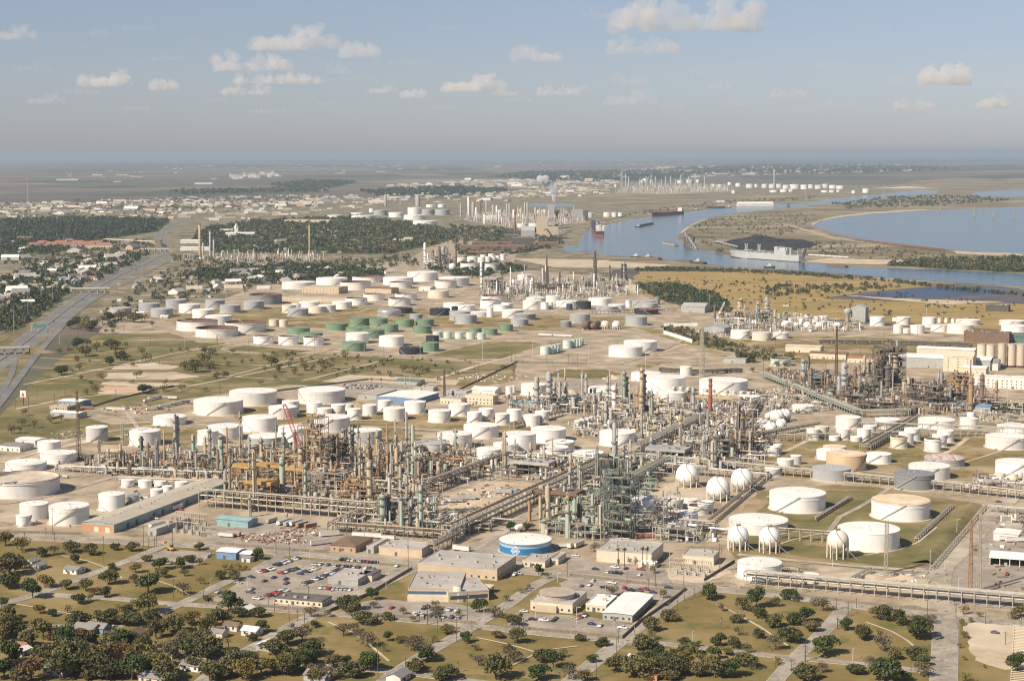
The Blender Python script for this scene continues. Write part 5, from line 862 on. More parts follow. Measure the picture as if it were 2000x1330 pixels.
for a in ((1458, 842, 1474, 830, 3.0, 't'), (1472, 842, 1488, 830, 2.6, 'w'), (1482, 843, 1497, 831, 2.6, 'w'), (1493, 844, 1506, 832, 2.6, 'w'), (1498, 822, 1512, 815, 3, 'w'), (1006, 1040, 1035, 1035, 2, 'w'), (1284, 846, 1302, 847, 2.4, 't'), (1318, 844, 1336, 838, 3, 'w'), (215, 893, 240, 894, 3.4, 't'), (1140, 645, 1152, 642, 6, 'r'), (1158, 645, 1168, 640, 5, 'r'), (1110, 1038, 1120, 1034, 1.8, 'G'), (1180, 1050, 1195, 1045, 1.7, 'w'), (1400, 838, 1410, 832, 2.2, 'w'), (1405, 842, 1415, 836, 2.2, 'w'), (1240, 838, 1262, 839, 2.2, 'g'), (1330, 850, 1365, 846, 1.6, 'g')): bullet(*a)
# ---- the tangle of piping, pumps and small vessels between them
PAL = {'grey': [m_galv, m_ins, m_grey, m_galv, m_dark, m_tan, m_white, m_brn], 'rust': [m_galv, m_tan, m_org, m_brn, m_dark, m_ins, m_tan, m_galv], 'dark': [m_dark, m_brn, m_dark, m_galv, m_grey, m_brn, m_org, m_tan], 'green': [m_galv, m_grn, m_dkg, m_ins, m_dark, m_grey, m_tan, m_galv]}
def in_poly(p, poly):
    c = False; n = len(poly)
    for i in range(n):
        a, b = poly[i], poly[(i+1) % n]
        if (a.y > p.y) != (b.y > p.y) and p.x < (b.x-a.x)*(p.y-a.y)/(b.y-a.y)+a.x: c = not c
    return c
def tangle(px, pal, dens, hmax, label, name='process_piping', slab=True):
    poly = [G(x, y) for x, y in px]; x0, x1 = min(p.x for p in poly), max(p.x for p in poly); y0, y1 = min(p.y for p in poly), max(p.y for p in poly)
    if slab: sheet('process_slab', px, m_slab, .145, 0, .8)
    area = 0
    for i in range(len(poly)): a, b_ = poly[i], poly[(i+1) % len(poly)]; area += (a.x*b_.y-b_.x*a.y)/2
    n = int(abs(area)*dens*.72); b = MB(); k = 0; tries = 0; e = (E1, E2)
    fat = 1.0 if ppm((poly[0]+poly[2])/2) > 1.6 else 1.5
    while k < n and tries < n*6:
        tries += 1; p = Vector((R.uniform(x0, x1), R.uniform(y0, y1), 0))
        if not in_poly(p, poly) or not free(p, -1.5): continue
        k += 1; b.mi = min(7, int(R.random()*8)); v = R.random(); d = e[R.random() < .45]; s = e[1] if d is e[0] else e[0]
        z = R.choice((.7, 1.3, 2.6, 4.2, 5.5, 7, 9)) * min(1, hmax/9)
        if v < .34:
            L = R.uniform(4, 20); r = R.choice((.14, .18, .25, .35))*fat
            for j in range(R.randint(1, 4)):
                o = p+s*(j*r*3.2)+Vector((0, 0, z)); b.cyl(o, o+d*L, r, n=5, caps=False)
            if z > 2: 
                for f in (.1, .9): b.hexa(p+d*(L*f), d*.25*fat, s*.25*fat, (0, 0, z))
        elif v < .42:
            r = R.choice((.15, .25, .35, .5))*fat; h = R.uniform(3, hmax); b.cyl(p, p+Vector((0, 0, h)), r, n=6)
            if R.random() < .5: q = p+Vector((0, 0, h)); b.cyl(q, q+d*R.uniform(2, 7), r, n=5)
        elif v < .62: b.box(p, (R.uniform(.8, 3), R.uniform(.8, 3), R.uniform(.8, 2.6)), GA)
        elif v < .75:
            r = R.uniform(.5, 1.3); L = R.uniform(3, 7); o = p+Vector((0, 0, R.choice((.4, 1.5, 4))+r)); b.cyl(o, o+d*L, r, n=9)
            for f in (.2, .7): b.hexa(p+d*(L*f)-s*r*.6, d*.4, s*r*1.2, (0, 0, o.z-r*.7))
        elif v < .93:
            r = R.uniform(.5, 1.4); h = R.uniform(3, hmax*1.3); b.lathe([(r, 0), (r, h-r*.5), (r*.6, h-r*.12), (.01, h)], 10, p)
        else:
            w, dd, h = R.uniform(3, 8), R.uniform(3, 6), R.uniform(3.5, hmax); c4 = [p, p+E1*w, p+E1*w+E2*dd, p+E2*dd]
            for q in c4: b.hexa(q, E1*.28*fat, E2*.28*fat, (0, 0, h))
            zz = h
            while zz > 2:
                for i in range(4): b.bar(c4[i]+Vector((0, 0, zz)), c4[(i+1) % 4]+Vector((0, 0, zz)), .26*fat)
                if R.random() < .6: b.hexa(p+Vector((0, 0, zz)), E1*w, E2*dd, (0, 0, .15))
                zz -= R.uniform(3, 4.5)
    o = b.build(name, PAL[pal]); stuff(o, label, 'piping'); return o
TG = [([(165, 905), (250, 886), (330, 890), (440, 895), (440, 945), (300, 940), (180, 925)], 'dark', .05, 8, 'tangled dark piping of the unit behind the warehouse'), ([(440, 880), (560, 882), (740, 900), (735, 1000), (640, 992), (440, 982)], 'rust', .09, 9, 'rusty tangle of piping in the tall process unit'),
      ([(735, 870), (830, 870), (935, 885), (830, 965), (790, 975), (735, 985)], 'rust', .085, 8, 'brown tangle of piping left of the laydown yard'), ([(735, 985), (830, 968), (845, 1010), (935, 1022), (905, 1050), (735, 1038)], 'green', .075, 9, 'green-grey piping beside the front rack corner'), ([(660, 1000), (735, 1005), (735, 1036), (650, 1034)], 'grey', .05, 5, 'low piping before the front unit'),
      ([(935, 905), (1100, 898), (1190, 910), (1150, 925), (1090, 945), (985, 935), (850, 950)], 'grey', .07, 9, 'grey piping behind the laydown yard'), ([(850, 1010), (1000, 1012), (940, 1040), (880, 1050)], 'grey', .06, 6, 'low piping along the diagonal rack'), ([(1060, 985), (1150, 945), (1260, 905), (1290, 925), (1240, 985), (1240, 1048), (1180, 1056), (1065, 1045)], 'green', .085, 8, 'green-grey piping of the dark deck-tower unit'),
      ([(1200, 850), (1290, 825), (1480, 835), (1500, 880), (1480, 905), (1400, 922), (1240, 905)], 'grey', .09, 8, 'dense grey piping below the brick stack'), ([(1170, 800), (1330, 790), (1480, 795), (1450, 840), (1300, 835), (1190, 850), (1160, 830)], 'grey', .075, 9, 'grey piping around the brick stack'), ([(985, 790), (1080, 780), (1260, 780), (1300, 800), (1170, 815), (1090, 808), (1000, 806)], 'grey', .07, 9, 'grey piping beneath the slim columns'),
      ([(1110, 830), (1180, 815), (1200, 860), (1130, 852)], 'grey', .05, 6, 'low piping by the row of slim white tanks'), ([(1240, 1010), (1290, 1020), (1400, 1030), (1400, 1060), (1290, 1060)], 'grey', .04, 5, 'pale piping between tanks and substation'), ([(1500, 735), (1560, 730), (1700, 745), (1920, 765), (1950, 800), (1800, 812), (1640, 800), (1540, 765)], 'dark', .08, 8, 'sooty piping of the far right unit'),
      ([(1880, 780), (1990, 790), (2080, 820), (1960, 830), (1860, 815)], 'grey', .03, 4, 'low piping and pumps at the right edge'), ([(1440, 770), (1560, 760), (1640, 800), (1560, 810), (1480, 800)], 'grey', .04, 5, 'low piping beside the wide rack'), ([(1390, 862), (1500, 868), (1520, 830), (1440, 835)], 'grey', .04, 5, 'piping around the clustered spheres'), ([(1900, 930), (1990, 930), (2080, 945), (2080, 975), (1900, 955)], 'grey', .035, 5, 'pumps and piping at the field corner'),
      ([(935, 575), (1000, 555), (1240, 555), (1250, 575), (1100, 585), (940, 590)], 'grey', .022, 14, 'piping of the mid-distance refinery'), ([(822, 525), (850, 505), (885, 505), (890, 528)], 'grey', .03, 12, 'piping of the small white refinery'), ([(1390, 640), (1400, 620), (1540, 620), (1680, 635), (1680, 648), (1500, 648)], 'grey', .025, 9, 'piping of the channel-side unit'), ([(1300, 655), (1400, 640), (1480, 650), (1420, 660)], 'grey', .01, 4, 'low pipes by the scrub strip'),
      ([(905, 430), (930, 418), (1130, 418), (1150, 436), (1000, 446)], 'grey', .007, 22, 'piping of the refinery with the steam plume'), ([(1200, 378), (1230, 364), (1420, 366), (1440, 374), (1300, 380)], 'grey', .0032, 30, 'piping of the farthest refinery'), ([(410, 512), (440, 500), (600, 500), (640, 508), (500, 520)], 'grey', .010, 16, 'switchgear of the power station yard'), ([(330, 510), (440, 500), (560, 508), (470, 516)], 'grey', .008, 12, 'gantries beside the power station stacks'),
      ([(1940, 1005), (2040, 1010), (2060, 1040), (1960, 1030)], 'grey', .03, 5, 'loading gear at the right edge yard'), ([(1700, 1120), (1840, 1118), (1840, 1130), (1700, 1130)], 'grey', .02, 2.5, 'low valves near the sand pad'), ([(60, 905), (160, 895), (180, 930), (100, 935)], 'rust', .012, 3, 'pipe lengths lying by the open-topped tank'), ([(190, 970), (330, 955), (300, 985), (200, 1000)], 'rust', .015, 2.5, 'stacked materials beside the small tanks')]
for a in TG: tangle(*a)
# substation yards: rows of gantries and insulators
def gantry(p, w, h, noun, place=None):
    t = thing('switchyard_gantry', noun, 'gantry', p, GA, place, group='substation gantries'); b = MB()
    for s in (-1, 1): b.hexa((s*w/2-.15, -.15, 0), (.3, 0, 0), (0, .3, 0), (0, 0, h))
    b.build('posts', m_galv, t); b = MB(); b.hexa((-w/2, -.2, h-.6), (w, 0, 0), (0, .4, 0), (0, 0, .5)); b.build('crossbeam', m_galv, t); b = MB()
    for k in range(5): b.cyl((-w*.4+w*.2*k, 0, h-2.2), (-w*.4+w*.2*k, 0, h-.6), .14, n=5)
    b.build('insulators', m_brn, t); b = MB(); b.box((0, 2.2, 0), (2.2, 1.6, 2.6)); b.cyl((.5, 2.2, 2.6), (.5, 2.2, 4), .2, n=6); b.build('transformer', m_grey, t)
for i in range(4):
    for j in range(3): gantry(G(338+i*15+j*7, 1040-j*9-i*-2), 7, 9, 'grey switchyard gantry', 'in the substation by the teal building')
for i in range(4):
    for j in range(2): gantry(G(1318+i*18+j*8, 1122-j*8+i*2), 6, 8, 'pale switchyard gantry', 'in the fenced substation by the street')
# ------------------------------------------------------------------ buildings
m_glass = mat('dark_window_glass', (.05, .07, .09), .12, spec=.6)
m_beige = mat('beige_wall', (.56, .46, .33), .85, (.48, .39, .28), .2); m_creamw = mat('cream_wall', (.68, .60, .46), .85, (.58, .50, .38), .2); m_whitew = mat('white_wall', (.74, .71, .66), .8, (.62, .58, .52), .2)
m_greyw = mat('grey_metal_wall', (.42, .42, .40), .7, (.34, .33, .31), .2); m_tealw = mat('teal_metal_wall', (.30, .46, .45), .7, (.22, .33, .33), .15); m_bluew = mat('blue_metal_wall', (.19, .30, .46), .7, (.15, .22, .34), .2); m_brickw = mat('orange_brick_wall', (.50, .28, .17), .85, (.46, .23, .13), .4)
m_rgrey = mat('grey_flat_roof', (.42, .39, .35), .9, (.35, .32, .29), .12, (.48, .45, .41), .05); m_rwhite = mat('white_membrane_roof', (.84, .81, .76), .8, (.72, .68, .62), .12); m_rdark = mat('dark_tar_roof', (.105, .10, .095), .9, (.16, .15, .14), .2); m_rbrown = mat('brown_shingle_roof', (.21, .14, .095), .9, (.16, .11, .08), .3); m_rtan = mat('tan_metal_roof', (.50, .45, .36), .75, (.42, .36, .28), .12)
m_rred = mat('red_tile_roof', (.36, .16, .11), .85, (.29, .13, .09), .3); m_rslate = mat('grey_shingle_roof', (.27, .255, .245), .9, (.21, .20, .19), .3); m_rgreen = mat('green_metal_roof', (.12, .20, .17), .7, (.09, .15, .13), .2); m_tanbrick = mat('tan_brick_wall', (.47, .33, .22), .85, (.40, .28, .19), .4)
def building(px, w, d, h, wall, roof, noun, rot=None, gable=0.0, win=0, hip=False, cat='building', name='building', doors=1, place='', stuffy=True, open_front=False, group=None):
    """front-left ground corner at px, width w along the front, depth d behind it"""
    g = G(*px); d *= 1.18 if rot is None else 1.0; rot = (math.radians(-19) if px[1] > 1070 else GA) if rot is None else rot; t = thing(name, noun, cat, g, rot, place, group)
    FOOT.append((*(g+Vector((math.cos(rot)*w/2-math.sin(rot)*d/2, math.sin(rot)*w/2+math.cos(rot)*d/2, 0)))[:2], min(w, d)*.75))
    b = MB()
    if open_front:
        b.hexa((0, d-.3, 0), (w, 0, 0), (0, .3, 0), (0, 0, h)); b.hexa((0, 0, 0), (.3, 0, 0), (0, d-.3, 0), (0, 0, h)); b.hexa((w-.3, 0, 0), (.3, 0, 0), (0, d-.3, 0), (0, 0, h))
        for k in range(1, 4): b.hexa((w*k/4-.2, 0, 0), (.4, 0, 0), (0, .4, 0), (0, 0, h))
    else: b.hexa((0, 0, 0), (w, 0, 0), (0, d, 0), (0, 0, h))
    b.build('wall', wall, t); b = MB(); e = .5
    if gable > 0:
        z = h
        if hip:
            i = min(w, d)/2; al = w > d
            A = [(-e, -e, z), (w+e, -e, z), (w+e, d+e, z), (-e, d+e, z)]
            rd = [(i, d/2, z+gable), (w-i, d/2, z+gable)] if al else [(w/2, i, z+gable), (w/2, d-i, z+gable)]
            b.add(A+rd, [(0, 1, 5, 4), (1, 2, 5), (2, 3, 4, 5), (3, 0, 4)] if al else [(0, 1, 4), (1, 2, 5, 4), (2, 3, 5), (3, 0, 4, 5)])
            b.hexa((-e, -e, z-.25), (w+2*e, 0, 0), (0, d+2*e, 0), (0, 0, .245))
        else:
            al = w >= d
            if al: pr = [(-e, -e, z), (-e, d/2, z+gable), (-e, d+e, z), (-e, d/2, z+gable-.3)]; dv = Vector((w+2*e, 0, 0))
            else: pr = [(-e, -e, z), (w/2, -e, z+gable), (w+e, -e, z), (w/2, -e, z+gable-.3)]; dv = Vector((0, d+2*e, 0))
            p2 = [tuple(Vector(q)+dv) for q in pr]
            b.add(pr+p2, [(0, 4, 5, 1), (1, 5, 6, 2), (0, 3, 7, 4), (3, 2, 6, 7), (0, 1, 3), (1, 2, 3), (4, 7, 5), (5, 7, 6)])
            q = MB()
            if al: q.add([(0, 0, z), (0, d/2, z+gable-.35), (0, d, z), (w, 0, z), (w, d/2, z+gable-.35), (w, d, z)], [(0, 1, 2), (3, 5, 4)])
            else: q.add([(0, 0, z), (w/2, 0, z+gable-.35), (w, 0, z), (0, d, z), (w/2, d, z+gable-.35), (w, d, z)], [(0, 2, 1), (3, 4, 5)])
            q.build('gable_end', wall, t)
    else:
        b.hexa((.25, .25, h), (w-.5, 0, 0), (0, d-.5, 0), (0, 0, .12))
        for o_, ex, ey in (((-.1, -.1), (w+.2, 0, 0), (0, .35, 0)), ((-.1, d-.25), (w+.2, 0, 0), (0, .35, 0)), ((-.1, .25), (.35, 0, 0), (0, d-.5, 0)), ((w-.25, .25), (.35, 0, 0), (0, d-.5, 0))): b.hexa((*o_, h-.2), ex, ey, (0, 0, .75))
    rf = b.build('roof', roof, t)
    if stuffy and gable == 0 and w*d > 150:
        for _ in range(min(10, int(w*d/110))):
            q = MB(); x, y = R.uniform(2, w-3), R.uniform(2, d-3); q.box((x, y, h+.12), (R.uniform(.8, 2.6), R.uniform(.8, 2.6), R.uniform(.5, 1.6))); q.build('roof_unit', m_ins, rf)
    if win:
        fl = max(1, int(h/3.6)); n = max(1, int(w/win)); me = None
        q = MB(); q.hexa((-.6, -.05, 0), (1.2, 0, 0), (0, .12, 0), (0, 0, 1.3)); me = q.data('window', m_glass)
        for f in range(fl):
            for i in range(n): link('window', me, t, (w*(i+.5)/n, -.02, 1.1+f*3.4))
            n2 = max(1, int(d/win))
            for i in range(n2): link('window', me, t, (w+.02, d*(i+.5)/n2, 1.1+f*3.4), math.pi/2)
    for k in range(doors):
        q = MB(); q.hexa((w*(k+.4)/doors-.9, -.08, 0), (1.8, 0, 0), (0, .1, 0), (0, 0, min(2.6, h*.7))); q.build('door', m_rdark if not open_front else m_greyw, t)
    return t
def len2(a, b): return (G(*b)-G(*a)).length
def ang2(a, b): v = G(*b)-G(*a); return math.atan2(v.y, v.x)
# long grey warehouse: brick end, teal flank, row of doors
A, B, Cc = (160.7, 1036), (213, 1044), (440, 957)
rt = ang2(B, Cc)-math.pi/2; wl_ = len2(A, B); dl = len2(B, Cc)
wh = building(A, wl_, dl, 6.0, m_tealw, m_rtan, 'long low grey-roofed warehouse with teal flank and orange end', rot=rt, gable=2.0, doors=0)
b = MB(); b.hexa((-.06, -.12, 0), (wl_+.12, 0, 0), (0, .1, 0), (0, 0, 5.2)); b.build('brick_end_wall', m_brickw, wh)
for x in (wl_*.45, wl_*.8): b = MB(); b.hexa((x-1.8, -.2, 0), (3.6, 0, 0), (0, .1, 0), (0, 0, 3.6)); b.build('loading_door', m_creamw, wh)
for k in range(14): b = MB(); b.hexa((wl_, dl*(k+.5)/14-1.6, 0), (.1, 0, 0), (0, 3.2, 0), (0, 0, 3.8)); b.build('loading_door', m_rdark if k % 3 else m_greyw, wh)
for k in range(22): b = MB(); b.box((wl_*.5+R.uniform(-4, 4), dl*(k+.5)/22, 7.2), (1.4, 1.6, .9)); b.build('roof_vent', m_ins, wh)
BD = [((422, 1026), 26, 11, 5, m_tealw, m_tealw, 'low teal metal building by the front pipe rack', None, 1.2, 0), ((289, 1045), 7, 34, 4.5, m_greyw, m_rgrey, 'grey flat control building beside the long warehouse', None, 0, 0), ((645, 1076), 18, 24, 4.5, m_tanbrick, m_rbrown, 'brown hip-roofed office by the main street', None, 2.2, 5), ((716, 1080), 5, 20, 4.5, m_greyw, m_rgrey, 'narrow grey block beside the brown-roofed office', None, 0, 0), ((740, 1083), 30, 16, 5.5, m_beige, m_rgrey, 'long beige flat block by the main street', None, 0, 0),
      ((534, 1178), 31, 11, 3.4, m_creamw, m_rdark, 'long cream cabin with black roof in the car park', None, 0, 3.2), ((640, 1140), 20, 20, 4, m_greyw, m_rgrey, 'grey flat cabin in the middle of the car park', None, 0, 0), ((700, 1134), 9, 12, 4, m_creamw, m_rdark, 'small dark-roofed cabin behind the grey cabin', None, 0, 0),
      ((1020, 1106), 15, 15, 4, m_creamw, m_rgrey, 'small cream guardhouse below the blue tank', None, 0, 4), ((1077, 1102), 4.5, 14, 4, m_creamw, m_rgrey, 'tiny cream block right of the guardhouse', None, 0, 0), ((1165, 1096), 36, 26, 7.5, m_creamw, m_rgrey, 'beige flat hall behind the row of palms', None, 0, 0), ((1246, 1108), 11, 6, 3, m_creamw, m_rwhite, 'small cream shed before the beige hall', None, 0, 0), ((1333, 1100), 20, 14, 5.5, m_creamw, m_rgrey, 'cream block inside the fenced substation', None, 0, 0),
      ((1144, 1193), 12, 19, 4, m_creamw, m_rwhite, 'cream office with white roof beside the long one', None, 0, 3), ((1177, 1210), 17, 39, 4.2, m_greyw, m_rwhite, 'long white-roofed office by the corner street', None, .8, 3), ((1563, 1141), 8, 15, 3.2, m_whitew, m_rwhite, 'small white open shed behind the roadside rack', None, .5, 0), ((423, 1091), 14, 11, 5, m_bluew, m_rwhite, 'blue shed with white roof by the lawn', None, 1.0, 0), ((455, 1092), 12, 9, 4, m_bluew, m_rwhite, 'lower blue shed wing with white roof', None, .8, 0), ((472, 1097), 6, 5, 3, m_whitew, m_rslate, 'tiny pale hut beside the blue shed', None, .8, 0),
      ((1940, 1055), 16, 14, 5, m_whitew, m_rwhite, 'white tank shelter on the right-edge yard', None, .6, 0), ((700, 778), 22, 40, 5, m_greyw, m_rgrey, 'grey wing of the blue warehouse', None, .8, 0), ((735, 786), 46, 46, 6, m_bluew, m_rwhite, 'large blue-walled warehouse with pale roof', None, 1.5, 0), ((773, 750), 30, 12, 4, m_greyw, m_rgreen, 'dark green-roofed shelter by the sandy strip', None, 2, 0), ((808, 762), 24, 10, 4, m_greyw, m_rgrey, 'grey hut behind the blue warehouse', None, 0, 0), ((860, 788), 24, 14, 6, m_creamw, m_rgrey, 'cream hut behind small tanks', None, 0, 4), ((908, 788), 32, 12, 9, m_creamw, m_creamw, 'tall cream louvred block behind small tanks', None, 0, 4), ((868, 772), 26, 12, 5, m_greyw, m_rgrey, 'grey office by the radio mast', None, 0, 3), ((920, 770), 28, 16, 5, m_whitew, m_rwhite, 'white tent-like shelter by the unit', None, 3, 0), ((1000, 795), 34, 10, 6, m_tealw, m_tealw, 'teal low shed before twin columns', None, 1, 0),
      ((97, 800), 22, 22, 4, m_beige, m_rtan, 'tan flat office by the frontage road', None, 0, 3), ((113, 794), 26, 18, 6, m_bluew, m_rwhite, 'blue workshop with white roof by the frontage road', None, 1, 5), ((98, 814), 34, 12, 5, m_greyw, m_rwhite, 'pale metal shed below the blue workshop', None, 1.2, 0), ((0, 880), 22, 16, 5, m_whitew, m_rslate, 'white shed at the left picture edge', None, 1, 5), ((30, 866), 22, 14, 4, m_whitew, m_rwhite, 'low white canopy near the left edge', None, .8, 0),
      ((1534, 687), 46, 16, 8, m_creamw, m_creamw, 'plain cream shed before the coal train', None, 1, 0), ((1581, 700), 46, 14, 7, m_creamw, m_rbrown, 'cream barrack with brown roof', None, 2, 6), ((1655, 708), 40, 12, 6, m_creamw, m_rred, 'cream barrack with red roof', None, 2, 6), ((1375, 652), 30, 30, 9, m_greyw, m_greyw, 'grey gabled shed beyond the scrub strip', None, 4, 0), ((1413, 708), 28, 26, 6, m_greyw, m_rgrey, 'grey flat shed by dark bushes', None, .8, 0),
      ((1842, 725), 34, 26, 18, m_creamw, m_creamw, 'tall cream hall by the silos', None, 4, 9), ((1880, 735), 26, 20, 10, m_creamw, m_rwhite, 'lower cream wing of the tall hall', None, 2, 6), ((1735, 715), 120, 30, 12, m_greyw, m_rwhite, 'long pale-roofed plant hall behind the coker', None, 3, 0), ((1790, 705), 70, 20, 16, m_creamw, m_rwhite, 'raised cream section of the plant hall', None, 2, 0), ((1905, 722), 26, 20, 9, m_whitew, m_rslate, 'white gabled house-like shed below the silos', None, 4, 0), ((1898, 756), 110, 16, 12, m_whitew, m_whitew, 'long white office with rows of windows', None, 0, 5), ((1850, 802), 42, 16, 6, m_greyw, m_bluew, 'low shed with faded blue roof', None, 1.5, 0), ((1330, 610), 40, 30, 10, m_greyw, m_greyw, 'pale shed at the meadow edge', None, 5, 0), ((1662, 628), 22, 20, 22, m_greyw, m_greyw, 'pale cement works block with hopper', None, 5, 0),
      ((590, 572), 78, 30, 12, m_beige, m_rtan, 'long beige parking structure', None, 0, 7), ((551, 588), 128, 24, 7, m_beige, m_rtan, 'long low beige carport building', None, 0, 7), ((713, 572), 55, 26, 9, m_beige, m_rbrown, 'brown-roofed block beside the parking structure', None, 2, 0), ((818, 568), 24, 20, 7, m_whitew, m_rwhite, 'white hut between round tanks', None, 1, 0), ((1220, 572), 22, 20, 14, m_beige, m_rtan, 'tan block at the refinery edge', None, 0, 0),
      ((555, 437), 190, 60, 14, m_beige, m_rtan, 'huge tan-roofed warehouse in the far wood', None, 2, 0), ((440, 464), 90, 40, 12, m_whitew, m_whitew, 'white church-like school hall in the far wood', 0.0, 4, 12), ((430, 455), 40, 30, 8, m_whitew, m_rwhite, 'pale domed hall near the school', 0.0, 4, 0), ((352, 476), 60, 40, 9, m_whitew, m_rwhite, 'white hall left of the power stacks', 0.0, 2, 0), ((352, 490), 80, 30, 8, m_whitew, m_rwhite, 'long white hall by the motorway bend', 0.0, 2, 0),
      ((1048, 464), 34, 40, 62, m_beige, m_rtan, 'tall tan grain elevator block by the channel', 0.0, 0, 0), ((1065, 466), 40, 44, 34, m_beige, m_rtan, 'lower tan elevator wing', 0.0, 0, 0), ((1018, 468), 40, 40, 26, m_greyw, m_greyw, 'grey steep-roofed elevator shed', 0.0, 14, 0), ((1442, 403), 170, 70, 12, m_whitew, m_rwhite, 'long pale barrel-roofed warehouse on the far bank', 0.0, 8, 0), ((1400, 396), 40, 24, 8, m_whitew, m_rwhite, 'small white shed on the far bank', 0.0, 2, 0), ((1070, 428), 26, 26, 60, m_grey, m_rdark, 'dark tower block below the steam plume', 0.0, 0, 0), ((1082, 427), 22, 22, 34, m_dark, m_rdark, 'dark squat tower beside the plume', 0.0, 0, 0), ((1118, 432), 40, 40, 42, m_grey, m_rgrey, 'grey boxy tower near the channel bend', 0.0, 0, 0), ((1132, 430), 34, 34, 36, m_dkg, m_rdark, 'dark blue-grey tower near the channel bend', 0.0, 0, 0), ((948, 432), 44, 30, 20, m_whitew, m_rwhite, 'white block before the plume refinery', 0.0, 0, 0),
      ((900, 490), 170, 30, 12, m_brn, m_rbrown, 'long rusty foundry hall by the channel', 0.0, 4, 0), ((925, 482), 120, 40, 10, m_brn, m_rust, 'reddish foundry shed by the channel', 0.0, 4, 0), ((1000, 482), 60, 40, 22, m_dark, m_rdark, 'dark sawtooth foundry block', 0.0, 5, 0), ((985, 474), 40, 40, 20, m_dark, m_rdark, 'dark sawtooth block behind', 0.0, 5, 0), ((1055, 484), 50, 40, 12, m_brn, m_rust, 'red-brown shed at the inlet', 0.0, 4, 0), ((915, 500), 90, 26, 9, m_brn, m_rbrown, 'brown low shed before the foundry', 0.0, 3, 0)]
for px, w, d, h, wall, roof, noun, rot, gable, win in BD:
    building(px, w, d, h, wall, roof, noun, rot, gable, win, hip='hip-roofed' in noun)
building((1933, 1104), 24, 18, 5, m_whitew, m_rwhite, 'white gabled open shed at the right edge', None, 2.2, 0, open_front=True)
# church spire on the school
g = G(462, 462); t = thing('bell_tower', 'white spired bell tower over the school hall', 'tower', g, 0, ''); b = MB(); b.box((0, 0, 0), (12, 12, 26)); b.build('shaft', m_whitew, t); b = MB(); b.lathe([(8, 26), (.1, 44)], 4, smooth=False); b.build('spire', m_whitew, t)
# office complex: back block, low front block with ribbon glazing, round stair tower, canopy
building((816, 1121), 52, 30, 7.0, m_beige, m_rgrey, 'large flat beige office block behind the blue-glass wing', None, 0, 4.5)
of = building((797, 1172), 30, 40, 7.0, m_beige, m_rgrey, 'beige office wing with blue ribbon windows and round tower', math.radians(-4), 0, 0)
b = MB(); b.hexa((-.1, -.15, 3.9), (30.2, 0, 0), (0, .2, 0), (0, 0, 1.7)); b.build('ribbon_window', mat('blue_window_glass', (.06, .13, .22), .1, spec=.7), of)
b = MB(); b.hexa((0, -3.2, 0), (26, 0, 0), (0, 3.2, 0), (0, 0, 3.6)); b.build('front_bay', m_creamw, of)
b = MB(); b.lathe([(2.4, 0), (2.4, 9.0), (.01, 9.1)], 20, (29, -1.5, 0)); b.build('stair_tower', m_creamw, of)
o2 = building((876, 1178), 24, 30, 6.0, m_beige, m_rgrey, 'angled beige office wing with dark glazing', math.radians(14), 0, 0)
b = MB(); b.hexa((1, -.15, 2.2), (22, 0, 0), (0, .2, 0), (0, 0, 2.0)); b.build('ribbon_window', m_glass, o2)
cp = thing('entrance_canopy', 'pale yellow entrance canopy beside the office wing', 'canopy', G(945, 1155), GA, ''); b = MB(); b.box((0, 0, 3.6), (12, 6, .5)); b.build('canopy_roof', m_creamw, cp)
for sx in (-5, 5):
    for sy in (-2.4, 2.4): b = MB(); b.box((sx, sy, 0), (.5, .5, 3.6)); b.build('post', m_tanbrick, cp)
# round-roofed office
ro = building((1036, 1191), 25, 24, 5.4, m_creamw, m_rgrey, 'cream office carrying a big oval roof drum', None, 0, 4)
b = MB(); b.lathe([(12.5, 0), (12.5, 2.6), (13.4, 2.7), (13.4, 3.1), (.01, 3.2)], 40, smooth=False); b.v = [(12+x*.78, 13+y*.78, 5.5+z) for x, y, z in b.v]; b.build('oval_drum', mat('oval_roof', (.46, .40, .33), .85, (.36, .30, .24), .2), ro)
b = MB(); b.hexa((4, -2.0, 0), (12, 0, 0), (0, 2.0, 0), (0, 0, 3.8)); b.build('entrance_bay', m_beige, ro)
# tan concrete silos at the right edge
for i, s in enumerate(((1630, 1700, 285, 470), (1703, 1770, 290, 475), (1793, 1855, 283, 475), (1868, 1932, 285, 473), (1940, 2004, 290, 475))):
    x0, y0 = PX('M5', s[0], s[2]); x1, y1 = PX('M5', s[1], s[3]); c, r, h, u = fit_round(x0, x1, y0, y1)
    t = thing('silo', 'tall tan concrete silo at the right edge', 'silo', c, 0, '', 'concrete silos'); b = MB(); b.lathe([(r, 2.5), (r, h)], 32); b.build('shell', mat('silo_concrete', (.60, .52, .42), .9, (.50, .42, .33), .1, stretch=(1, 1, .15)), t)
    b = MB(); b.lathe([(r+.15, h-.4), (r+.15, h+.3), (.01, h+1.2)], 32, smooth=False); b.build('roof', m_rtan, t); b = MB()
    for k in range(10): a = k*.628; b.box((r*.9*math.cos(a), r*.9*math.sin(a), 0), (1.2, 1.2, 2.6))
    b.build('base_piers', m_rust, t)
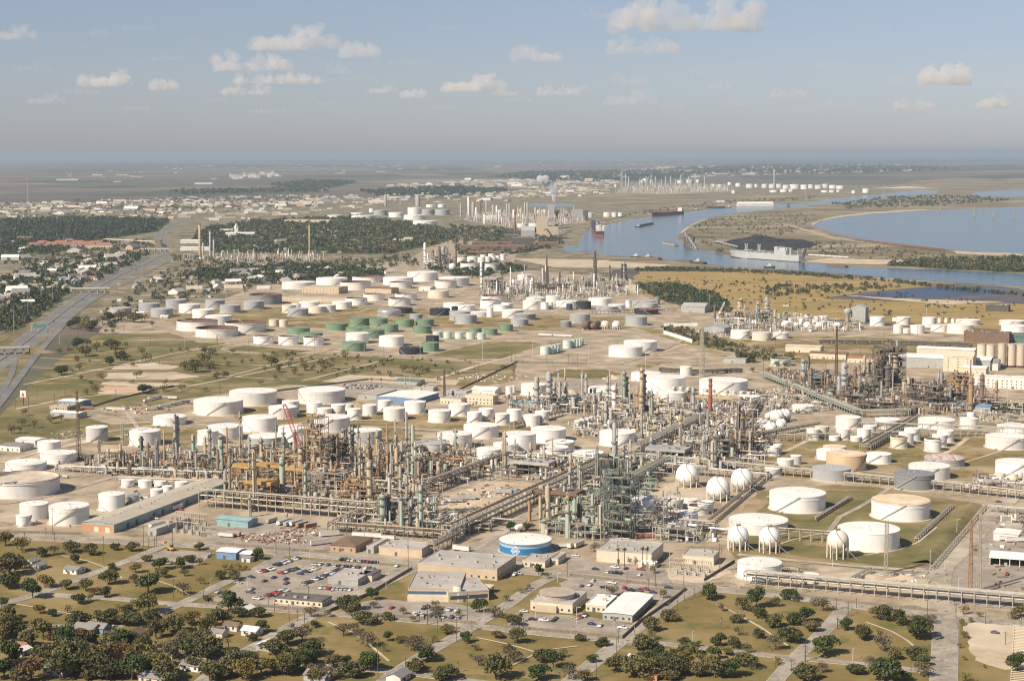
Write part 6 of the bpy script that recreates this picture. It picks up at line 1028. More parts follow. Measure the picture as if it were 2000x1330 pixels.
# ------------------------------------------------------------------ houses
def house(px, w, d, h, wall, roof, noun, rot=None, hip=False, place=None, name='house'):
    return building(px, w, d, h, wall, roof, noun, (GA+R.choice((0, math.pi/2))) if rot is None else rot, R.uniform(1.6, 2.4)*w/11, 4.5 if w > 8 else 0, hip=hip, cat='house', name=name, place=place, stuffy=False, group='houses')
for x, y, w, d, wall, roof, noun in ((PX('L1', 365, 708) + (10, 9, m_whitew, m_rslate, 'white cottage with grey roof')), (PX('L1', 185, 668) + (9, 6, m_whitew, m_rslate, 'pale flat-fronted shed')), (PX('L1', 225, 692) + (8, 6, m_greyw, m_rslate, 'low grey shed')), (PX('L1', 1392, 1065) + (9, 8, m_whitew, m_rwhite, 'small white house with pale gable')), (PX('L1', 1285, 1035) + (9, 6, m_whitew, m_rbrown, 'brown-roofed shed')),
        (PX('L1', 30, 1155) + (11, 8, m_creamw, m_rred, 'orange-roofed house')), (PX('L1', 125, 1190) + (8, 6, m_whitew, m_rwhite, 'small white house')), (PX('L1', 420, 1050) + (13, 9, m_greyw, m_rslate, 'slate-roofed house')), (PX('L1', 490, 1045) + (12, 8, m_bluew, m_rslate, 'blue-grey house')), (PX('L1', 770, 1105) + (12, 8, m_creamw, m_rbrown, 'cream house with brown gable')), (PX('L1', 440, 1190) + (15, 10, m_creamw, m_rbrown, 'brown hip-roofed house')), (PX('L1', 545, 1205) + (9, 8, m_whitew, m_rbrown, 'white-gabled house')),
        (PX('L1', 640, 1215) + (9, 7, m_brickw, m_rred, 'red-roofed house')), (PX('L1', 1040, 1265) + (12, 8, m_whitew, m_rslate, 'white house by parked car')), (PX('L1', 800, 1335) + (14, 9, m_creamw, m_rslate, 'slate-roofed house at the edge')), (PX('L1', 250, 1290) + (12, 8, m_greyw, m_rgreen, 'green-roofed house')), (PX('L2', 370, 1160) + (9, 8, m_greyw, m_rwhite, 'pale grey hut')), (PX('L2', 570, 1325) + (12, 9, m_greyw, m_rslate, 'grey-roofed bungalow')), (PX('L2', 245, 950) + (8, 6, m_whitew, m_rwhite, 'white garage')), (PX('L2', 1130, 1345) + (11, 8, m_whitew, m_rslate, 'house at the bottom edge')),
        (PX('L4', 245, 1330) + (7, 6, m_brickw, m_rred, 'red-roofed house')), (PX('L4', 75, 1228) + (10, 6, m_whitew, m_rwhite, 'white shed roof')), (PX('L1', 900, 1190) + (10, 6, m_creamw, m_rbrown, 'brown-roofed shed')), (PX('L1', 1210, 1075) + (8, 6, m_creamw, m_rslate, 'grey-roofed shed'))):
    house((x, y), w, d, 2.9, wall, roof, noun, hip='hip' in noun)
walls = [m_whitew, m_creamw, m_beige, m_greyw, m_tanbrick]; roofs = [m_rslate, m_rbrown, m_rtan, m_rwhite, m_rgrey, m_rwhite, m_rtan]; rn = ['slate', 'brown', 'tan', 'white', 'grey', 'white', 'tan']
def scatter_houses(px, n, smin, smax, hmin, hmax, noun_s, rot=None):
    poly = [G(x, y) for x, y in px]; x0, x1 = min(p.x for p in poly), max(p.x for p in poly); y0, y1 = min(p.y for p in poly), max(p.y for p in poly); k = 0; tr = 0
    while k < n and tr < n*40:
        tr += 1; p = Vector((R.uniform(x0, x1), R.uniform(y0, y1), 0))
        if not in_poly(p, poly) or not free(p, 4): continue
        # keep the carriageways clear
        if min((q-p).length for q in hp) < 55: continue
        w = R.uniform(smin, smax); i = R.randrange(7); x, y = project(p); big = w > 26
        house((x, y), w, w*R.uniform(.4, .9), R.uniform(hmin, hmax), R.choice(walls), roofs[i], rn[i] + '-roofed ' + noun_s, (rot if rot is not None else R.choice((.2, -.2, .5, GA)))+R.choice((0, math.pi/2)), name='house' if smax < 25 else 'commercial_building'); k += 1
scatter_houses([(0, 560), (60, 520), (200, 500), (290, 500), (220, 540), (120, 590), (0, 620)], 24, 16, 45, 4, 8, 'low commercial building')
scatter_houses([(240, 570), (330, 535), (520, 530), (560, 545), (420, 575), (330, 595)], 16, 12, 36, 4, 7, 'low building')
scatter_houses([(150, 640), (200, 610), (330, 612), (330, 640), (200, 660)], 6, 9, 14, 3, 4, 'house')
scatter_houses([(0, 520), (0, 470), (200, 462), (310, 480), (200, 500)], 16, 16, 50, 4, 9, 'building')
scatter_houses([(380, 545), (500, 528), (760, 530), (780, 545), (560, 556)], 12, 14, 40, 4, 7, 'shed')
scatter_houses([(0, 425), (0, 405), (330, 392), (480, 398), (480, 425), (300, 432)], 34, 22, 70, 4, 9, 'warehouse')
scatter_houses([(420, 460), (560, 448), (820, 452), (860, 470), (560, 492)], 12, 16, 40, 4, 8, 'house')
scatter_houses([(470, 400), (640, 388), (760, 396), (600, 410)], 9, 40, 90, 5, 9, 'long warehouse')
scatter_houses([(830, 395), (900, 380), (1100, 376), (1200, 380), (1000, 396)], 16, 24, 60, 5, 9, 'shed')
scatter_houses([(600, 375), (900, 352), (1250, 345), (1300, 355), (1000, 372)], 22, 40, 90, 6, 12, 'far shed')
# red-roofed apartments
for i in range(9):
    x, y = PX('U1', 205+i*66, 806-(i % 2)*14); house((x, y), R.uniform(36, 50), 16, 11, m_creamw, m_rred, 'red-tiled cream apartment block', 0.1, True, 'beyond the motorway interchange', 'apartment_block')
for x, y, w in ((560, 1045, 44), (400, 1050, 40)): building(PX('U1', x, y), 70 if x == 400 else 50, 20, 6, m_whitew, m_bluew if x == 400 else m_rred, 'long store with blue roof' if x == 400 else 'store with red roof', .05, 2, 0, place='beside the motorway')
# a far-off town too small to take apart: one mass of pale blocks and one of low roofs
def far_mass(px, n, smin, smax, hmin, hmax, ms, label, name, cat):
    poly = [G(x, y) for x, y in px]; x0, x1 = min(p.x for p in poly), max(p.x for p in poly); y0, y1 = min(p.y for p in poly), max(p.y for p in poly); b = MB(); k = tr = 0
    while k < n and tr < n*20:
        tr += 1; p = Vector((R.uniform(x0, x1), R.uniform(y0, y1), 0))
        if not in_poly(p, poly): continue
        if min((q-p).length for q in hp) < 70: continue
        b.mi = R.randrange(len(ms)); w = R.uniform(smin, smax)*R.choice((.6, 1, 1, 1.6)); b.box(p, (w, w*R.uniform(.3, .8), R.uniform(hmin, hmax)), R.choice((.1, .15, .1+math.pi/2))); k += 1
    stuff(b.build(name, ms), label, cat)
pale = [m_whitew, m_creamw, m_rtan, m_rwhite, m_beige]
far_mass([(0, 430), (0, 400), (330, 386), (700, 380), (760, 400), (480, 430), (200, 436)], 420, 14, 40, 4, 8, pale, 'scatter of small pale buildings beyond the motorway', 'distant_town', 'town')
far_mass([(700, 395), (760, 362), (1000, 350), (1210, 352), (1180, 380), (900, 392)], 500, 16, 60, 5, 10, pale, 'scatter of pale sheds behind the plume refinery', 'distant_town', 'town')
far_mass([(1050, 350), (1280, 326), (1760, 322), (1800, 334), (1400, 346), (1250, 350)], 500, 30, 110, 6, 14, pale, 'pale specks of a town near the horizon', 'distant_town', 'town')
far_mass([(0, 345), (350, 325), (900, 318), (1300, 312), (1300, 320), (800, 335), (300, 370), (0, 372)], 120, 40, 160, 6, 14, pale, 'isolated farm buildings across the plain', 'distant_farms', 'farms')
far_mass([(440, 345), (540, 338), (550, 346), (450, 352)], 60, 30, 70, 10, 40, pale, 'pale plant far out on the plain', 'distant_plant', 'plant')
far_mass([(0, 545), (90, 505), (300, 492), (280, 515), (120, 580), (0, 620)], 160, 8, 20, 3, 6, pale + [m_rslate, m_rbrown], 'scatter of small roofs beside the motorway', 'suburb_roofs', 'roofs')
far_mass([(380, 470), (560, 448), (830, 445), (880, 462), (740, 495), (420, 495)], 160, 9, 20, 3, 6, pale + [m_rslate], 'small roofs showing among the far trees', 'suburb_roofs', 'roofs')
far_mass([(330, 550), (400, 530), (620, 522), (780, 532), (560, 560), (360, 590)], 130, 7, 18, 3, 5, pale + [m_rslate, m_rbrown], 'small roofs and sheds before the power station', 'suburb_roofs', 'roofs')
# ------------------------------------------------------------------ trees
def leaf_mat(name, c1, c2):
    m = bpy.data.materials.new(name); m.use_nodes = True; t = m.node_tree; b = t.nodes['Principled BSDF']; b.inputs['Roughness'].default_value = .7; b.inputs['Specular IOR Level'].default_value = .2
    g = nd(t, 'ShaderNodeNewGeometry'); n = nd(t, 'ShaderNodeTexNoise'); n.inputs['Scale'].default_value = .35; n.inputs['Detail'].default_value = 3; t.links.new(g.outputs['Position'], n.inputs['Vector'])
    oi = nd(t, 'ShaderNodeObjectInfo'); ad = nd(t, 'ShaderNodeMath', operation='ADD'); t.links.new(n.outputs['Fac'], ad.inputs[0]); mu = nd(t, 'ShaderNodeMath', operation='MULTIPLY_ADD'); mu.inputs[1].default_value = .9; mu.inputs[2].default_value = -.45; t.links.new(oi.outputs['Random'], mu.inputs[0]); t.links.new(mu.outputs[0], ad.inputs[1])
    r = nd(t, 'ShaderNodeMapRange'); r.inputs[1].default_value = .2; r.inputs[2].default_value = .9; t.links.new(ad.outputs[0], r.inputs[0])
    x = nd(t, 'ShaderNodeMix', data_type='RGBA'); x.inputs[6].default_value = (*c1, 1); x.inputs[7].default_value = (*c2, 1); t.links.new(r.outputs[0], x.inputs[0]); t.links.new(x.outputs[2], b.inputs['Base Color'])
    return m
lm_oak = leaf_mat('oak_leaves', (.078, .086, .032), (.165, .142, .062)); lm_grn = leaf_mat('fresh_leaves', (.058, .086, .028), (.098, .115, .042)); lm_red = leaf_mat('autumn_leaves', (.17, .095, .045), (.13, .105, .05)); lm_bare = leaf_mat('thin_grey_twigs', (.17, .135, .085), (.12, .105, .06)); lm_yel = leaf_mat('yellowing_leaves', (.14, .125, .04), (.20, .15, .05))
lm_wood = leaf_mat('woodland_leaves', (.040, .062, .030), (.075, .088, .042))
m_bark = mat('bark', (.14, .105, .075), .95, (.09, .07, .05), 1.0)
def quad(b, p, s, rr):
    n = Vector((rr.gauss(0, 1), rr.gauss(0, 1), rr.gauss(.35, 1))).normalized(); a = n.cross(Vector((rr.random()-.5, rr.random()-.5, rr.random()-.5))).normalized()*s; c = n.cross(a).normalized()*s*rr.uniform(.6, 1)
    b.add([p-a-c, p+a-c*.6, p+a*.7+c, p-a*.8+c*.9], [(0, 1, 2, 3)])
def crown(seed, nl, lobes, spread, flat, leaf, hole=.0):
    """unit crown: about 1 wide (radius .5), bottom at .25, top about 1*flat"""
    rr = random.Random(seed); b = MB(); cs = []
    for _ in range(lobes):
        a = rr.uniform(0, 6.28); q = rr.uniform(.05, .36)*spread; cs.append((Vector((q*math.cos(a), q*math.sin(a), flat*rr.uniform(.42, .78)-q*.35*flat)), rr.uniform(.14, .25)))
    for c, r in cs:
        for _ in range(nl):
            d = Vector((rr.gauss(0, 1), rr.gauss(0, 1), rr.gauss(.15, .8))).normalized()*r*rr.uniform(.62, 1.1); d.z *= .75
            if rr.random() < hole: continue
            quad(b, c+d, leaf*rr.uniform(.6, 1.3), rr)
    return b, cs
def tree_proto(kind, seed):
    nl, lobes, flat, leaf, lm, hole = {'oak': (120, 16, .80, .036, lm_oak, 0), 'green': (130, 14, .95, .036, lm_grn, 0), 'bare': (52, 15, .85, .028, lm_bare, .2), 'red': (100, 13, .8, .034, lm_red, 0), 'yellow': (95, 14, .85, .032, lm_yel, .1), 'sparse': (80, 15, .82, .033, lm_oak, .1)}[kind]
    b, cs = crown(seed, nl, lobes, 1.0, flat, leaf, hole); rr = random.Random(seed+99)
    core = MB()                                   # the trunk forks into limbs that reach into the lobes
    fork = Vector((rr.uniform(-.03, .03), rr.uniform(-.03, .03), flat*.27)); core.cyl((0, 0, -.02), fork, .032, .024, n=7)
    for c, r in cs[::2]:
        mid = fork.lerp(c, .5)+Vector((0, 0, .03)); core.cyl(fork, mid, .017, .012, n=5, caps=False); core.cyl(mid, c, .012, .005, n=4, caps=False)
    return b.data('crown', lm), core.data('trunk', m_bark)
PROTO = {k: [tree_proto(k, 11*i+ord(k[0])) for i in range(n)] for k, n in (('oak', 5), ('green', 3), ('bare', 3), ('red', 2), ('yellow', 3), ('sparse', 3))}
TN = {'oak': 'dark live oak', 'green': 'fresh green tree', 'bare': 'half-bare grey tree', 'red': 'rust-red tree', 'yellow': 'yellowish tree', 'sparse': 'airy olive tree'}
TREES = []
def tree(x, y, wpx, kind=None, place=None):
    g = G(x, y); w = wpx/ppm(g); kind = kind or R.choices(('oak', 'green', 'bare', 'yellow', 'sparse'), (6, 1, 1, .8, 2.5))[0]
    cr, tr = R.choice(PROTO[kind]); t = thing('tree', TN[kind], 'tree', g, R.uniform(0, 6.28), place, group='trees'); s = w*1.22; t.scale = (s*R.uniform(.82, 1.15), s*R.uniform(.82, 1.15), s*R.uniform(.72, 1.12))
    link('crown', cr, t); link('trunk', tr, t); TREES.append(g); return t
TL = '''L1 125 580 90;L1 30 550 90;L1 240 610 70;L1 310 600 80;L1 410 590 120;L1 520 600 80;L1 545 605 50;L1 665 575 60;L1 765 580 80;L1 1150 570 65;L1 435 650 60;L1 850 640 60;L1 1095 645 70;L1 1150 660 50;L1 1045 680 70;L1 645 690 60;L1 785 705 70;L1 920 690 90;L1 935 730 80;L1 1065 725 60;L1 60 720 150;L1 130 680 80;L1 55 790 130;L1 630 770 110;L1 775 755 60;L1 855 820 150;L1 495 810 80;L1 385 800 70;L1 260 790 100;L1 190 850 110;L1 1060 830 110;L1 1155 770 50;L1 1270 740 60;L1 1355 745 60;L1 1205 885 60;L1 455 880 80;L1 605 845 70;L1 545 830 60 r;L1 525 870 50;L1 860 940 130 y;L1 780 895 50;L1 1320 930 120;L1 1380 960 80;L1 1100 1000 110;L1 1000 1050 120;L1 870 1030 120;L1 760 1010 130;L1 620 1000 140;L1 470 1020 120;L1 390 935 50;L1 300 955 60;L1 230 940 70;L1 210 1010 60 b;L1 150 1040 50;L1 50 970 110;L1 60 1070 120;L1 250 1090 140 y;L1 150 1130 120;L1 330 1120 120 r;L1 450 1070 80 r;L1 520 1120 90 r;L1 640 1130 130;L1 740 1110 100;L1 830 1150 110;L1 900 1080 100 r;L1 1060 1090 90;L1 1200 1050 130;L1 1180 1190 150;L1 1080 1180 150;L1 980 1200 160;L1 60 1230 140;L1 350 1180 100 g;L1 250 1250 160;L1 400 1260 200;L1 600 1230 150;L1 520 1300 180;L1 700 1190 110 r;L1 800 1240 160 y;L1 900 1300 180;L1 760 1320 150 g;L1 640 1320 160;L1 350 1320 180;L1 1330 1260 130;L1 1280 1310 130;L1 1400 1320 150 y;L1 180 1320 150 r;L1 1440 1230 60;L1 20 1320 150;L1 460 1180 110;L1 1140 1260 120;L1 110 1000 60;L1 730 930 60;L1 690 930 50;L1 10 900 60
L2 85 745 60;L2 175 755 60 b;L2 210 610 70 y;L2 310 630 80 g;L2 115 690 45 y;L2 160 692 45;L2 200 690 45 b;L2 240 692 40;L2 965 860 70 g;L2 825 920 120;L2 720 960 50 g;L2 500 1035 45 g;L2 615 960 80 b;L2 310 960 80;L2 150 930 120;L2 975 910 60 b;L2 850 960 90;L2 925 1000 110;L2 1000 980 50;L2 1060 980 70;L2 1145 945 60 b;L2 1195 990 45;L2 1340 940 60 b;L2 800 1070 90 b;L2 860 1040 70;L2 940 1130 110;L2 900 1100 90 b;L2 1050 1100 60 g;L2 1135 1105 65;L2 1030 1160 40;L2 1315 1110 50 g;L2 1400 1055 70;L2 1215 1150 110 b;L2 1290 1200 100 b;L2 1215 1280 100;L2 825 1235 60 g;L2 940 1260 130;L2 1320 1290 40;L2 1400 1320 110;L2 280 1100 60;L2 330 1050 80 g;L2 640 1020 60;L2 400 1180 120;L2 480 1120 120;L2 560 1110 120;L2 580 1180 90;L2 650 1150 50 b;L2 270 1220 80;L2 330 1300 130 y;L2 450 1290 160 y;L2 550 1270 150;L2 160 1220 60 y;L2 70 1300 80 g;L2 700 1320 130;L2 850 1310 120;L2 20 1180 110;L2 60 1010 110;L2 120 1000 80
L3 745 720 65 g;L3 800 740 40;L3 150 910 50;L3 280 960 45 b;L3 155 970 60 b;L3 400 935 80;L3 490 960 100;L3 645 825 40;L3 560 870 50;L3 540 970 50;L3 215 1050 60;L3 325 1110 70 g;L3 505 1080 60;L3 600 1010 80;L3 625 1110 110;L3 575 1190 90;L3 600 1220 110;L3 750 1220 90;L3 830 1250 100;L3 890 1190 50 g;L3 380 1150 60 b;L3 400 1240 80 b;L3 350 1195 30;L3 985 1095 60;L3 1110 1130 80;L3 1060 1225 60 g;L3 1175 840 70 b;L3 1065 580 60 g;L3 1340 1150 120;L3 1400 1090 60;L3 1450 850 60 b;L3 580 465 70 g;L3 670 465 70 g;L3 210 1320 120;L3 500 1320 180;L3 745 1325 120 g;L3 920 1320 100;L3 1010 1330 90 y;L3 40 1260 80;L3 100 1220 110;L3 30 1140 90 b;L3 1440 1210 90 g;L3 1320 1310 160;L3 1390 1030 70;L3 670 815 35;L3 690 800 35
L4 545 855 110 g;L4 625 925 55;L4 740 920 90;L4 820 910 110 g;L4 930 900 70 b;L4 1005 860 90 g;L4 1150 895 60 g;L4 1205 925 90 b;L4 710 990 75;L4 915 1020 110;L4 830 960 90;L4 1045 1000 90;L4 1140 1045 90;L4 1100 990 90;L4 715 1065 60;L4 605 1125 90 g;L4 685 1140 80;L4 835 1085 65;L4 765 1170 70 b;L4 1015 1110 110;L4 930 1150 100 b;L4 405 1120 75;L4 495 1130 40;L4 435 1175 100 g;L4 340 1190 65;L4 250 1215 80 g;L4 505 1220 70;L4 580 1200 90;L4 645 1180 70 y;L4 760 1250 130;L4 945 1235 50;L4 1215 1185 160;L4 1335 1035 75 g;L4 1435 1090 100;L4 1400 1290 90;L4 1200 1280 80 b;L4 310 980 90;L4 350 985 60 y;L4 210 1040 90;L4 170 1140 130;L4 100 1290 160;L4 300 1290 170;L4 420 1270 150;L4 580 1310 140;L4 680 1310 120;L4 1100 1320 130;L4 230 710 60 b;L4 1040 870 50;L4 770 930 60;L4 960 1080 60
L5 445 1035 75;L5 545 1085 95;L5 650 1080 60;L5 660 1155 110 b;L5 735 1205 80;L5 850 1210 120;L5 625 970 110;L5 680 975 90;L5 760 1000 100;L5 850 1000 80 b;L5 930 1000 90 b;L5 880 1085 140;L5 510 1285 80;L5 600 1250 80;L5 670 1330 160 g;L5 900 1300 110 b;L5 895 1240 90 g;L5 770 1330 80;L5 1130 945 60;L5 1125 1010 50 g;L5 1170 990 40;L5 1220 960 40;L5 1410 970 80;L5 1460 960 80;L5 1440 1280 110;L5 1125 1080 50;L5 1250 1255 25;L5 1140 1330 60;L5 1110 1140 35;L5 1380 1240 40;L5 1130 1210 30
M1 180 850 60;M1 175 930 70;M1 270 945 70;M1 400 910 80;M1 480 890 60;M1 90 990 80;M1 160 985 60;M1 480 530 90;M1 565 510 40;M1 620 490 60;M1 640 570 50;M1 715 615 50;M1 790 570 70;M1 750 660 70;M1 685 690 60;M1 600 330 90;M1 680 310 90;M1 665 385 100;M1 755 345 80;M1 870 330 100;M1 900 355 80;M1 980 310 50;M1 540 360 60;M1 465 370 60;M1 610 440 70;M1 945 420 90;M1 1000 420 60;M1 855 455 90;M1 700 435 30;M1 830 430 40;M1 1140 430 80;M1 1110 370 70;M1 1045 465 45;M1 1340 355 35;M1 1410 345 40;M1 1460 345 40;M1 1600 365 70;M1 1660 370 60;M1 1575 460 110;M1 1455 495 90;M1 1530 510 130;M1 1640 500 80;M1 1285 605 50;M1 1070 555 70;M1 1030 600 40;M1 1110 680 90;M1 1170 670 60;M1 1280 660 60;M1 1420 655 60;M1 1605 660 40;M1 1700 560 60;M1 1760 555 60;M1 1190 155 50;M1 880 205 40;M1 765 205 35;M1 550 170 100;M1 630 185 80;M1 700 190 90;M1 740 170 90;M1 600 150 90;M1 850 110 90;M1 950 115 110;M1 1050 120 90;M1 1110 115 80;M1 660 130 80;M1 800 130 80;M1 1000 95 90;M1 900 100 90
M2 10 360 60;M2 60 375 60;M2 220 370 50;M2 455 410 60;M2 520 460 90;M2 545 385 50;M2 635 410 60;M2 675 435 50;M2 655 470 60;M2 760 430 45;M2 780 495 80;M2 830 495 40;M2 700 530 70;M2 580 510 80;M2 545 570 50;M2 440 610 50;M2 470 505 50;M2 360 435 40;M2 290 445 45;M2 160 420 40 r;M2 180 465 50;M2 90 560 50;M2 150 555 70;M2 930 470 80;M2 985 480 60;M2 1100 400 70;M2 1150 510 60;M2 1270 500 50;M2 1310 500 45;M2 1545 510 80;M2 1635 525 80;M2 1690 510 50;M2 1740 505 50;M2 1000 430 50;M2 30 480 110;M2 1680 645 70
M4 990 430 90;M4 1060 430 90;M4 1215 380 80;M4 1170 370 60;M4 840 295 60;M4 1080 510 50;M4 1205 515 50;M4 1330 515 50;M4 1380 410 80;M4 1270 465 50;M4 1330 465 50;M4 500 210 60;M4 560 235 60;M4 630 255 60;M4 440 195 50;M4 690 290 40;M4 1000 335 60;M4 1100 350 60'''
TQ = []
KM = {'g': 'green', 'b': 'bare', 'r': 'red', 'y': 'yellow'}
for s in TL.replace('\n', ';').split(';'):
    p = s.split()
    if len(p) >= 4: x, y = PX(p[0], float(p[1]), float(p[2])); TQ.append((float(p[3])/(2.956 if p[0][0] == 'L' else 4.0), x, y, KM.get(p[4]) if len(p) > 4 else None))
for x0, y0, x1, y1, n, wa, wb in ((0, 1235, 180, 1335, 12, 26, 46), (120, 1255, 420, 1335, 19, 28, 50), (380, 1275, 620, 1335, 11, 28, 46), (600, 1295, 760, 1335, 4, 26, 40), (1190, 1300, 1420, 1335, 5, 28, 44)):
    for _ in range(n): TQ.append((R.uniform(wa, wb), R.uniform(x0, x1), R.uniform(y0, y1), R.choices((None, 'oak', 'red', 'green'), (4, 4, .3, 1))[0]))
TQ.sort(key=lambda q: -q[0])
for w, x, y, k in TQ[:300]: tree(x, y, w, k)
b = MB(); rr = random.Random(3)                    # the small ones beyond, joined
for w, x, y, k in TQ[300:]:
    g = G(x, y); w = w*1.25/ppm(g); b.mi = 2; b.cyl(g, g+Vector((0, 0, w*.4)), w*.03, n=5); b.mi = rr.choice((0, 0, 1))
    for _ in range(5):
        c = g+Vector((rr.uniform(-.28, .28)*w, rr.uniform(-.28, .28)*w, rr.uniform(.35, .6)*w))
        for _ in range(44):
            d = Vector((rr.gauss(0, 1), rr.gauss(0, 1), rr.gauss(0, .8))).normalized()*w*rr.uniform(.14, .24); quad(b, c+d, w*.04, rr)
stuff(b.build('small_trees', [lm_oak, lm_yel, m_bark]), 'small trees dotted over the mown lots and yards', 'trees')
# palms
def palm(x, yb, yt):
    g = G(x, yb); h = height_at(g, yt); t = thing('palm_tree', 'slender fan palm', 'palm', g, R.uniform(0, 6), None, 'palms'); b = MB(); b.cyl((0, 0, 0), (0, 0, h*.86), .28, .2, n=7); b.build('trunk', m_bark, t); rr = random.Random(int(x)); b = MB()
    for k in range(26):
        a = rr.uniform(0, 6.28); e = rr.uniform(-.7, 1.2); L = rr.uniform(1.5, 2.4); d = Vector((math.cos(a)*math.cos(e), math.sin(a)*math.cos(e), math.sin(e))); s = Vector((-math.sin(a), math.cos(a), 0))*.35; o = Vector((0, 0, h*.86))
        b.add([o, o+d*L*.6-s, o+d*L-Vector((0, 0, .5)), o+d*L*.6+s], [(0, 1, 2, 3)])
    b.build('crown', lm_oak, t)
for s in ('L3 1205 668 552', 'L3 1240 670 553', 'L3 1345 678 545', 'L3 1370 680 552', 'L1 1320 1175 1080', 'M2 1305 605 550', 'M2 1378 605 552', 'L3 645 990 940'):
    p = s.split(); x, y = PX(p[0], float(p[1]), float(p[2])); palm(x, y, PX(p[0], 0, float(p[3]))[1])
# ---- woods that read as one mass
def wood(px, n, smin, smax, label, lm=None, quads=26, keep=True):
    poly = [G(x, y) for x, y in px]; x0, x1 = min(p.x for p in poly), max(p.x for p in poly); y0, y1 = min(p.y for p in poly), max(p.y for p in poly); b = MB(); k = tr = 0; rr = random.Random(len(label)+n)
    while k < n and tr < n*15:
        tr += 1; p = Vector((rr.uniform(x0, x1), rr.uniform(y0, y1), 0))
        if not in_poly(p, poly): continue
        if keep and (not free(p, 2) or (p.x < -250 and min((q-p).length for q in hp) < 40)): continue
        k += 1; w = rr.uniform(smin, smax); h = w*rr.uniform(.6, .95); b.mi = rr.choice((0, 0, 0, 0, 1))
        for _ in range(quads):
            d = Vector((rr.gauss(0, 1), rr.gauss(0, 1), rr.gauss(.3, .8))).normalized()*rr.uniform(.35, .52); quad(b, p+Vector((d.x*w, d.y*w, h*.5+d.z*h)), w*rr.uniform(.10, .2), rr)
    stuff(b.build('woodland', [lm or lm_wood, lm_oak]), label, 'woodland')
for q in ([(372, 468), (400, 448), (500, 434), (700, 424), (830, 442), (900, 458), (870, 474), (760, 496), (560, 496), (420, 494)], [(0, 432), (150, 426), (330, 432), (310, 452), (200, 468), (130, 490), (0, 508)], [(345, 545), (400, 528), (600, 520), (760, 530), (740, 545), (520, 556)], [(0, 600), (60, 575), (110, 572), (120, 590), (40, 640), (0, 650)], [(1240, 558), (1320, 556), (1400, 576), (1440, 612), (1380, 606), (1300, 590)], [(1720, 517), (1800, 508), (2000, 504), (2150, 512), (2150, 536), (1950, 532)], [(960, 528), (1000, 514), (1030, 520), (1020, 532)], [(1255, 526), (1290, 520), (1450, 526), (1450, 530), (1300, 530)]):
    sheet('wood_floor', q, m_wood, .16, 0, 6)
wood([(372, 468), (400, 448), (500, 434), (700, 424), (830, 442), (900, 458), (870, 474), (760, 496), (560, 496), (420, 494)], 1900, 12, 20, 'broad dark wood of suburban trees behind the power station')
wood([(0, 432), (150, 426), (330, 432), (310, 452), (200, 468), (130, 490), (0, 508)], 1500, 12, 20, 'dark suburban wood left of the motorway')
wood([(345, 545), (400, 528), (600, 520), (760, 530), (740, 545), (520, 556)], 420, 9, 16, 'trees around the sheds before the power station')
wood([(0, 610), (60, 575), (110, 572), (120, 590), (40, 640), (0, 655)], 190, 9, 15, 'clump of trees across the motorway at the left edge')
wood([(1240, 558), (1320, 556), (1400, 576), (1440, 612), (1380, 606), (1300, 590)], 420, 5, 11, 'dark scrub at the meadow edge')
wood([(1720, 519), (1800, 510), (2000, 506), (2150, 514), (2150, 534), (1950, 531)], 800, 9, 15, 'green thicket on the far channel bank')
wood([(1240, 526), (1300, 524), (1450, 528), (1560, 534), (1700, 545), (2000, 576), (2100, 584), (2000, 580), (1700, 549), (1550, 538), (1400, 532), (1240, 530)], 420, 4, 9, 'low bushes along the near channel bank')
wood([(1480, 560), (1700, 556), (1760, 562), (1650, 572), (1500, 580)], 160, 4, 9, 'scattered bushes before the dark pond')
wood([(1290, 640), (1340, 640), (1480, 690), (1560, 702), (1500, 706), (1380, 680)], 260, 3, 6, 'green scrub strip beside the white fence line')
wood([(0, 545), (60, 520), (200, 500), (300, 495), (250, 520), (120, 585), (0, 625)], 520, 8, 14, 'street trees of the suburb beside the motorway')
wood([(880, 470), (960, 455), (1090, 462), (1100, 480), (1010, 500), (900, 505)], 320, 8, 15, 'trees around the foundry')
wood([(820, 520), (900, 512), (1000, 515), (1030, 528), (940, 545), (880, 540)], 220, 7, 12, 'scrub between the small refinery and round tanks')
wood([(1620, 398), (1750, 385), (1900, 384), (1980, 392), (1850, 402), (1660, 410)], 420, 8, 16, 'scrub on the peninsula beyond the bay')
wood([(1890, 792), (1930, 788), (2060, 800), (2060, 815), (1930, 805)], 160, 3, 5, 'green hedge row at the right edge')
wood([(330, 375), (640, 368), (640, 374), (350, 381)], 400, 18, 30, 'long tree belt across the brown fields', keep=False)
wood([(530, 362), (600, 354), (700, 357), (650, 367), (560, 368)], 350, 20, 34, 'dark wood on the plain', keep=False)
wood([(700, 374), (900, 366), (1000, 373), (900, 383), (740, 383)], 500, 18, 30, 'wooded strip behind the far tank field', keep=False)
wood([(960, 346), (1030, 337), (1300, 334), (1390, 339), (1300, 352), (1080, 355)], 900, 24, 40, 'dark wood before the horizon town', keep=False)
wood([(1300, 332), (1500, 324), (1760, 326), (1880, 333), (1700, 339), (1400, 339)], 700, 30, 60, 'far wood along the horizon', keep=False)
wood([(560, 690), (900, 702), (1000, 722), (860, 745), (600, 735)], 60, 3, 6, 'small bushes on the mown lots')
wood([(1335, 445), (1400, 428), (1520, 416), (1600, 420), (1570, 440), (1540, 462), (1400, 462)], 330, 3, 8, 'low scrub dotted over the peninsula', keep=False)
wood([(1180, 432), (1280, 408), (1420, 392), (1600, 385), (1560, 392), (1420, 400), (1300, 414)], 260, 4, 9, 'low scrub along the far channel bank', keep=False)
wood([(1500, 470), (1620, 472), (1850, 498), (1960, 503), (1800, 512), (1620, 500)], 240, 3, 7, 'low scrub between causeway and quay', keep=False)
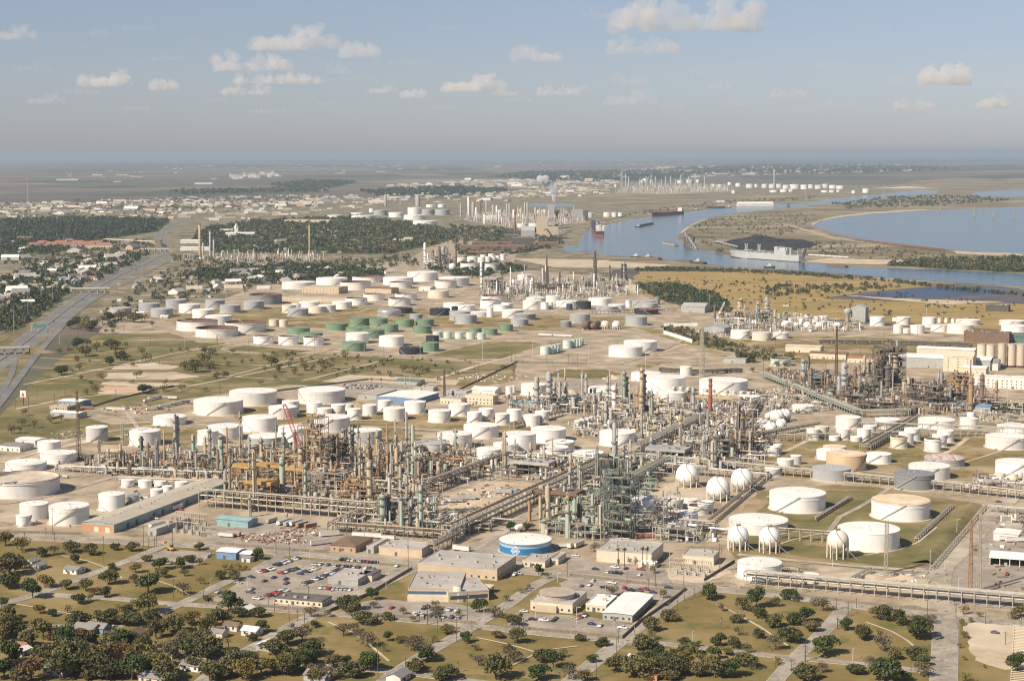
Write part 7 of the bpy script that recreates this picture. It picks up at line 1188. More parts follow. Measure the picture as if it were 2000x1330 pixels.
wood([(1240, 540), (1500, 545), (1900, 585), (2000, 600), (1900, 630), (1500, 600), (1300, 575)], 260, 2.5, 6, 'scattered low bushes on the tawny meadow', keep=False)
wood([(880, 440), (1000, 448), (1110, 440), (1060, 456), (960, 466), (890, 462)], 260, 6, 12, 'trees on the waste ground before the plume refinery')
wood([(0, 425), (0, 398), (330, 385), (620, 384), (560, 405), (330, 428)], 420, 7, 14, 'street trees among the far warehouses')
wood([(180, 640), (240, 570), (330, 530), (540, 530), (580, 548), (400, 580), (300, 600), (210, 650)], 240, 5, 11, 'street trees before the grey tanks')
wood([(330, 500), (420, 506), (640, 510), (800, 500), (820, 520), (640, 525), (360, 525)], 260, 6, 12, 'trees around the power station yard')
wood([(0, 520), (0, 470), (130, 470), (320, 470), (330, 490), (200, 505), (60, 520)], 300, 7, 13, 'trees around the red-roofed apartments')
# ------------------------------------------------------------------ cars and trucks
CC = {'white': (.78, .77, .75), 'silver': (.50, .50, .50), 'black': (.03, .03, .035), 'dark grey': (.12, .12, .125), 'red': (.42, .035, .03), 'dark blue': (.03, .05, .13), 'tan': (.45, .38, .28)}
m_tyre = mat('tyre_rubber', (.025, .025, .027), .9)
def car_mesh(kind):
    b = MB(); L, w = (4.7, 1.8) if kind == 'car' else (5.6, 1.95)
    P = [(-L/2, .35), (-L/2, .80), (-L*.47, .9), (-L*.20, .95), (L*.22, .95), (L*.45, .85), (L/2, .7), (L/2, .35)] if kind == 'car' else [(-L/2, .5), (-L/2, 1.1), (-L*.05, 1.12), (L*.25, 1.15), (L*.46, 1.05), (L/2, .95), (L/2, .5)]
    n = len(P); v = [(x, -w/2, z) for x, z in P]+[(x, w/2, z) for x, z in P]
    b.add(v, [(i, n+i, n+(i+1) % n, (i+1) % n) for i in range(n)]+[tuple(range(n)), tuple(range(2*n-1, n-1, -1))])
    c = MB(); Q = [(-L*.34, .9), (-L*.24, 1.42), (L*.08, 1.45), (L*.24, .92)] if kind == 'car' else [(-L*.05, 1.1), (-L*.03, 1.75), (L*.16, 1.78), (L*.28, 1.1)]
    k = len(Q); v = [(x, -w*(.46 if z < 1.2 else .38), z) for x, z in Q]+[(x, w*(.46 if z < 1.2 else .38), z) for x, z in Q]; c.add(v, [(i, k+i, k+(i+1) % k, (i+1) % k) for i in range(k)]+[tuple(range(k)), tuple(range(2*k-1, k-1, -1))])
    r = MB(); x0, x1, z = (Q[1][0], Q[2][0], Q[2][1]); r.hexa((x0, -w*.37, z-.02), (x1-x0, 0, 0), (0, w*.74, 0), (0, 0, .06))
    t = MB(); t.cyl((0, -.11, 0), (0, .11, 0), .34, n=10)
    return b, c, r, t, L, w
CARM = {}
for kind in ('car', 'pickup'):
    b, c, r, t, L, w = car_mesh(kind)
    for cn, col in CC.items():
        pm = mat('car_paint_'+cn.replace(' ', '_'), col, .3, spec=.5); CARM[kind, cn] = (b.data('body', pm), c.data('cabin_glass', m_glass), r.data('roof_panel', pm), t.data('wheel', m_tyre), L, w)
def car(p, rot, kind=None, cn=None, place=None):
    kind = kind or R.choices(('car', 'pickup'), (3, 2))[0]; cn = cn or R.choices(list(CC), (6, 3, 4, 3, 1.6, 1.2, 1))[0]; B_, C_, R_, W_, L, w = CARM[kind, cn]
    t = thing('parked_car' if kind == 'car' else 'pickup_truck', cn + (' saloon car' if kind == 'car' else ' pickup truck'), 'car' if kind == 'car' else 'pickup truck', (p.x, p.y, .2), rot, place, 'cars and pickups')
    link('body', B_, t); link('cabin_glass', C_, t); link('roof_panel', R_, t)
    for sx in (-.31, .31):
        for sy in (-.5, .5): link('wheel', W_, t, (L*sx, w*sy*.92, .34))
ROWS = [('L2', 760, 630, 1000, 650, 14, 'in the back row of the car park'), ('L2', 595, 655, 985, 687, 22, 'in the long second car park row'), ('L2', 405, 668, 545, 622, 13, 'in the row by the blue sheds'), ('L2', 305, 708, 400, 685, 7, 'in the short row by the lawn truck'), ('L2', 430, 714, 540, 682, 10, 'in the middle row of the car park'), ('L2', 515, 728, 650, 680, 12, 'in the row before the grey cabin'), ('L2', 560, 778, 790, 688, 20, 'in the diagonal row by the grey cabin'), ('L2', 290, 862, 480, 808, 12, 'in the row beside the cream cabin'), ('L2', 660, 797, 850, 808, 9, 'in the row behind the cream cabin'), ('L3', 60, 912, 300, 930, 5, 'in the office car park'), ('L3', 20, 950, 300, 972, 7, 'along the fence of the office lot'), ('L3', 1130, 705, 1230, 712, 6, 'before the beige hall'), ('L3', 950, 975, 1020, 950, 5, 'beside the cream office'), ('M2', 1070, 610, 1400, 625, 22, 'in the lot by the blue warehouse'), ('M2', 1100, 635, 1380, 640, 10, 'in the row near the blue warehouse'), ('U2', 620, 1188, 1060, 1192, 20, 'before the beige carport building'), ('U1', 1330, 1170, 1560, 1180, 24, 'in the far lot by grey tanks')]
for reg, xa, ya, xb, yb, n, pl in ROWS:
    p, q = G(*PX(reg, xa, ya)), G(*PX(reg, xb, yb)); L = (q-p).length; n = min(n, int(L/2.5)); a = math.atan2(q.y-p.y, q.x-p.x)+math.pi/2
    for i in range(n):
        if R.random() < .10: continue
        car(p.lerp(q, (i+.5)/n)+Vector((R.uniform(-.2, .2), R.uniform(-.4, .4), 0)), a+R.choice((0, math.pi))+R.uniform(-.05, .05), place=pl)
for s in ('L2 345 757', 'L2 400 737', 'L2 270 735', 'L2 270 805', 'L2 262 822', 'L2 150 857', 'L2 80 822', 'L2 195 768', 'L2 470 745', 'L2 470 770', 'L2 1080 912', 'L2 1230 945', 'L2 1285 908', 'L2 1110 670', 'L2 890 700', 'L3 1072 688', 'L3 1185 678', 'L3 1250 685', 'L3 1335 690', 'L3 1330 720', 'L3 993 786', 'L3 1060 755', 'L3 1170 768', 'L3 1125 795', 'L3 1240 797', 'L3 1275 810', 'L3 1235 832', 'L3 1320 812', 'L3 1357 805', 'L3 1405 822', 'L3 710 978', 'L3 776 985', 'L3 832 985', 'L3 845 972', 'L3 660 932', 'L3 1050 1005', 'L3 1100 1015', 'L3 610 720', 'L3 625 715', 'L3 960 610', 'L3 1230 1028', 'L3 1040 780', 'L4 310 795', 'L5 1310 1055', 'L5 1125 875', 'L5 1380 718', 'L5 1330 300', 'L1 655 1022', 'L1 585 1030', 'L1 1175 1275', 'L1 500 690', 'L1 1215 605', 'L1 1200 615', 'L1 965 655', 'L1 990 652', 'L1 910 650', 'L1 900 395', 'L1 1045 345'):
    p = s.split(); car(G(*PX(p[0], float(p[1]), float(p[2]))), R.choice((GA, GA+math.pi/2))+R.uniform(-.1, .1))
for i in range(60):
    k = R.randint(6, len(hp)-12); p = hp[k].lerp(hp[k+1], R.random()); d = hp[k+1]-hp[k]; a = math.atan2(d.y, d.x); s = R.choice((-1, 1)); o = R.choice((4, 9, 14)); car(p+Vector((-d.y, d.x, 0)).normalized()*s*o, a, place='driving on the motorway')
# trailers, boxes and plant
def trailer(p, rot, L, w, h, m, noun, place=None):
    t = thing('box_trailer', noun, 'trailer', p, rot, place, 'trailers and cabins'); b = MB(); b.hexa((-L/2, -w/2, .9), (L, 0, 0), (0, w, 0), (0, 0, h-.9)); b.build('box', m, t); b = MB(); b.hexa((-L/2-.05, -w/2-.05, h), (L+.1, 0, 0), (0, w+.1, 0), (0, 0, .08)); b.build('roof', m_rgrey, t)
    for x in (-L*.35, -L*.25, L*.35):
        for s in (-1, 1): q = MB(); q.cyl((x, s*w*.45-.15, .45), (x, s*w*.45+.15, .45), .45, n=8); q.build('wheel', m_tyre, t)
for s in ('L2 385 415 60 g', 'L2 455 425 62 w', 'L2 490 432 62 g', 'L2 525 430 60 w', 'L2 560 440 55 o', 'L2 610 445 40 r', 'L2 125 500 -20 w', 'L2 165 495 -20 o', 'L2 890 500 -18 w', 'L2 970 505 -18 w', 'L2 1060 515 -18 w', 'L1 580 105 -15 w', 'L1 500 50 60 w', 'M1 1160 740 50 w', 'M1 1200 725 50 w', 'M1 1240 715 40 g', 'M1 1300 715 -10 g', 'M1 1350 718 -10 w', 'M1 1185 805 30 w', 'M1 1230 800 35 g', 'M1 1290 785 40 w', 'M1 1340 775 40 g', 'M1 1390 765 40 w', 'M1 1440 755 40 g', 'M1 880 805 0 w', 'M1 930 810 0 w', 'M1 680 800 0 r', 'M3 1040 225 -15 w', 'M3 1080 228 -15 w', 'M3 1120 228 -15 w', 'M3 1160 230 -15 w', 'M3 1200 232 -15 w', 'M3 1240 235 -15 w', 'L3 150 315 5 w', 'L3 215 300 5 w', 'L3 270 300 8 g', 'L3 700 255 45 w', 'L3 540 250 -10 g', 'L3 570 248 -10 B', 'L3 330 285 0 g', 'L3 900 560 5 w', 'L3 940 560 60 w', 'L3 975 555 60 c', 'L3 300 580 -30 w', 'L4 175 505 5 r', 'L5 1390 520 5 w', 'L5 1430 528 5 w', 'L5 610 790 -10 w', 'M4 1340 0 0 w', 'L5 1160 215 60 w', 'L5 1200 225 60 w', 'L5 1250 190 -20 w', 'L5 1290 195 -20 g', 'L1 1020 340 60 w', 'L1 905 440 60 w', 'L2 660 545 30 w', 'L2 720 495 20 w'):
    p = s.split(); c = p[4]; trailer(G(*PX(p[0], float(p[1]), float(p[2])))+Vector((0, 0, .15)), math.radians(float(p[3])), R.uniform(9, 14), 2.7, R.uniform(3, 3.8), {'w': m_whitew, 'g': m_greyw, 'o': m_org, 'r': m_rred, 'B': m_bluew, 'c': m_creamw}[c], {'w': 'white', 'g': 'grey', 'o': 'orange', 'r': 'red', 'B': 'blue', 'c': 'cream'}[c] + ' box trailer')
# stacked exchanger bundles and crates in the laydown yard
for i in range(11):
    x, y = PX('L3', 150+i*23, 358-i*1.2+(i % 2)*8); p = G(x, y); t = thing('pipe_bundle', 'black exchanger tube bundle in the laydown yard', 'tube bundle', p, GA+.9, '', 'exchanger tube bundles'); b = MB(); b.cyl((-5, 0, 1.1), (5, 0, 1.1), 1.0, n=12); b.build('tubes', m_dark, t); b = MB(); b.cyl((5, 0, 1.1), (5.6, 0, 1.1), 1.15, n=12); b.build('end_flange', m_org, t)
    for f in (-3, 3): b = MB(); b.box((f, 0, 0), (.4, 1.8, .5)); b.build('sleeper', m_tan, t)
def clutter(px, n, smax, ms, label):
    poly = [G(x, y) for x, y in px]; x0, x1 = min(p.x for p in poly), max(p.x for p in poly); y0, y1 = min(p.y for p in poly), max(p.y for p in poly); b = MB(); k = tr = 0
    while k < n and tr < n*10:
        tr += 1; p = Vector((R.uniform(x0, x1), R.uniform(y0, y1), .1))
        if not in_poly(p, poly): continue
        k += 1; b.mi = R.randrange(len(ms))
        if R.random() < .5: b.box(p, (R.uniform(.6, smax), R.uniform(.6, smax*.6), R.uniform(.4, smax*.5)), R.uniform(0, 3))
        else: d = (E1*R.uniform(-1, 1)+E2*R.uniform(-1, 1)).normalized()*R.uniform(2, 7); b.cyl(p+Vector((0, 0, .4)), p+d+Vector((0, 0, .4)), R.uniform(.15, .6), n=6)
    stuff(b.build('laydown_materials', ms), label, 'materials')
ck = [m_org, m_tan, m_rust, m_white, m_grey, m_tan, m_brn, m_org, m_brn, m_sand]
clutter([(855, 975), (960, 942), (1060, 955), (1000, 1000), (930, 1000), (860, 985)], 150, 3.5, ck, 'scattered equipment and crates in the laydown yard'); clutter([(455, 1045), (560, 1040), (610, 1062), (480, 1060)], 110, 3.4, ck, 'heaps of orange and yellow site equipment'); clutter([(560, 1030), (625, 1030), (640, 1050), (560, 1045)], 60, 3, ck, 'loose equipment beside the trailers')
clutter([(880, 745), (930, 730), (1030, 735), (1000, 748)], 70, 3, [m_white, m_grey, m_tan], 'pale materials spread on the mown lots'); clutter([(20, 912), (100, 890), (100, 900), (30, 925)], 50, 4, [m_rust, m_org, m_brn], 'rusty pipe pieces behind the white tank'); clutter([(880, 782), (1000, 770), (1000, 785), (900, 795)], 60, 4, ck, 'yard materials behind small tanks'); clutter([(100, 845), (200, 840), (180, 856), (100, 858)], 50, 3, [m_galv, m_grey], 'grey pipe supports stacked by the road')
clutter([(1900, 1000), (2050, 1010), (2050, 1160), (1880, 1150)], 70, 3.5, ck, 'loose gear on the right-edge yard'); clutter([(600, 812), (900, 770), (930, 785), (700, 800)], 30, 3, [m_white, m_grey], 'small gear by the blue warehouse'); clutter([(1640, 1125), (1850, 1122), (1850, 1140), (1680, 1140)], 30, 3, [m_grey, m_white, m_tan], 'small gear on the sand pad'); clutter([(190, 800), (280, 790), (340, 800), (260, 812)], 60, 4, ck, 'yard materials by the frontage road')
# front loader on the gravel yard
g = G(*PX('L1', 990, 578)); t = thing('wheel_loader', 'yellow wheel loader with raised arm on the gravel yard', 'loader', g, 2.6, ''); b = MB(); b.box((0, 0, .9), (5, 2.2, 1.6)); b.build('body', m_yelo, t); b = MB(); b.box((-.2, 0, 2.5), (1.8, 1.8, 1.6)); b.build('cab', m_glass, t); b = MB(); b.bar((2, 0, 2), (5.2, 0, 5), .6); b.build('arm', m_yelo, t); b = MB(); b.box((5.8, 0, 4.4), (1.4, 2.6, 1.3)); b.build('bucket', m_yelo, t)
for sx in (-1.7, 1.7):
    for sy in (-1, 1): b = MB(); b.cyl((sx, sy-.3, .9), (sx, sy+.3, .9), .9, n=12); b.build('wheel', m_tyre, t)
# cranes
def crane(x, yb, xt, yt, col, noun, w=2.2):
    g = G(x, yb); u = Vector((g.x, g.y, 0)).normalized(); s = Vector((u.y, -u.x, 0)); k = ppm(g); tip = s*((xt-x)/k)+Vector((0, 0, height_at(g, yt))); t = thing('crane', noun, 'crane', g, 0, ''); m = m_rred if col == 'r' else m_white
    m = mat('crane_red', (.55, .06, .07), .6) if col == 'r' else mat('crane_white', (.75, .73, .70), .6); base = Vector((0, 0, 3)); d = tip-base; n = max(10, int(d.length/3)); nrm = d.normalized(); a = nrm.cross(Vector((0, 1, 0))).normalized(); c = nrm.cross(a); b = MB()
    def cn(i, q): ww = w*(.5 if i in (0, n) else 1)/2; return base+d*i/n+a*ww*(1 if q in (0, 1) else -1)+c*ww*(1 if q in (0, 3) else -1)
    for i in range(n):
        for q in range(4): b.bar(cn(i, q), cn(i+1, q), .3); b.bar(cn(i, q), cn(i+1, (q+1) % 4), .18)
    b.build('boom', m, t); b = MB(); b.box((0, 0, 0), (7, 6, 1.6)); b.build('crawler_base', m_dark, t); b = MB(); b.box((1, 0, 1.7), (7, 3.4, 3)); b.build('cab', m, t); b = MB(); b.bar(tip, (tip.x, tip.y, 4), .12); b.build('hoist_cable', m_dark, t); b = MB(); b.bar(base+Vector((5, 0, 1)), base+Vector((7, 0, 14)), .3); b.bar(base+Vector((7, 0, 14)), tip, .14); b.build('gantry', m, t)
crane(594, 905, 557, 788, 'r', 'red lattice-boom crane rising over the rust-coloured unit', 3.0); crane(290, 868, 248, 800, 'w', 'white lattice-boom crane beside a white tank', 2.0); crane(1400, 625, 1415, 590, 'w', 'small pale crane by the channel-side unit', 2)
# tall flare-like site sign at the frontage road
g = G(46, 792); t = thing('pole_sign', 'square white pylon sign with red triangle by the frontage road', 'sign', g, -.4, ''); h = height_at(g, 764); b = MB(); b.cyl((0, 0, 0), (0, 0, h-5), .5, n=8); b.build('post', m_dark, t); b = MB(); b.hexa((-3.6, -.4, h-6), (7.2, 0, 0), (0, .8, 0), (0, 0, 6.6)); b.build('panel', m_white, t); b = MB(); b.add([(-2.4, -.46, h-5), (2.4, -.46, h-5), (0, -.46, h-.6)], [(0, 1, 2)]); b.build('triangle_mark', mat('sign_red', (.55, .05, .07), .6), t)
# ------------------------------------------------------------------ poles
m_pole = mat('timber_pole', (.16, .115, .08), .95, (.11, .08, .06), 1); m_lamp = mat('lamp_steel', (.58, .56, .52), .5)
def pole(x, yb, yt, lamp=False):
    g = G(x, yb); h = max(6, min(height_at(g, yt), 42)); th = .17 if ppm(g) > 2.4 else .22; t = thing('street_light' if lamp else 'utility_pole', ('slim pale light pole' if lamp else 'timber utility pole'), 'light pole' if lamp else 'utility pole', g, GA+R.choice((0, 1.57)), None, 'poles')
    b = MB(); b.cyl((0, 0, 0), (0, 0, h), th*1.15, th*.8, n=6); b.build('shaft', m_lamp if lamp else m_pole, t); b = MB()
    if lamp: b.bar((0, 0, h-.1), (1.8, 0, h), .2); b.box((1.9, 0, h-.15), (.9, .4, .2)); b.build('lamp_arm', m_lamp, t)
    else: b.bar((-1.2, 0, h-.9), (1.2, 0, h-.9), .2); b.build('crossarm', m_pole, t); b = MB(); b.cyl((.5, .3, h-2.6), (.5, .3, h-1.6), .28, n=7); b.build('transformer', m_grey, t)
    return g, h
PL = 'L1 305 480 330;L1 265 490 455;L1 315 520 465;L1 600 660 490;L1 830 585 430;L1 905 555 480;L1 892 555 500;L1 997 545 385;L1 217 790 600;L1 1003 860 740;L1 955 950 880;L1 143 520 470;L1 857 560 500;L1 80 620 560;L1 1215 810 740 l;L1 1175 850 790;L2 412 600 460;L2 490 610 555;L2 550 560 470;L2 607 650 575 l;L2 736 650 590 l;L2 863 690 610 l;L2 997 690 640 l;L2 1047 800 705 l;L2 1175 690 470;L2 600 880 780;L2 402 930 850;L2 487 990 880;L2 535 985 915;L2 575 1020 930;L2 690 960 900;L2 865 850 790 l;L2 1287 1005 880;L2 1345 1105 930;L2 1000 1320 1080;L2 1160 1290 1190;L2 250 800 735 l;L2 367 895 850;L2 1240 985 935;L3 600 640 530 l;L3 758 665 580;L3 910 730 640;L3 855 760 705 l;L3 1417 780 655;L3 1255 770 700;L3 1377 810 735;L3 335 995 820;L3 163 1105 940;L3 103 1005 880;L3 272 1105 960;L3 430 980 910 l;L3 657 1045 960;L3 727 965 880 l;L3 965 1000 900 l;L3 1180 1015 980 l;L3 1205 1110 1030;L3 1195 1200 1075;L3 960 1095 1050;L3 1077 1310 1170;L3 1300 1065 1010;L3 280 1280 1230;L3 360 1040 985;L3 1130 810 760 l;L4 317 730 590 l;L4 400 795 620;L4 236 785 620;L4 195 810 735;L4 615 700 560;L4 605 680 535;L4 365 920 840;L4 283 860 810;L4 315 930 880;L4 820 780 645 l;L4 460 850 790;L4 403 865 800;L4 615 1030 960;L4 1350 950 865;L4 1290 1030 960;L4 1100 1220 1120;L4 1023 1270 1200;L4 930 1250 1190;L4 450 1110 1070 l;L4 730 610 480 l;L4 1260 670 560 l;L5 165 830 720;L5 395 920 850;L5 510 910 860;L5 455 960 895;L5 400 1030 960;L5 217 1215 1115;L5 920 960 790;L5 1085 970 880;L5 825 1290 1210;L5 490 1210 1165 l;L5 935 690 575 l;L5 1090 480 395 l;L5 1255 1000 930;L5 1460 1020 950;L5 1370 1120 1040;L5 1100 810 730 l;L5 1020 690 640 l;M1 120 800 700;M1 290 710 650;M1 425 740 680;M1 510 690 640;M1 225 830 700;M1 905 700 640;M1 1245 450 420;M1 950 270 215;M1 1175 300 215;M1 1445 320 235 l;M1 1700 300 225;M1 1945 350 265;M1 615 260 170;M1 465 290 190 l;M1 110 215 10 l;M1 220 95 -60 l;M1 970 210 110;M1 1290 150 65 l;M1 1720 690 590;M1 335 980 910;M2 120 690 590;M2 345 355 260;M2 660 350 225 l;M2 860 365 220;M2 95 300 215;M2 1245 350 290 l;M2 1400 395 240;M2 1683 395 310 l;M2 1785 450 240 l;M2 1563 640 525 l;M2 1603 640 525 l;M3 570 430 250 l;M3 962 430 255 l;M3 795 430 315;M3 825 440 325;M3 540 530 440;M3 1070 445 375;M3 1240 450 370;M3 1310 450 370;M3 1400 450 290 l;M3 1845 455 290 l;M3 1110 330 260;M3 120 545 450;M3 385 540 470;M3 510 530 450;M4 245 520 300 l;M4 1165 500 340;M4 1255 320 220;M4 815 260 150 l;M4 1305 770 630 l;M4 1610 400 310;M4 1650 500 400;M4 1920 380 280;M5 1870 790 640 l;M5 1985 900 740 l;M5 1080 850 720;M5 1615 720 600 l;M5 110 750 640 l;M5 905 270 170;M5 1165 230 140;M5 720 330 250;M5 780 460 360;U1 1120 640 540 l;U1 1195 780 700 l;U1 1240 780 700;U1 848 940 850;U1 350 1040 930 l;U1 405 1220 1090 l;U1 215 1320 1140 l;U1 68 1280 1150;U1 605 1120 1060 l;U1 1080 1030 950 l;U1 1730 1190 1080 l;U4 650 1170 1085 l;U4 725 1250 1150 l;U4 825 1185 1130;U4 250 1140 1075 l;U4 573 1270 1190;U5 900 1330 1250;U5 1210 1310 1205 l;U5 30 1300 1215 l'
POLES = []
for s in PL.split(';'):
    p = s.split(); x, yb = PX(p[0], float(p[1]), float(p[2])); POLES.append(pole(x, yb, PX(p[0], 0, float(p[3]))[1], len(p) > 4))
# ------------------------------------------------------------------ overpasses and motorway signs
def overpass(pa, pb, w, h, noun):
    p, q = G(*pa), G(*pb); L = (q-p).length; t = thing('overpass_bridge', noun, 'bridge', p, math.atan2(q.y-p.y, q.x-p.x), ''); b = MB(); b.hexa((0, -w/2, h), (L, 0, 0), (0, w, 0), (0, 0, 1.2)); b.build('deck', m_kerb, t)
    for s in (-1, 1): b = MB(); b.hexa((0, s*w/2-.2, h+1.2), (L, 0, 0), (0, .4, 0), (0, 0, 1.0)); b.build('parapet', m_creamw, t)
    for f in (.12, .3, .5, .7, .88): b = MB(); b.hexa((L*f-1, -w*.4, 0), (2, 0, 0), (0, w*.8, 0), (0, 0, h)); b.build('pier', m_kerb, t)
    for s in (0, 1): b = MB(); x0 = L*s; d = -1 if s == 0 else 1; b.add([(x0, -w/2, h+1), (x0, w/2, h+1), (x0+d*32, w/2, 0), (x0+d*32, -w/2, 0), (x0, -w/2-5, 0), (x0, w/2+5, 0)], [(0, 1, 2, 3), (0, 3, 4), (1, 5, 2)]); b.build('approach_bank', m_olive, t)
overpass((-40, 694), (58, 690), 11, 7, 'low concrete overpass at the left picture edge'); overpass((135, 572), (215, 571), 12, 7, 'middle overpass across the motorway'); overpass((274, 492), (332, 492), 12, 7, 'far overpass at the motorway bend'); overpass((205, 473), (300, 478), 10, 8, 'curving ramp bridge near the red-roofed apartments')
g = G(78, 648); t = thing('gantry_sign', 'green overhead direction sign across the motorway', 'road sign', g, .05, ''); b = MB(); b.hexa((-10, -.3, 7), (20, 0, 0), (0, .4, 0), (0, 0, 3.2)); b.build('panel', mat('sign_green', (.04, .26, .17), .6), t); b = MB()
for s in (-12, 12): b.cyl((s, 0, 0), (s, 0, 9), .3, n=6)
b.build('posts', m_lamp, t); b = MB(); b.bar((-12, 0, 8.6), (12, 0, 8.6), .5); b.build('beam', m_lamp, t)
for (x, y, yt, c, noun) in ((187, 526, 516, m_yelo, 'yellow shop pylon sign by the motorway'), (232, 562, 552, m_yelo, 'yellow pylon sign beside the overpass'), (233, 594, 584, m_white, 'white square pylon sign by the motorway'), (275, 592, 586, m_white, 'small white pylon sign near grey tanks'), (225, 562, 560, m_blue, 'small blue road sign beside the overpass')):
    g = G(x, y); h = height_at(g, yt); t = thing('pylon_sign', noun, 'sign', g, .1, ''); b = MB(); b.cyl((0, 0, 0), (0, 0, h-4), .35, n=6); b.build('post', m_lamp, t); b = MB(); b.hexa((-3.5, -.3, h-4), (7, 0, 0), (0, .6, 0), (0, 0, 4.2)); b.build('panel', c, t)
# ------------------------------------------------------------------ ships
m_hull = mat('ship_grey', (.50, .51, .50), .6, (.42, .42, .41), .05); m_shipd = mat('ship_dark', (.05, .055, .07), .6); m_shipr = mat('hull_red', (.42, .07, .06), .6, (.42, .05, .05), .1); m_boot = mat('antifouling_red', (.46, .10, .05), .7)
def hull(b, L, w, z0, z1, bow=.18, stern=.04, flare=.15):
    prof = [(0, .72), (stern, .92), (.2, 1), (.7, 1), (1-bow*.6, .8), (1-bow*.25, .42), (1, .02)]
    n = len(prof)
    lo = [(x*L*(1-.035*(x > .8)), -w/2*s*(1-flare*(x > .75)), z0) for x, s in prof]; hi = [(x*L, -w/2*s, z1+(.12*(z1-z0) if x > .85 else 0)) for x, s in prof]
    lo2 = [(x, -y, z) for x, y, z in lo]; hi2 = [(x, -y, z) for x, y, z in hi]
    v = lo+hi+lo2+hi2; f = []
    for i in range(n-1): f += [(i, i+1, n+i+1, n+i), (2*n+i+1, 2*n+i, 3*n+i, 3*n+i+1), (n+i, n+i+1, 3*n+i+1, 3*n+i)]
    f += [(0, n, 3*n, 2*n), (n-1, 3*n-1, 4*n-1, 2*n-1)]
    b.add(v, f)
def ship(pstern, pbow, w, name, noun):
    p, q = G(*pstern), G(*pbow); L = (q-p).length; t = thing(name, noun, 'ship', (p.x, p.y, .5), math.atan2(q.y-p.y, q.x-p.x), ''); return t, L
# big grey cargo ship: long slab hull, cranes forward, tall house and funnels aft, stern ramp
t, L = ship((1566, 512), (1425, 502), 28, 'cargo_ship', 'large grey cargo ship with stern ramp moored in the channel'); W = 28
b = MB(); hull(b, L, W, 0, 15); b.build('hull', m_hull, t); b = MB(); hull(b, L*.995, W*1.004, -.4, 1.2); b.build('waterline_band', m_shipd, t)
b = MB(); b.box((L*.22, 0, 15), (30, 26, 10)); b.box((L*.22, 0, 25), (22, 24, 6)); b.box((L*.30, 0, 15), (12, 24, 18)); sup = b.build('superstructure', m_hull, t)
b = MB(); b.hexa((L*.30+6, -11, 29), (.3, 0, 0), (0, 22, 0), (0, 0, 1.6)); b.build('bridge_windows', m_glass, sup)
for x in (L*.12, L*.17): b = MB(); b.box((x, 6, 15), (6, 5, 16)); b.build('funnel', m_grey, t)
b = MB(); b.box((L*.22, -13.2, 17), (14, 1.5, 4)); b.build('lifeboat', m_shipr, t)
for x in (L*.58, L*.76):
    for s in (-1, 1): b = MB(); b.bar((x+s*3, 0, 15), (x+s*3, 0, 33), 2.0); b.bar((x+s*3, 0, 33), (x+s*5, 0, 35), 2); b.build('crane_post', m_hull, t)
    b = MB(); b.bar((x+4, 3, 19), (x-26, 3, 22), 1.2); b.build('crane_jib', m_hull, t)
b = MB(); b.add([(0, -5, 8), (0, 5, 8), (-10, 5, 30), (-10, -5, 30)], [(0, 1, 2, 3)]); b.bar((-2, -5, 8), (-11, -5, 30), 1.2); b.bar((-2, 5, 8), (-11, 5, 30), 1.2); b.bar((-11, -5, 30), (-11, 5, 30), 1.2); b.bar((-7, -5, 20), (-7, 5, 20), 1); b.build('stern_ramp', m_grey, t)
for s in (-1, 1): b = MB(); b.bar((4, s*9, 15), (4, s*9, 30), 1.4); b.bar((4, s*9, 30), (-8, s*4, 30), .8); b.build('ramp_mast', m_hull, t)
for k in range(12): b = MB(); b.box((L*.36+k*L*.045, R.uniform(-6, 6), 15), (5, 5, R.uniform(1, 2.6))); b.build('deck_house', m_hull, t)
# bulk carrier seen end-on
t, L = ship((1172, 462), (1160, 440), 30, 'bulk_carrier', 'black and red bulk carrier seen from astern'); b = MB(); hull(b, L, 30, 5, 16); b.build('hull', m_shipd, t); b = MB(); hull(b, L, 29.9, -.4, 5); b.build('boot_topping', m_boot, t); b = MB(); b.box((12, 0, 16), (14, 26, 14)); b.box((14, 0, 30), (8, 28, 3)); b.build('superstructure', m_whitew, t); b = MB(); b.box((6, 0, 16), (5, 7, 20)); b.build('funnel', m_creamw, t)
for k in range(4): b = MB(); b.bar((30+k*L*.18, 0, 16), (30+k*L*.18, 0, 30), 1.6); b.build('crane_post', m_whitew, t)
t, L = ship((1332, 418), (1272, 422), 24, 'red_ship', 'bright red ship at the far quay'); b = MB(); hull(b, L, 24, 0, 12); b.build('hull', m_shipr, t); b = MB(); b.box((14, 0, 12), (12, 20, 14)); b.build('superstructure', m_whitew, t); b = MB(); b.box((5, 0, 12), (4, 6, 16)); b.build('funnel', m_whitew, t)
def barge(a, c, w, h, m, noun, load=None):
    p, q = G(*a), G(*c); L = (q-p).length; t = thing('barge', noun, 'barge', (p.x, p.y, .5), math.atan2(q.y-p.y, q.x-p.x), ''); b = MB(); b.add([(0, -w/2, 1), (4, -w/2, -.3), (L-4, -w/2, -.3), (L, -w/2, 1), (L, -w/2, h), (0, -w/2, h), (0, w/2, 1), (4, w/2, -.3), (L-4, w/2, -.3), (L, w/2, 1), (L, w/2, h), (0, w/2, h)], [(0, 1, 2, 3, 4, 5), (11, 10, 9, 8, 7, 6), (5, 4, 10, 11), (0, 5, 11, 6), (3, 9, 10, 4)]); b.build('hull', m, t)
    b = MB(); b.hexa((L*.08, -w*.4, h), (L*.84, 0, 0), (0, w*.8, 0), (0, 0, 1.2)); b.build('hatch_coaming', load or m_brn, t)
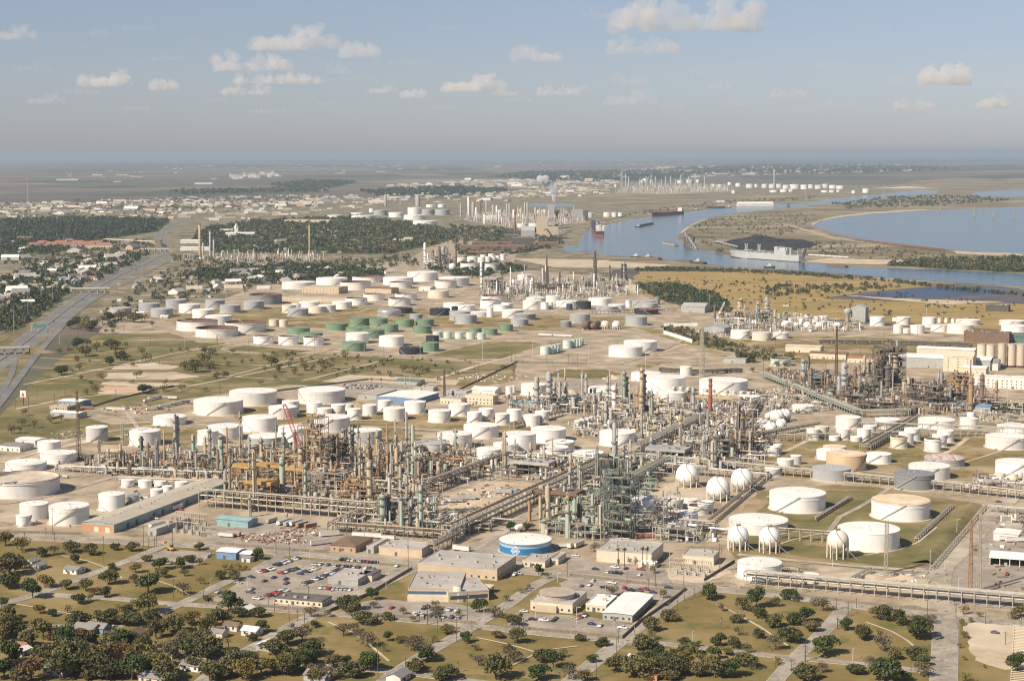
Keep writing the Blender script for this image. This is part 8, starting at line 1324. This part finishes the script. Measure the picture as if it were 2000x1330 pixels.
def tug(x, y, rot, noun, col=None):
    g = G(x, y); t = thing('tugboat', noun, 'tugboat', (g.x, g.y, .5), rot, ''); b = MB(); hull(b, 26, 9, -.3, 2.6); b.build('hull', col or m_shipd, t); b = MB(); b.box((11, 0, 2.6), (10, 6, 3)); b.build('deckhouse', m_whitew, t); b = MB(); b.box((13, 0, 5.6), (5, 5, 3)); b.build('wheelhouse', m_whitew, t); b = MB(); b.cyl((8, 0, 5), (8, 0, 9), .8, n=8); b.build('funnel', m_dark, t); b = MB(); b.bar((13, 0, 8), (13, 0, 13), .3); b.build('mast', m_lamp, t)
barge((1246, 443), (1272, 438), 18, 5, m_shipd, 'dark barge under way in mid channel'); tug(1240, 444, .3, 'white-wheelhouse tug pushing the dark barge')
barge((1248, 506), (1290, 508), 14, 4, m_brn, 'rusty barge along the near quay'); barge((1322, 511), (1352, 513), 14, 3, m_dkg, 'green-grey barge at the near quay'); barge((1350, 514), (1378, 516), 12, 3, m_shipd, 'dark low barge at the quay end'); tug(1255, 504, 0, 'white tug by the rusty barge'); tug(1352, 513, 0, 'white tug between quay barges'); tug(1232, 503, 0, 'small tug at the left quay end'); tug(1418, 406, 0, 'white vessel at the far bend'); barge((1380, 407), (1415, 406), 14, 4, m_shipd, 'dark barge at the far bend'); tug(1354, 411, 0, 'dark workboat off the far quay'); barge((1616, 519), (1655, 522), 10, 2, m_brn, 'long low barge on the near-right channel'); barge((1298, 476), (1322, 480), 14, 4, m_grey, 'grey barge at the coal dock'); tug(1492, 523, 0, 'white launch on the near channel')
# coal terminal: piles, conveyors, transfer towers
def heap(x, y, w, d, h, m, noun, name='coal_pile', rot=0, cat='pile'):
    g = G(x, y); b = MB(); n, k = 26, 7; v = [(0, 0, h*.97)]; rr = random.Random(int(x)); f = []
    for j in range(1, k+1):
        for i in range(n): a = 6.2832*i/n; q = j/k; s = 1+.12*math.sin(3*a+j)+rr.uniform(-.05, .05); v.append((w/2*q*s*math.cos(a), d/2*q*s*math.sin(a), max(-.2, h*(1-q)**1.05*(1+rr.uniform(-.1, .1)))))
    for i in range(n): f.append((0, 1+i, 1+(i+1) % n))
    for j in range(k-1):
        for i in range(n): a, c = 1+j*n+i, 1+j*n+(i+1) % n; f.append((a, a+n, c+n, c))
    b.add(v, f, True); o = b.build(name, m, None, g, rot); tag(o, noun, cat, '', loc=g)
heap(1482, 472, 190, 140, 20, m_coal, 'tall black coal pile behind the grey ship'); heap(1440, 476, 150, 90, 11, m_coal, 'low black coal pile by the conveyors'); heap(1540, 478, 150, 80, 8, m_coal, 'long low coal heap behind the ship stern')
heap(1700, 1128, 30, 10, 2.4, m_sand, 'long pale sand mound behind the roadside rack', 'sand_pile'); heap(1765, 1131, 26, 10, 3, m_sand, 'grey-tan soil mound beside the sand mound', 'sand_pile'); heap(855, 395+0, 60, 30, 6, m_sand, 'pale spoil heap on the plain', 'sand_pile'); heap(1770, 368, 500, 120, 14, m_sand, 'far pale dredge spoil bank', 'sand_pile'); heap(1196, 740, 26, 18, 5, m_sand, 'small tan heap behind slim columns', 'sand_pile'); heap(700, 797, 30, 20, 6, m_olive, 'grassy earth mound by the blue warehouse', 'earth_mound'); heap(1115, 768, 22, 14, 4, m_sand, 'tan sand heap by the slim column frame', 'sand_pile')
def conveyor(a, c, za, zb, noun):
    p, q = G(*a), G(*c); p.z, q.z = za, zb; t = thing('conveyor', noun, 'conveyor', (p.x, p.y, 0), 0, ''); o = Vector((p.x, p.y, 0)); b = MB(); b.bar(p-o, q-o, 3.2); b.build('gallery', m_greyw, t); b = MB()
    for k in range(1, 6): r = p.lerp(q, k/6)-o; b.bar((r.x, r.y, 0), r, 1.0)
    b.build('trestles', m_greyw, t)
conveyor((1340, 480), (1395, 468), 26, 8, 'long sloping coal conveyor'); conveyor((1338, 476), (1360, 490), 30, 6, 'short steep coal conveyor'); conveyor((1352, 464), (1338, 478), 8, 28, 'conveyor rising to the dock tower'); conveyor((1062, 468), (1110, 452), 30, 14, 'grain conveyor from the elevator'); conveyor((1400, 478), (1440, 486), 10, 6, 'low conveyor behind the ship bow')
for x, y, w, h in ((1340, 478, 14, 34), (1348, 482, 16, 24), (1380, 478, 10, 16), (1372, 476, 9, 14), (1388, 480, 8, 12), (1405, 492, 20, 12), (1540, 405, 14, 22)): 
    structure(x, y, w, w, h, 3, m_dark, 'dark transfer tower at the coal dock' if x < 1500 else 'loading tower on the far bank', 'k')
# ------------------------------------------------------------------ trains
def wagons(line, n, L, w, h, m, noun, place, z0=1.0):
    pts = smooth_line([G(x, y) for x, y in line], 2); b = MB(); b.hexa((-L*.47, -w/2, 1.1), (L*.94, 0, 0), (0, w, 0), (0, 0, h-1.1)); body = b.data('body', m); b = MB(); b.hexa((-L*.44, -w*.42, h), (L*.88, 0, 0), (0, w*.84, 0), (0, 0, .35)); top = b.data('load', m_coal); b = MB(); b.box((0, 0, 0), (2.4, w*.7, 1.05)); bog = b.data('bogie', m_dark); acc = 0; k = 0
    for i in range(len(pts)-1):
        a, c = pts[i], pts[i+1]; d = (c-a); l = d.length; u = d/l
        while acc < l and k < n:
            p = a+u*acc; t = thing('rail_wagon', noun, 'rail wagon', (p.x, p.y, .55), math.atan2(u.y, u.x), place, 'rail wagons'); link('body', body, t); link('load', top, t)
            for s in (-1, 1): link('bogie', bog, t, (s*L*.34, 0, 0))
            acc += L; k += 1
        acc -= l
wagons([(1612, 672), (1700, 672), (1860, 677), (1900, 680)], 22, 17, 3.2, 4.2, m_dark, 'black loaded coal wagon', 'in the train before the cream sheds')
wagons([(1690, 474), (1760, 482), (1860, 493), (1900, 498)], 24, 20, 3.2, 5.2, m_rust, 'rust-red hopper wagon', 'on the causeway beside the bay')
wagons([(1000, 496), (1040, 490), (1072, 480), (1100, 470), (1110, 462)], 24, 18, 3.2, 5, m_dark, 'dark rail wagon', 'on the curve by the inlet')
wagons([(1300, 727), (1360, 730), (1440, 728)], 12, 17, 3, 4.0, m_dark, 'black tank wagon', 'behind the brick stack tanks')
wagons([(1585, 500), (1660, 505)], 8, 20, 3, 4, m_whitew, 'pale box wagon', 'on the peninsula quay')
# brown plant and green sheds right of the coal train
building((1882, 668), 60, 20, 14, m_brn, m_brn, 'rust-brown hopper building at the right edge', None, 0, 0); building((1945, 668), 70, 24, 8, m_rgreen, m_rgreen, 'long dark green shed at the right edge', None, 2, 0); building((1925, 608), 36, 20, 10, m_dark, m_rdark, 'small dark pump house on the meadow', None, 0, 0)
# steel flow bin at the cement works
g = G(1655, 628); t = thing('hopper_tower', 'pale cement hopper with cone top on the channel side', 'hopper', g, 0, ''); b = MB(); b.lathe([(3, 0), (3, 10), (5.5, 13), (5.5, 18), (3, 20), (.1, 20.5)], 20); b.build('bin', m_greyw, t); b = MB(); b.bar((12, 0, 1), (3, 0, 17), 1.6); b.build('feed_chute', m_greyw, t)
# white boundary wall and fences
def fence(px, h, m, noun, cat='fence'):
    pts = [G(x, y) for x, y in px]; t = thing('boundary_fence', noun, cat, pts[0], 0, ''); LAB[-1] = (t, noun, '', project(pts[len(pts)//2])); o = pts[0]; b = MB(); q = [p-o for p in pts]; strip(b, q, .1, 0.1, 0, h); b.build('mesh_panel', m, t); b = MB()
    for a, c in zip(q, q[1:]):
        n = max(1, int((c-a).length/9))
        for i in range(n): p = a.lerp(c, i/n); b.box((p.x, p.y, 0), (.2, .2, h+.5))
    b.build('posts', m_galv, t)
m_fence = mat('rusty_chainlink', (.24, .20, .15), .9, (.17, .14, .11), .5)
fence([(1296, 639), (1296, 652), (1340, 666), (1352, 670)], 5, m_white, 'white panelled boundary wall at the scrub strip', 'wall'); fence([(1296, 638), (1362, 637)], 5, m_white, 'white panelled wall facing the meadow', 'wall')
for px, n in (([(0, 1040), (160, 1045)], 'fence before the corner tanks'), ([(420, 1063), (560, 1076), (640, 1080)], 'fence before the trailer yard'), ([(400, 1180), (535, 1188), (640, 1197), (720, 1162), (805, 1112)], 'fence around the big car park'), ([(704, 1200), (930, 1220)], 'dark fence along the office car park'), ([(1112, 1125), (1340, 1152), (1300, 1184)], 'dark fence behind the right car park'), ([(985, 1226), (1215, 1248), (1250, 1216), (1330, 1160)], 'fence around the white-roofed offices'), ([(1445, 1150), (1680, 1180), (1830, 1196)], 'fence below the roadside pipe rack'), ([(1375, 1135), (1435, 1098)], 'dark wall beside the substation'), ([(100, 820), (230, 780), (340, 755)], 'fence beside the frontage office'), ([(540, 765), (720, 742), (860, 750)], 'dark fence round the warehouse lot'), ([(880, 770), (1010, 708), (1150, 712)], 'fence along the mown lots')):
    fence(px, 1.9, m_fence if 'wall' not in n else m_dark, n)
# dike bank along the right edge of the diked field
bk = MB(); a0, a1 = G(1828, 1103), G(1916, 990); d = (a1-a0).normalized(); s = Vector((-d.y, d.x, 0)); L = (a1-a0).length; v = []
for k in range(13):
    p = a0+d*L*k/12
    for o_, z in ((0, .1), (5, 2.6), (7, 2.7), (16, .1)): q = p+s*o_; v.append((q.x, q.y, z+(R.uniform(-.15, .15) if z > 1 else 0)))
bk.add(v, [(4*k+i, 4*k+4+i, 4*k+5+i, 4*k+1+i) for k in range(12) for i in range(3)], True); struct(bk.build('dike', m_green))
# railway strip at the lower right
b = MB(); rp = [G(1868, 1200), G(1866, 1260), G(1862, 1340)]; strip(b, rp, 4, .12); rl = struct(b.build('rail_bed', MATS['rail_ballast'])); rp = smooth_line(rp, 3)
for s in (-.75, .75): q = MB(); strip(q, rp, .12, .14, s, .18); q.build('rail', m_rust, rl)
b = MB(); p0, p1 = G(1995, 1226), G(1990, 1345); L = (p1-p0).length; u = (p1-p0)/L; n_ = Vector((-u.y, u.x, 0)); t = thing('timber_rack', 'pale ladder-like timber rack at the bottom right corner', 'rack', p0, 0, '')
for s in (-1, 1): b.bar(n_*s*4+Vector((0, 0, 1)), n_*s*4+u*L+Vector((0, 0, 1)), .3)
b.build('rails', m_creamw, t)
for k in range(int(L/3)): q = MB(); q.bar(n_*4+u*3*k+Vector((0, 0, 1.2)), -n_*4+u*3*k+Vector((0, 0, 1.2)), .3); q.build('rung', m_creamw, t)
# overhead wires between roadside poles
# ------------------------------------------------------------------ steam plume and clouds
def vol_mat(name, dens, col, aniso=.2):
    m = bpy.data.materials.new(name); m.use_nodes = True; t = m.node_tree; t.nodes.clear(); o = nd(t, 'ShaderNodeOutputMaterial'); v = nd(t, 'ShaderNodeVolumePrincipled'); v.inputs['Color'].default_value = (*col, 1); v.inputs['Density'].default_value = dens; v.inputs['Anisotropy'].default_value = aniso; t.links.new(v.outputs[0], o.inputs['Volume']); return m
def puff_mesh(balls, seed, size):
    """one closed lumpy skin round a set of balls: rays from outside the union, marched on a small grid"""
    rr = random.Random(seed)
    mb = bpy.data.metaballs.new('puff'); mb.resolution = size; mb.render_resolution = size; mb.threshold = .3
    for c, r in balls:
        e = mb.elements.new(); e.co = c; e.radius = r*1.35
    o = bpy.data.objects.new('puff_source', mb); COL.objects.link(o); bpy.context.view_layer.update()
    dg = bpy.context.evaluated_depsgraph_get(); me = bpy.data.meshes.new_from_object(o.evaluated_get(dg)); bpy.data.objects.remove(o); bpy.data.metaballs.remove(mb)
    me.polygons.foreach_set('use_smooth', [True]*len(me.polygons)); me.materials.clear(); return me
g = G(1080, 428); u = ppm(g); rr = random.Random(5); balls = []; z0 = height_at(g, 394)
for k in range(80):
    f = (k/79); x = (1083+(-6+8*math.sin(f*5))*f*1.6+rr.uniform(-9, 6)*f-1080)/u; y = 394-f*46; r = (2.2+4.4*f**.6)/u*rr.uniform(.6, 1.15)
    balls.append(((x, rr.uniform(-6, 6)*f/u, height_at(g, y)), r))
me = puff_mesh(balls, 1, 3.2); me.materials.append(vol_mat('steam', .2, (.97, .97, .98))); o = link('steam_plume', me, None, g); o['kind'] = 'thing'; tag(o, 'white steam plume drifting up from the far refinery stack', 'steam', '', loc=g); o['kind'] = 'stuff'
m_cloud = vol_mat('cloud', .0024, (.97, .96, .95), .1); m_cloud2 = vol_mat('thin_cloud', .0009, (.95, .95, .96), .1)
def cloud_proto(aspect, seed):
    """unit-height cumulus, flat below, heaped above; width = aspect"""
    rr = random.Random(seed); balls = []; n = int(16+9*aspect); tops = [(rr.uniform(-.34, .34), rr.uniform(.6, 1)) for _ in range(2+int(aspect > 2.4))]
    for i in range(n):
        fx = rr.uniform(-.46, .46); env = max(.26, max(a*(1-min(1, abs(fx-p)/.36)**1.5) for p, a in tops)); fz = rr.uniform(.1, 1)*env; r = rr.uniform(.15, .27)*(1.1-.35*fz)
        balls.append(((fx*aspect, rr.uniform(-.22, .22)*aspect, r*.5+fz*(1-1.5*r)), r))
    for i in range(int(8*aspect)): fx = rr.uniform(-.5, .5); balls.append(((fx*aspect, rr.uniform(-.12, .12)*aspect, rr.uniform(.1, .22)), rr.uniform(.13, .25)*(1.1-abs(fx))))
    me = puff_mesh(balls, seed, .085)
    for v in me.vertices:                          # crumpled surface, flattened underside
        p = v.co*4.5; q = Vector((noise.noise(p), noise.noise(p+Vector((9, 3, 1))), noise.noise(p+Vector((2, 8, 5)))))+.5*Vector((noise.noise(p*2.3), noise.noise(p*2.3+Vector((4, 4, 4))), noise.noise(p*2.3+Vector((7, 1, 7))))); v.co += q*.10
        if v.co.z < .06: v.co.z = .06+(v.co.z-.06)*.2
    return me
from mathutils import noise
CPROTO = [(a, cloud_proto(a, 20+i)) for i, a in enumerate((1.3, 1.9, 2.4, 2.9, 3.4, 4.2, 5.5))]
def cloud(x, y, w, h, base_alt=1500., thin=False, seed=1, noun='small white cumulus cloud'):
    """the base row y gives a cloud's distance at the cloud-base height"""
    d = ray(x, y); t_ = (base_alt-CAM_H)/max(d[2], .012); c = Vector((d[0]*t_, d[1]*t_, base_alt)); k = F_PX/(CAM_INV @ c).length; W, Hh = w/k, h/k; rr = random.Random(seed)
    a, me = min(CPROTO, key=lambda q: abs(q[0]-w/h)+rr.uniform(0, .5)); key = (a, thin)
    if key not in CDATA: CDATA[key] = me.copy(); CDATA[key].materials.append(m_cloud2 if thin else m_cloud)
    o = link('cloud', CDATA[key], None, c); o.scale = (W/a*1.22*rr.choice((1, -1)), W/a*1.2, Hh*1.28); tag(o, noun, 'cloud', None, 'fair-weather clouds', c)
CDATA = {}
CL = [(1345, 66, 250, 72, 0), (1255, 108, 118, 34, 0), (1048, 124, 92, 34, 0), (1015, 108, 34, 20, 0), (575, 102, 150, 50, 0), (705, 116, 70, 38, 0), (490, 142, 130, 38, 0), (545, 166, 150, 26, 0), (482, 188, 80, 22, 0), (205, 172, 84, 34, 0), (322, 178, 50, 26, 0), (660, 146, 38, 26, 1), (25, 80, 80, 28, 0), (196, 72, 34, 18, 1), (925, 182, 110, 36, 0), (988, 188, 44, 14, 0), (748, 184, 52, 18, 0), (806, 194, 46, 22, 0), (1090, 188, 72, 20, 0), (1138, 178, 22, 14, 0), (1232, 208, 90, 34, 1), (1230, 170, 60, 26, 1), (1405, 176, 40, 20, 1), (1540, 192, 60, 18, 0), (1842, 170, 88, 48, 0), (1755, 170, 34, 30, 1), (1785, 216, 66, 20, 0), (1940, 214, 44, 30, 0), (1985, 174, 60, 20, 1), (1640, 210, 60, 16, 1), (90, 204, 64, 20, 1), (160, 184, 60, 14, 1), (420, 200, 40, 10, 1), (1310, 214, 40, 12, 1), (1170, 38, 60, 22, 1), (1470, 56, 60, 18, 1), (640, 206, 40, 10, 1), (1010, 200, 50, 12, 1), (1620, 132, 70, 14, 1), (1460, 130, 60, 10, 1), (270, 60, 50, 14, 1), (330, 120, 60, 14, 1), (800, 130, 70, 16, 1), (870, 60, 60, 12, 1), (60, 140, 60, 14, 1), (380, 84, 40, 10, 1), (1700, 60, 70, 14, 1), (1900, 110, 60, 14, 1), (1560, 170, 50, 12, 1), (1340, 150, 70, 14, 1), (1440, 210, 50, 12, 1), (700, 160, 60, 14, 1), (260, 216, 50, 10, 1), (860, 214, 50, 10, 1), (1860, 228, 60, 12, 1), (520, 222, 60, 10, 1)]
for i, (x, y, w, h, th) in enumerate(CL): cloud(x, y, w, h, thin=bool(th), seed=i+3, noun='broad bright cumulus bank' if w > 200 else 'faint thin cloud wisp' if th else 'puffy white cumulus cloud' if w > 60 else 'small white cloud puff')
# ------------------------------------------------------------------ air
hz = MB(); hz.hexa((-175000, -3500, -1.5), (350000, 0, 0), (0, 180000, 0), (0, 0, 322))
m = bpy.data.materials.new('haze_air'); m.use_nodes = True; t = m.node_tree; t.nodes.clear()
o = nd(t, 'ShaderNodeOutputMaterial'); v = nd(t, 'ShaderNodeVolumePrincipled'); v.inputs['Color'].default_value = (.46, .57, .69, 1); v.inputs['Density'].default_value = HAZE_DENSITY; v.inputs['Anisotropy'].default_value = 0.0
t.links.new(v.outputs[0], o.inputs['Volume'])
h = hz.build('haze', m); h['kind'] = 'stuff'; h['label'] = 'pale haze in the air over the plain'
finish_labels()
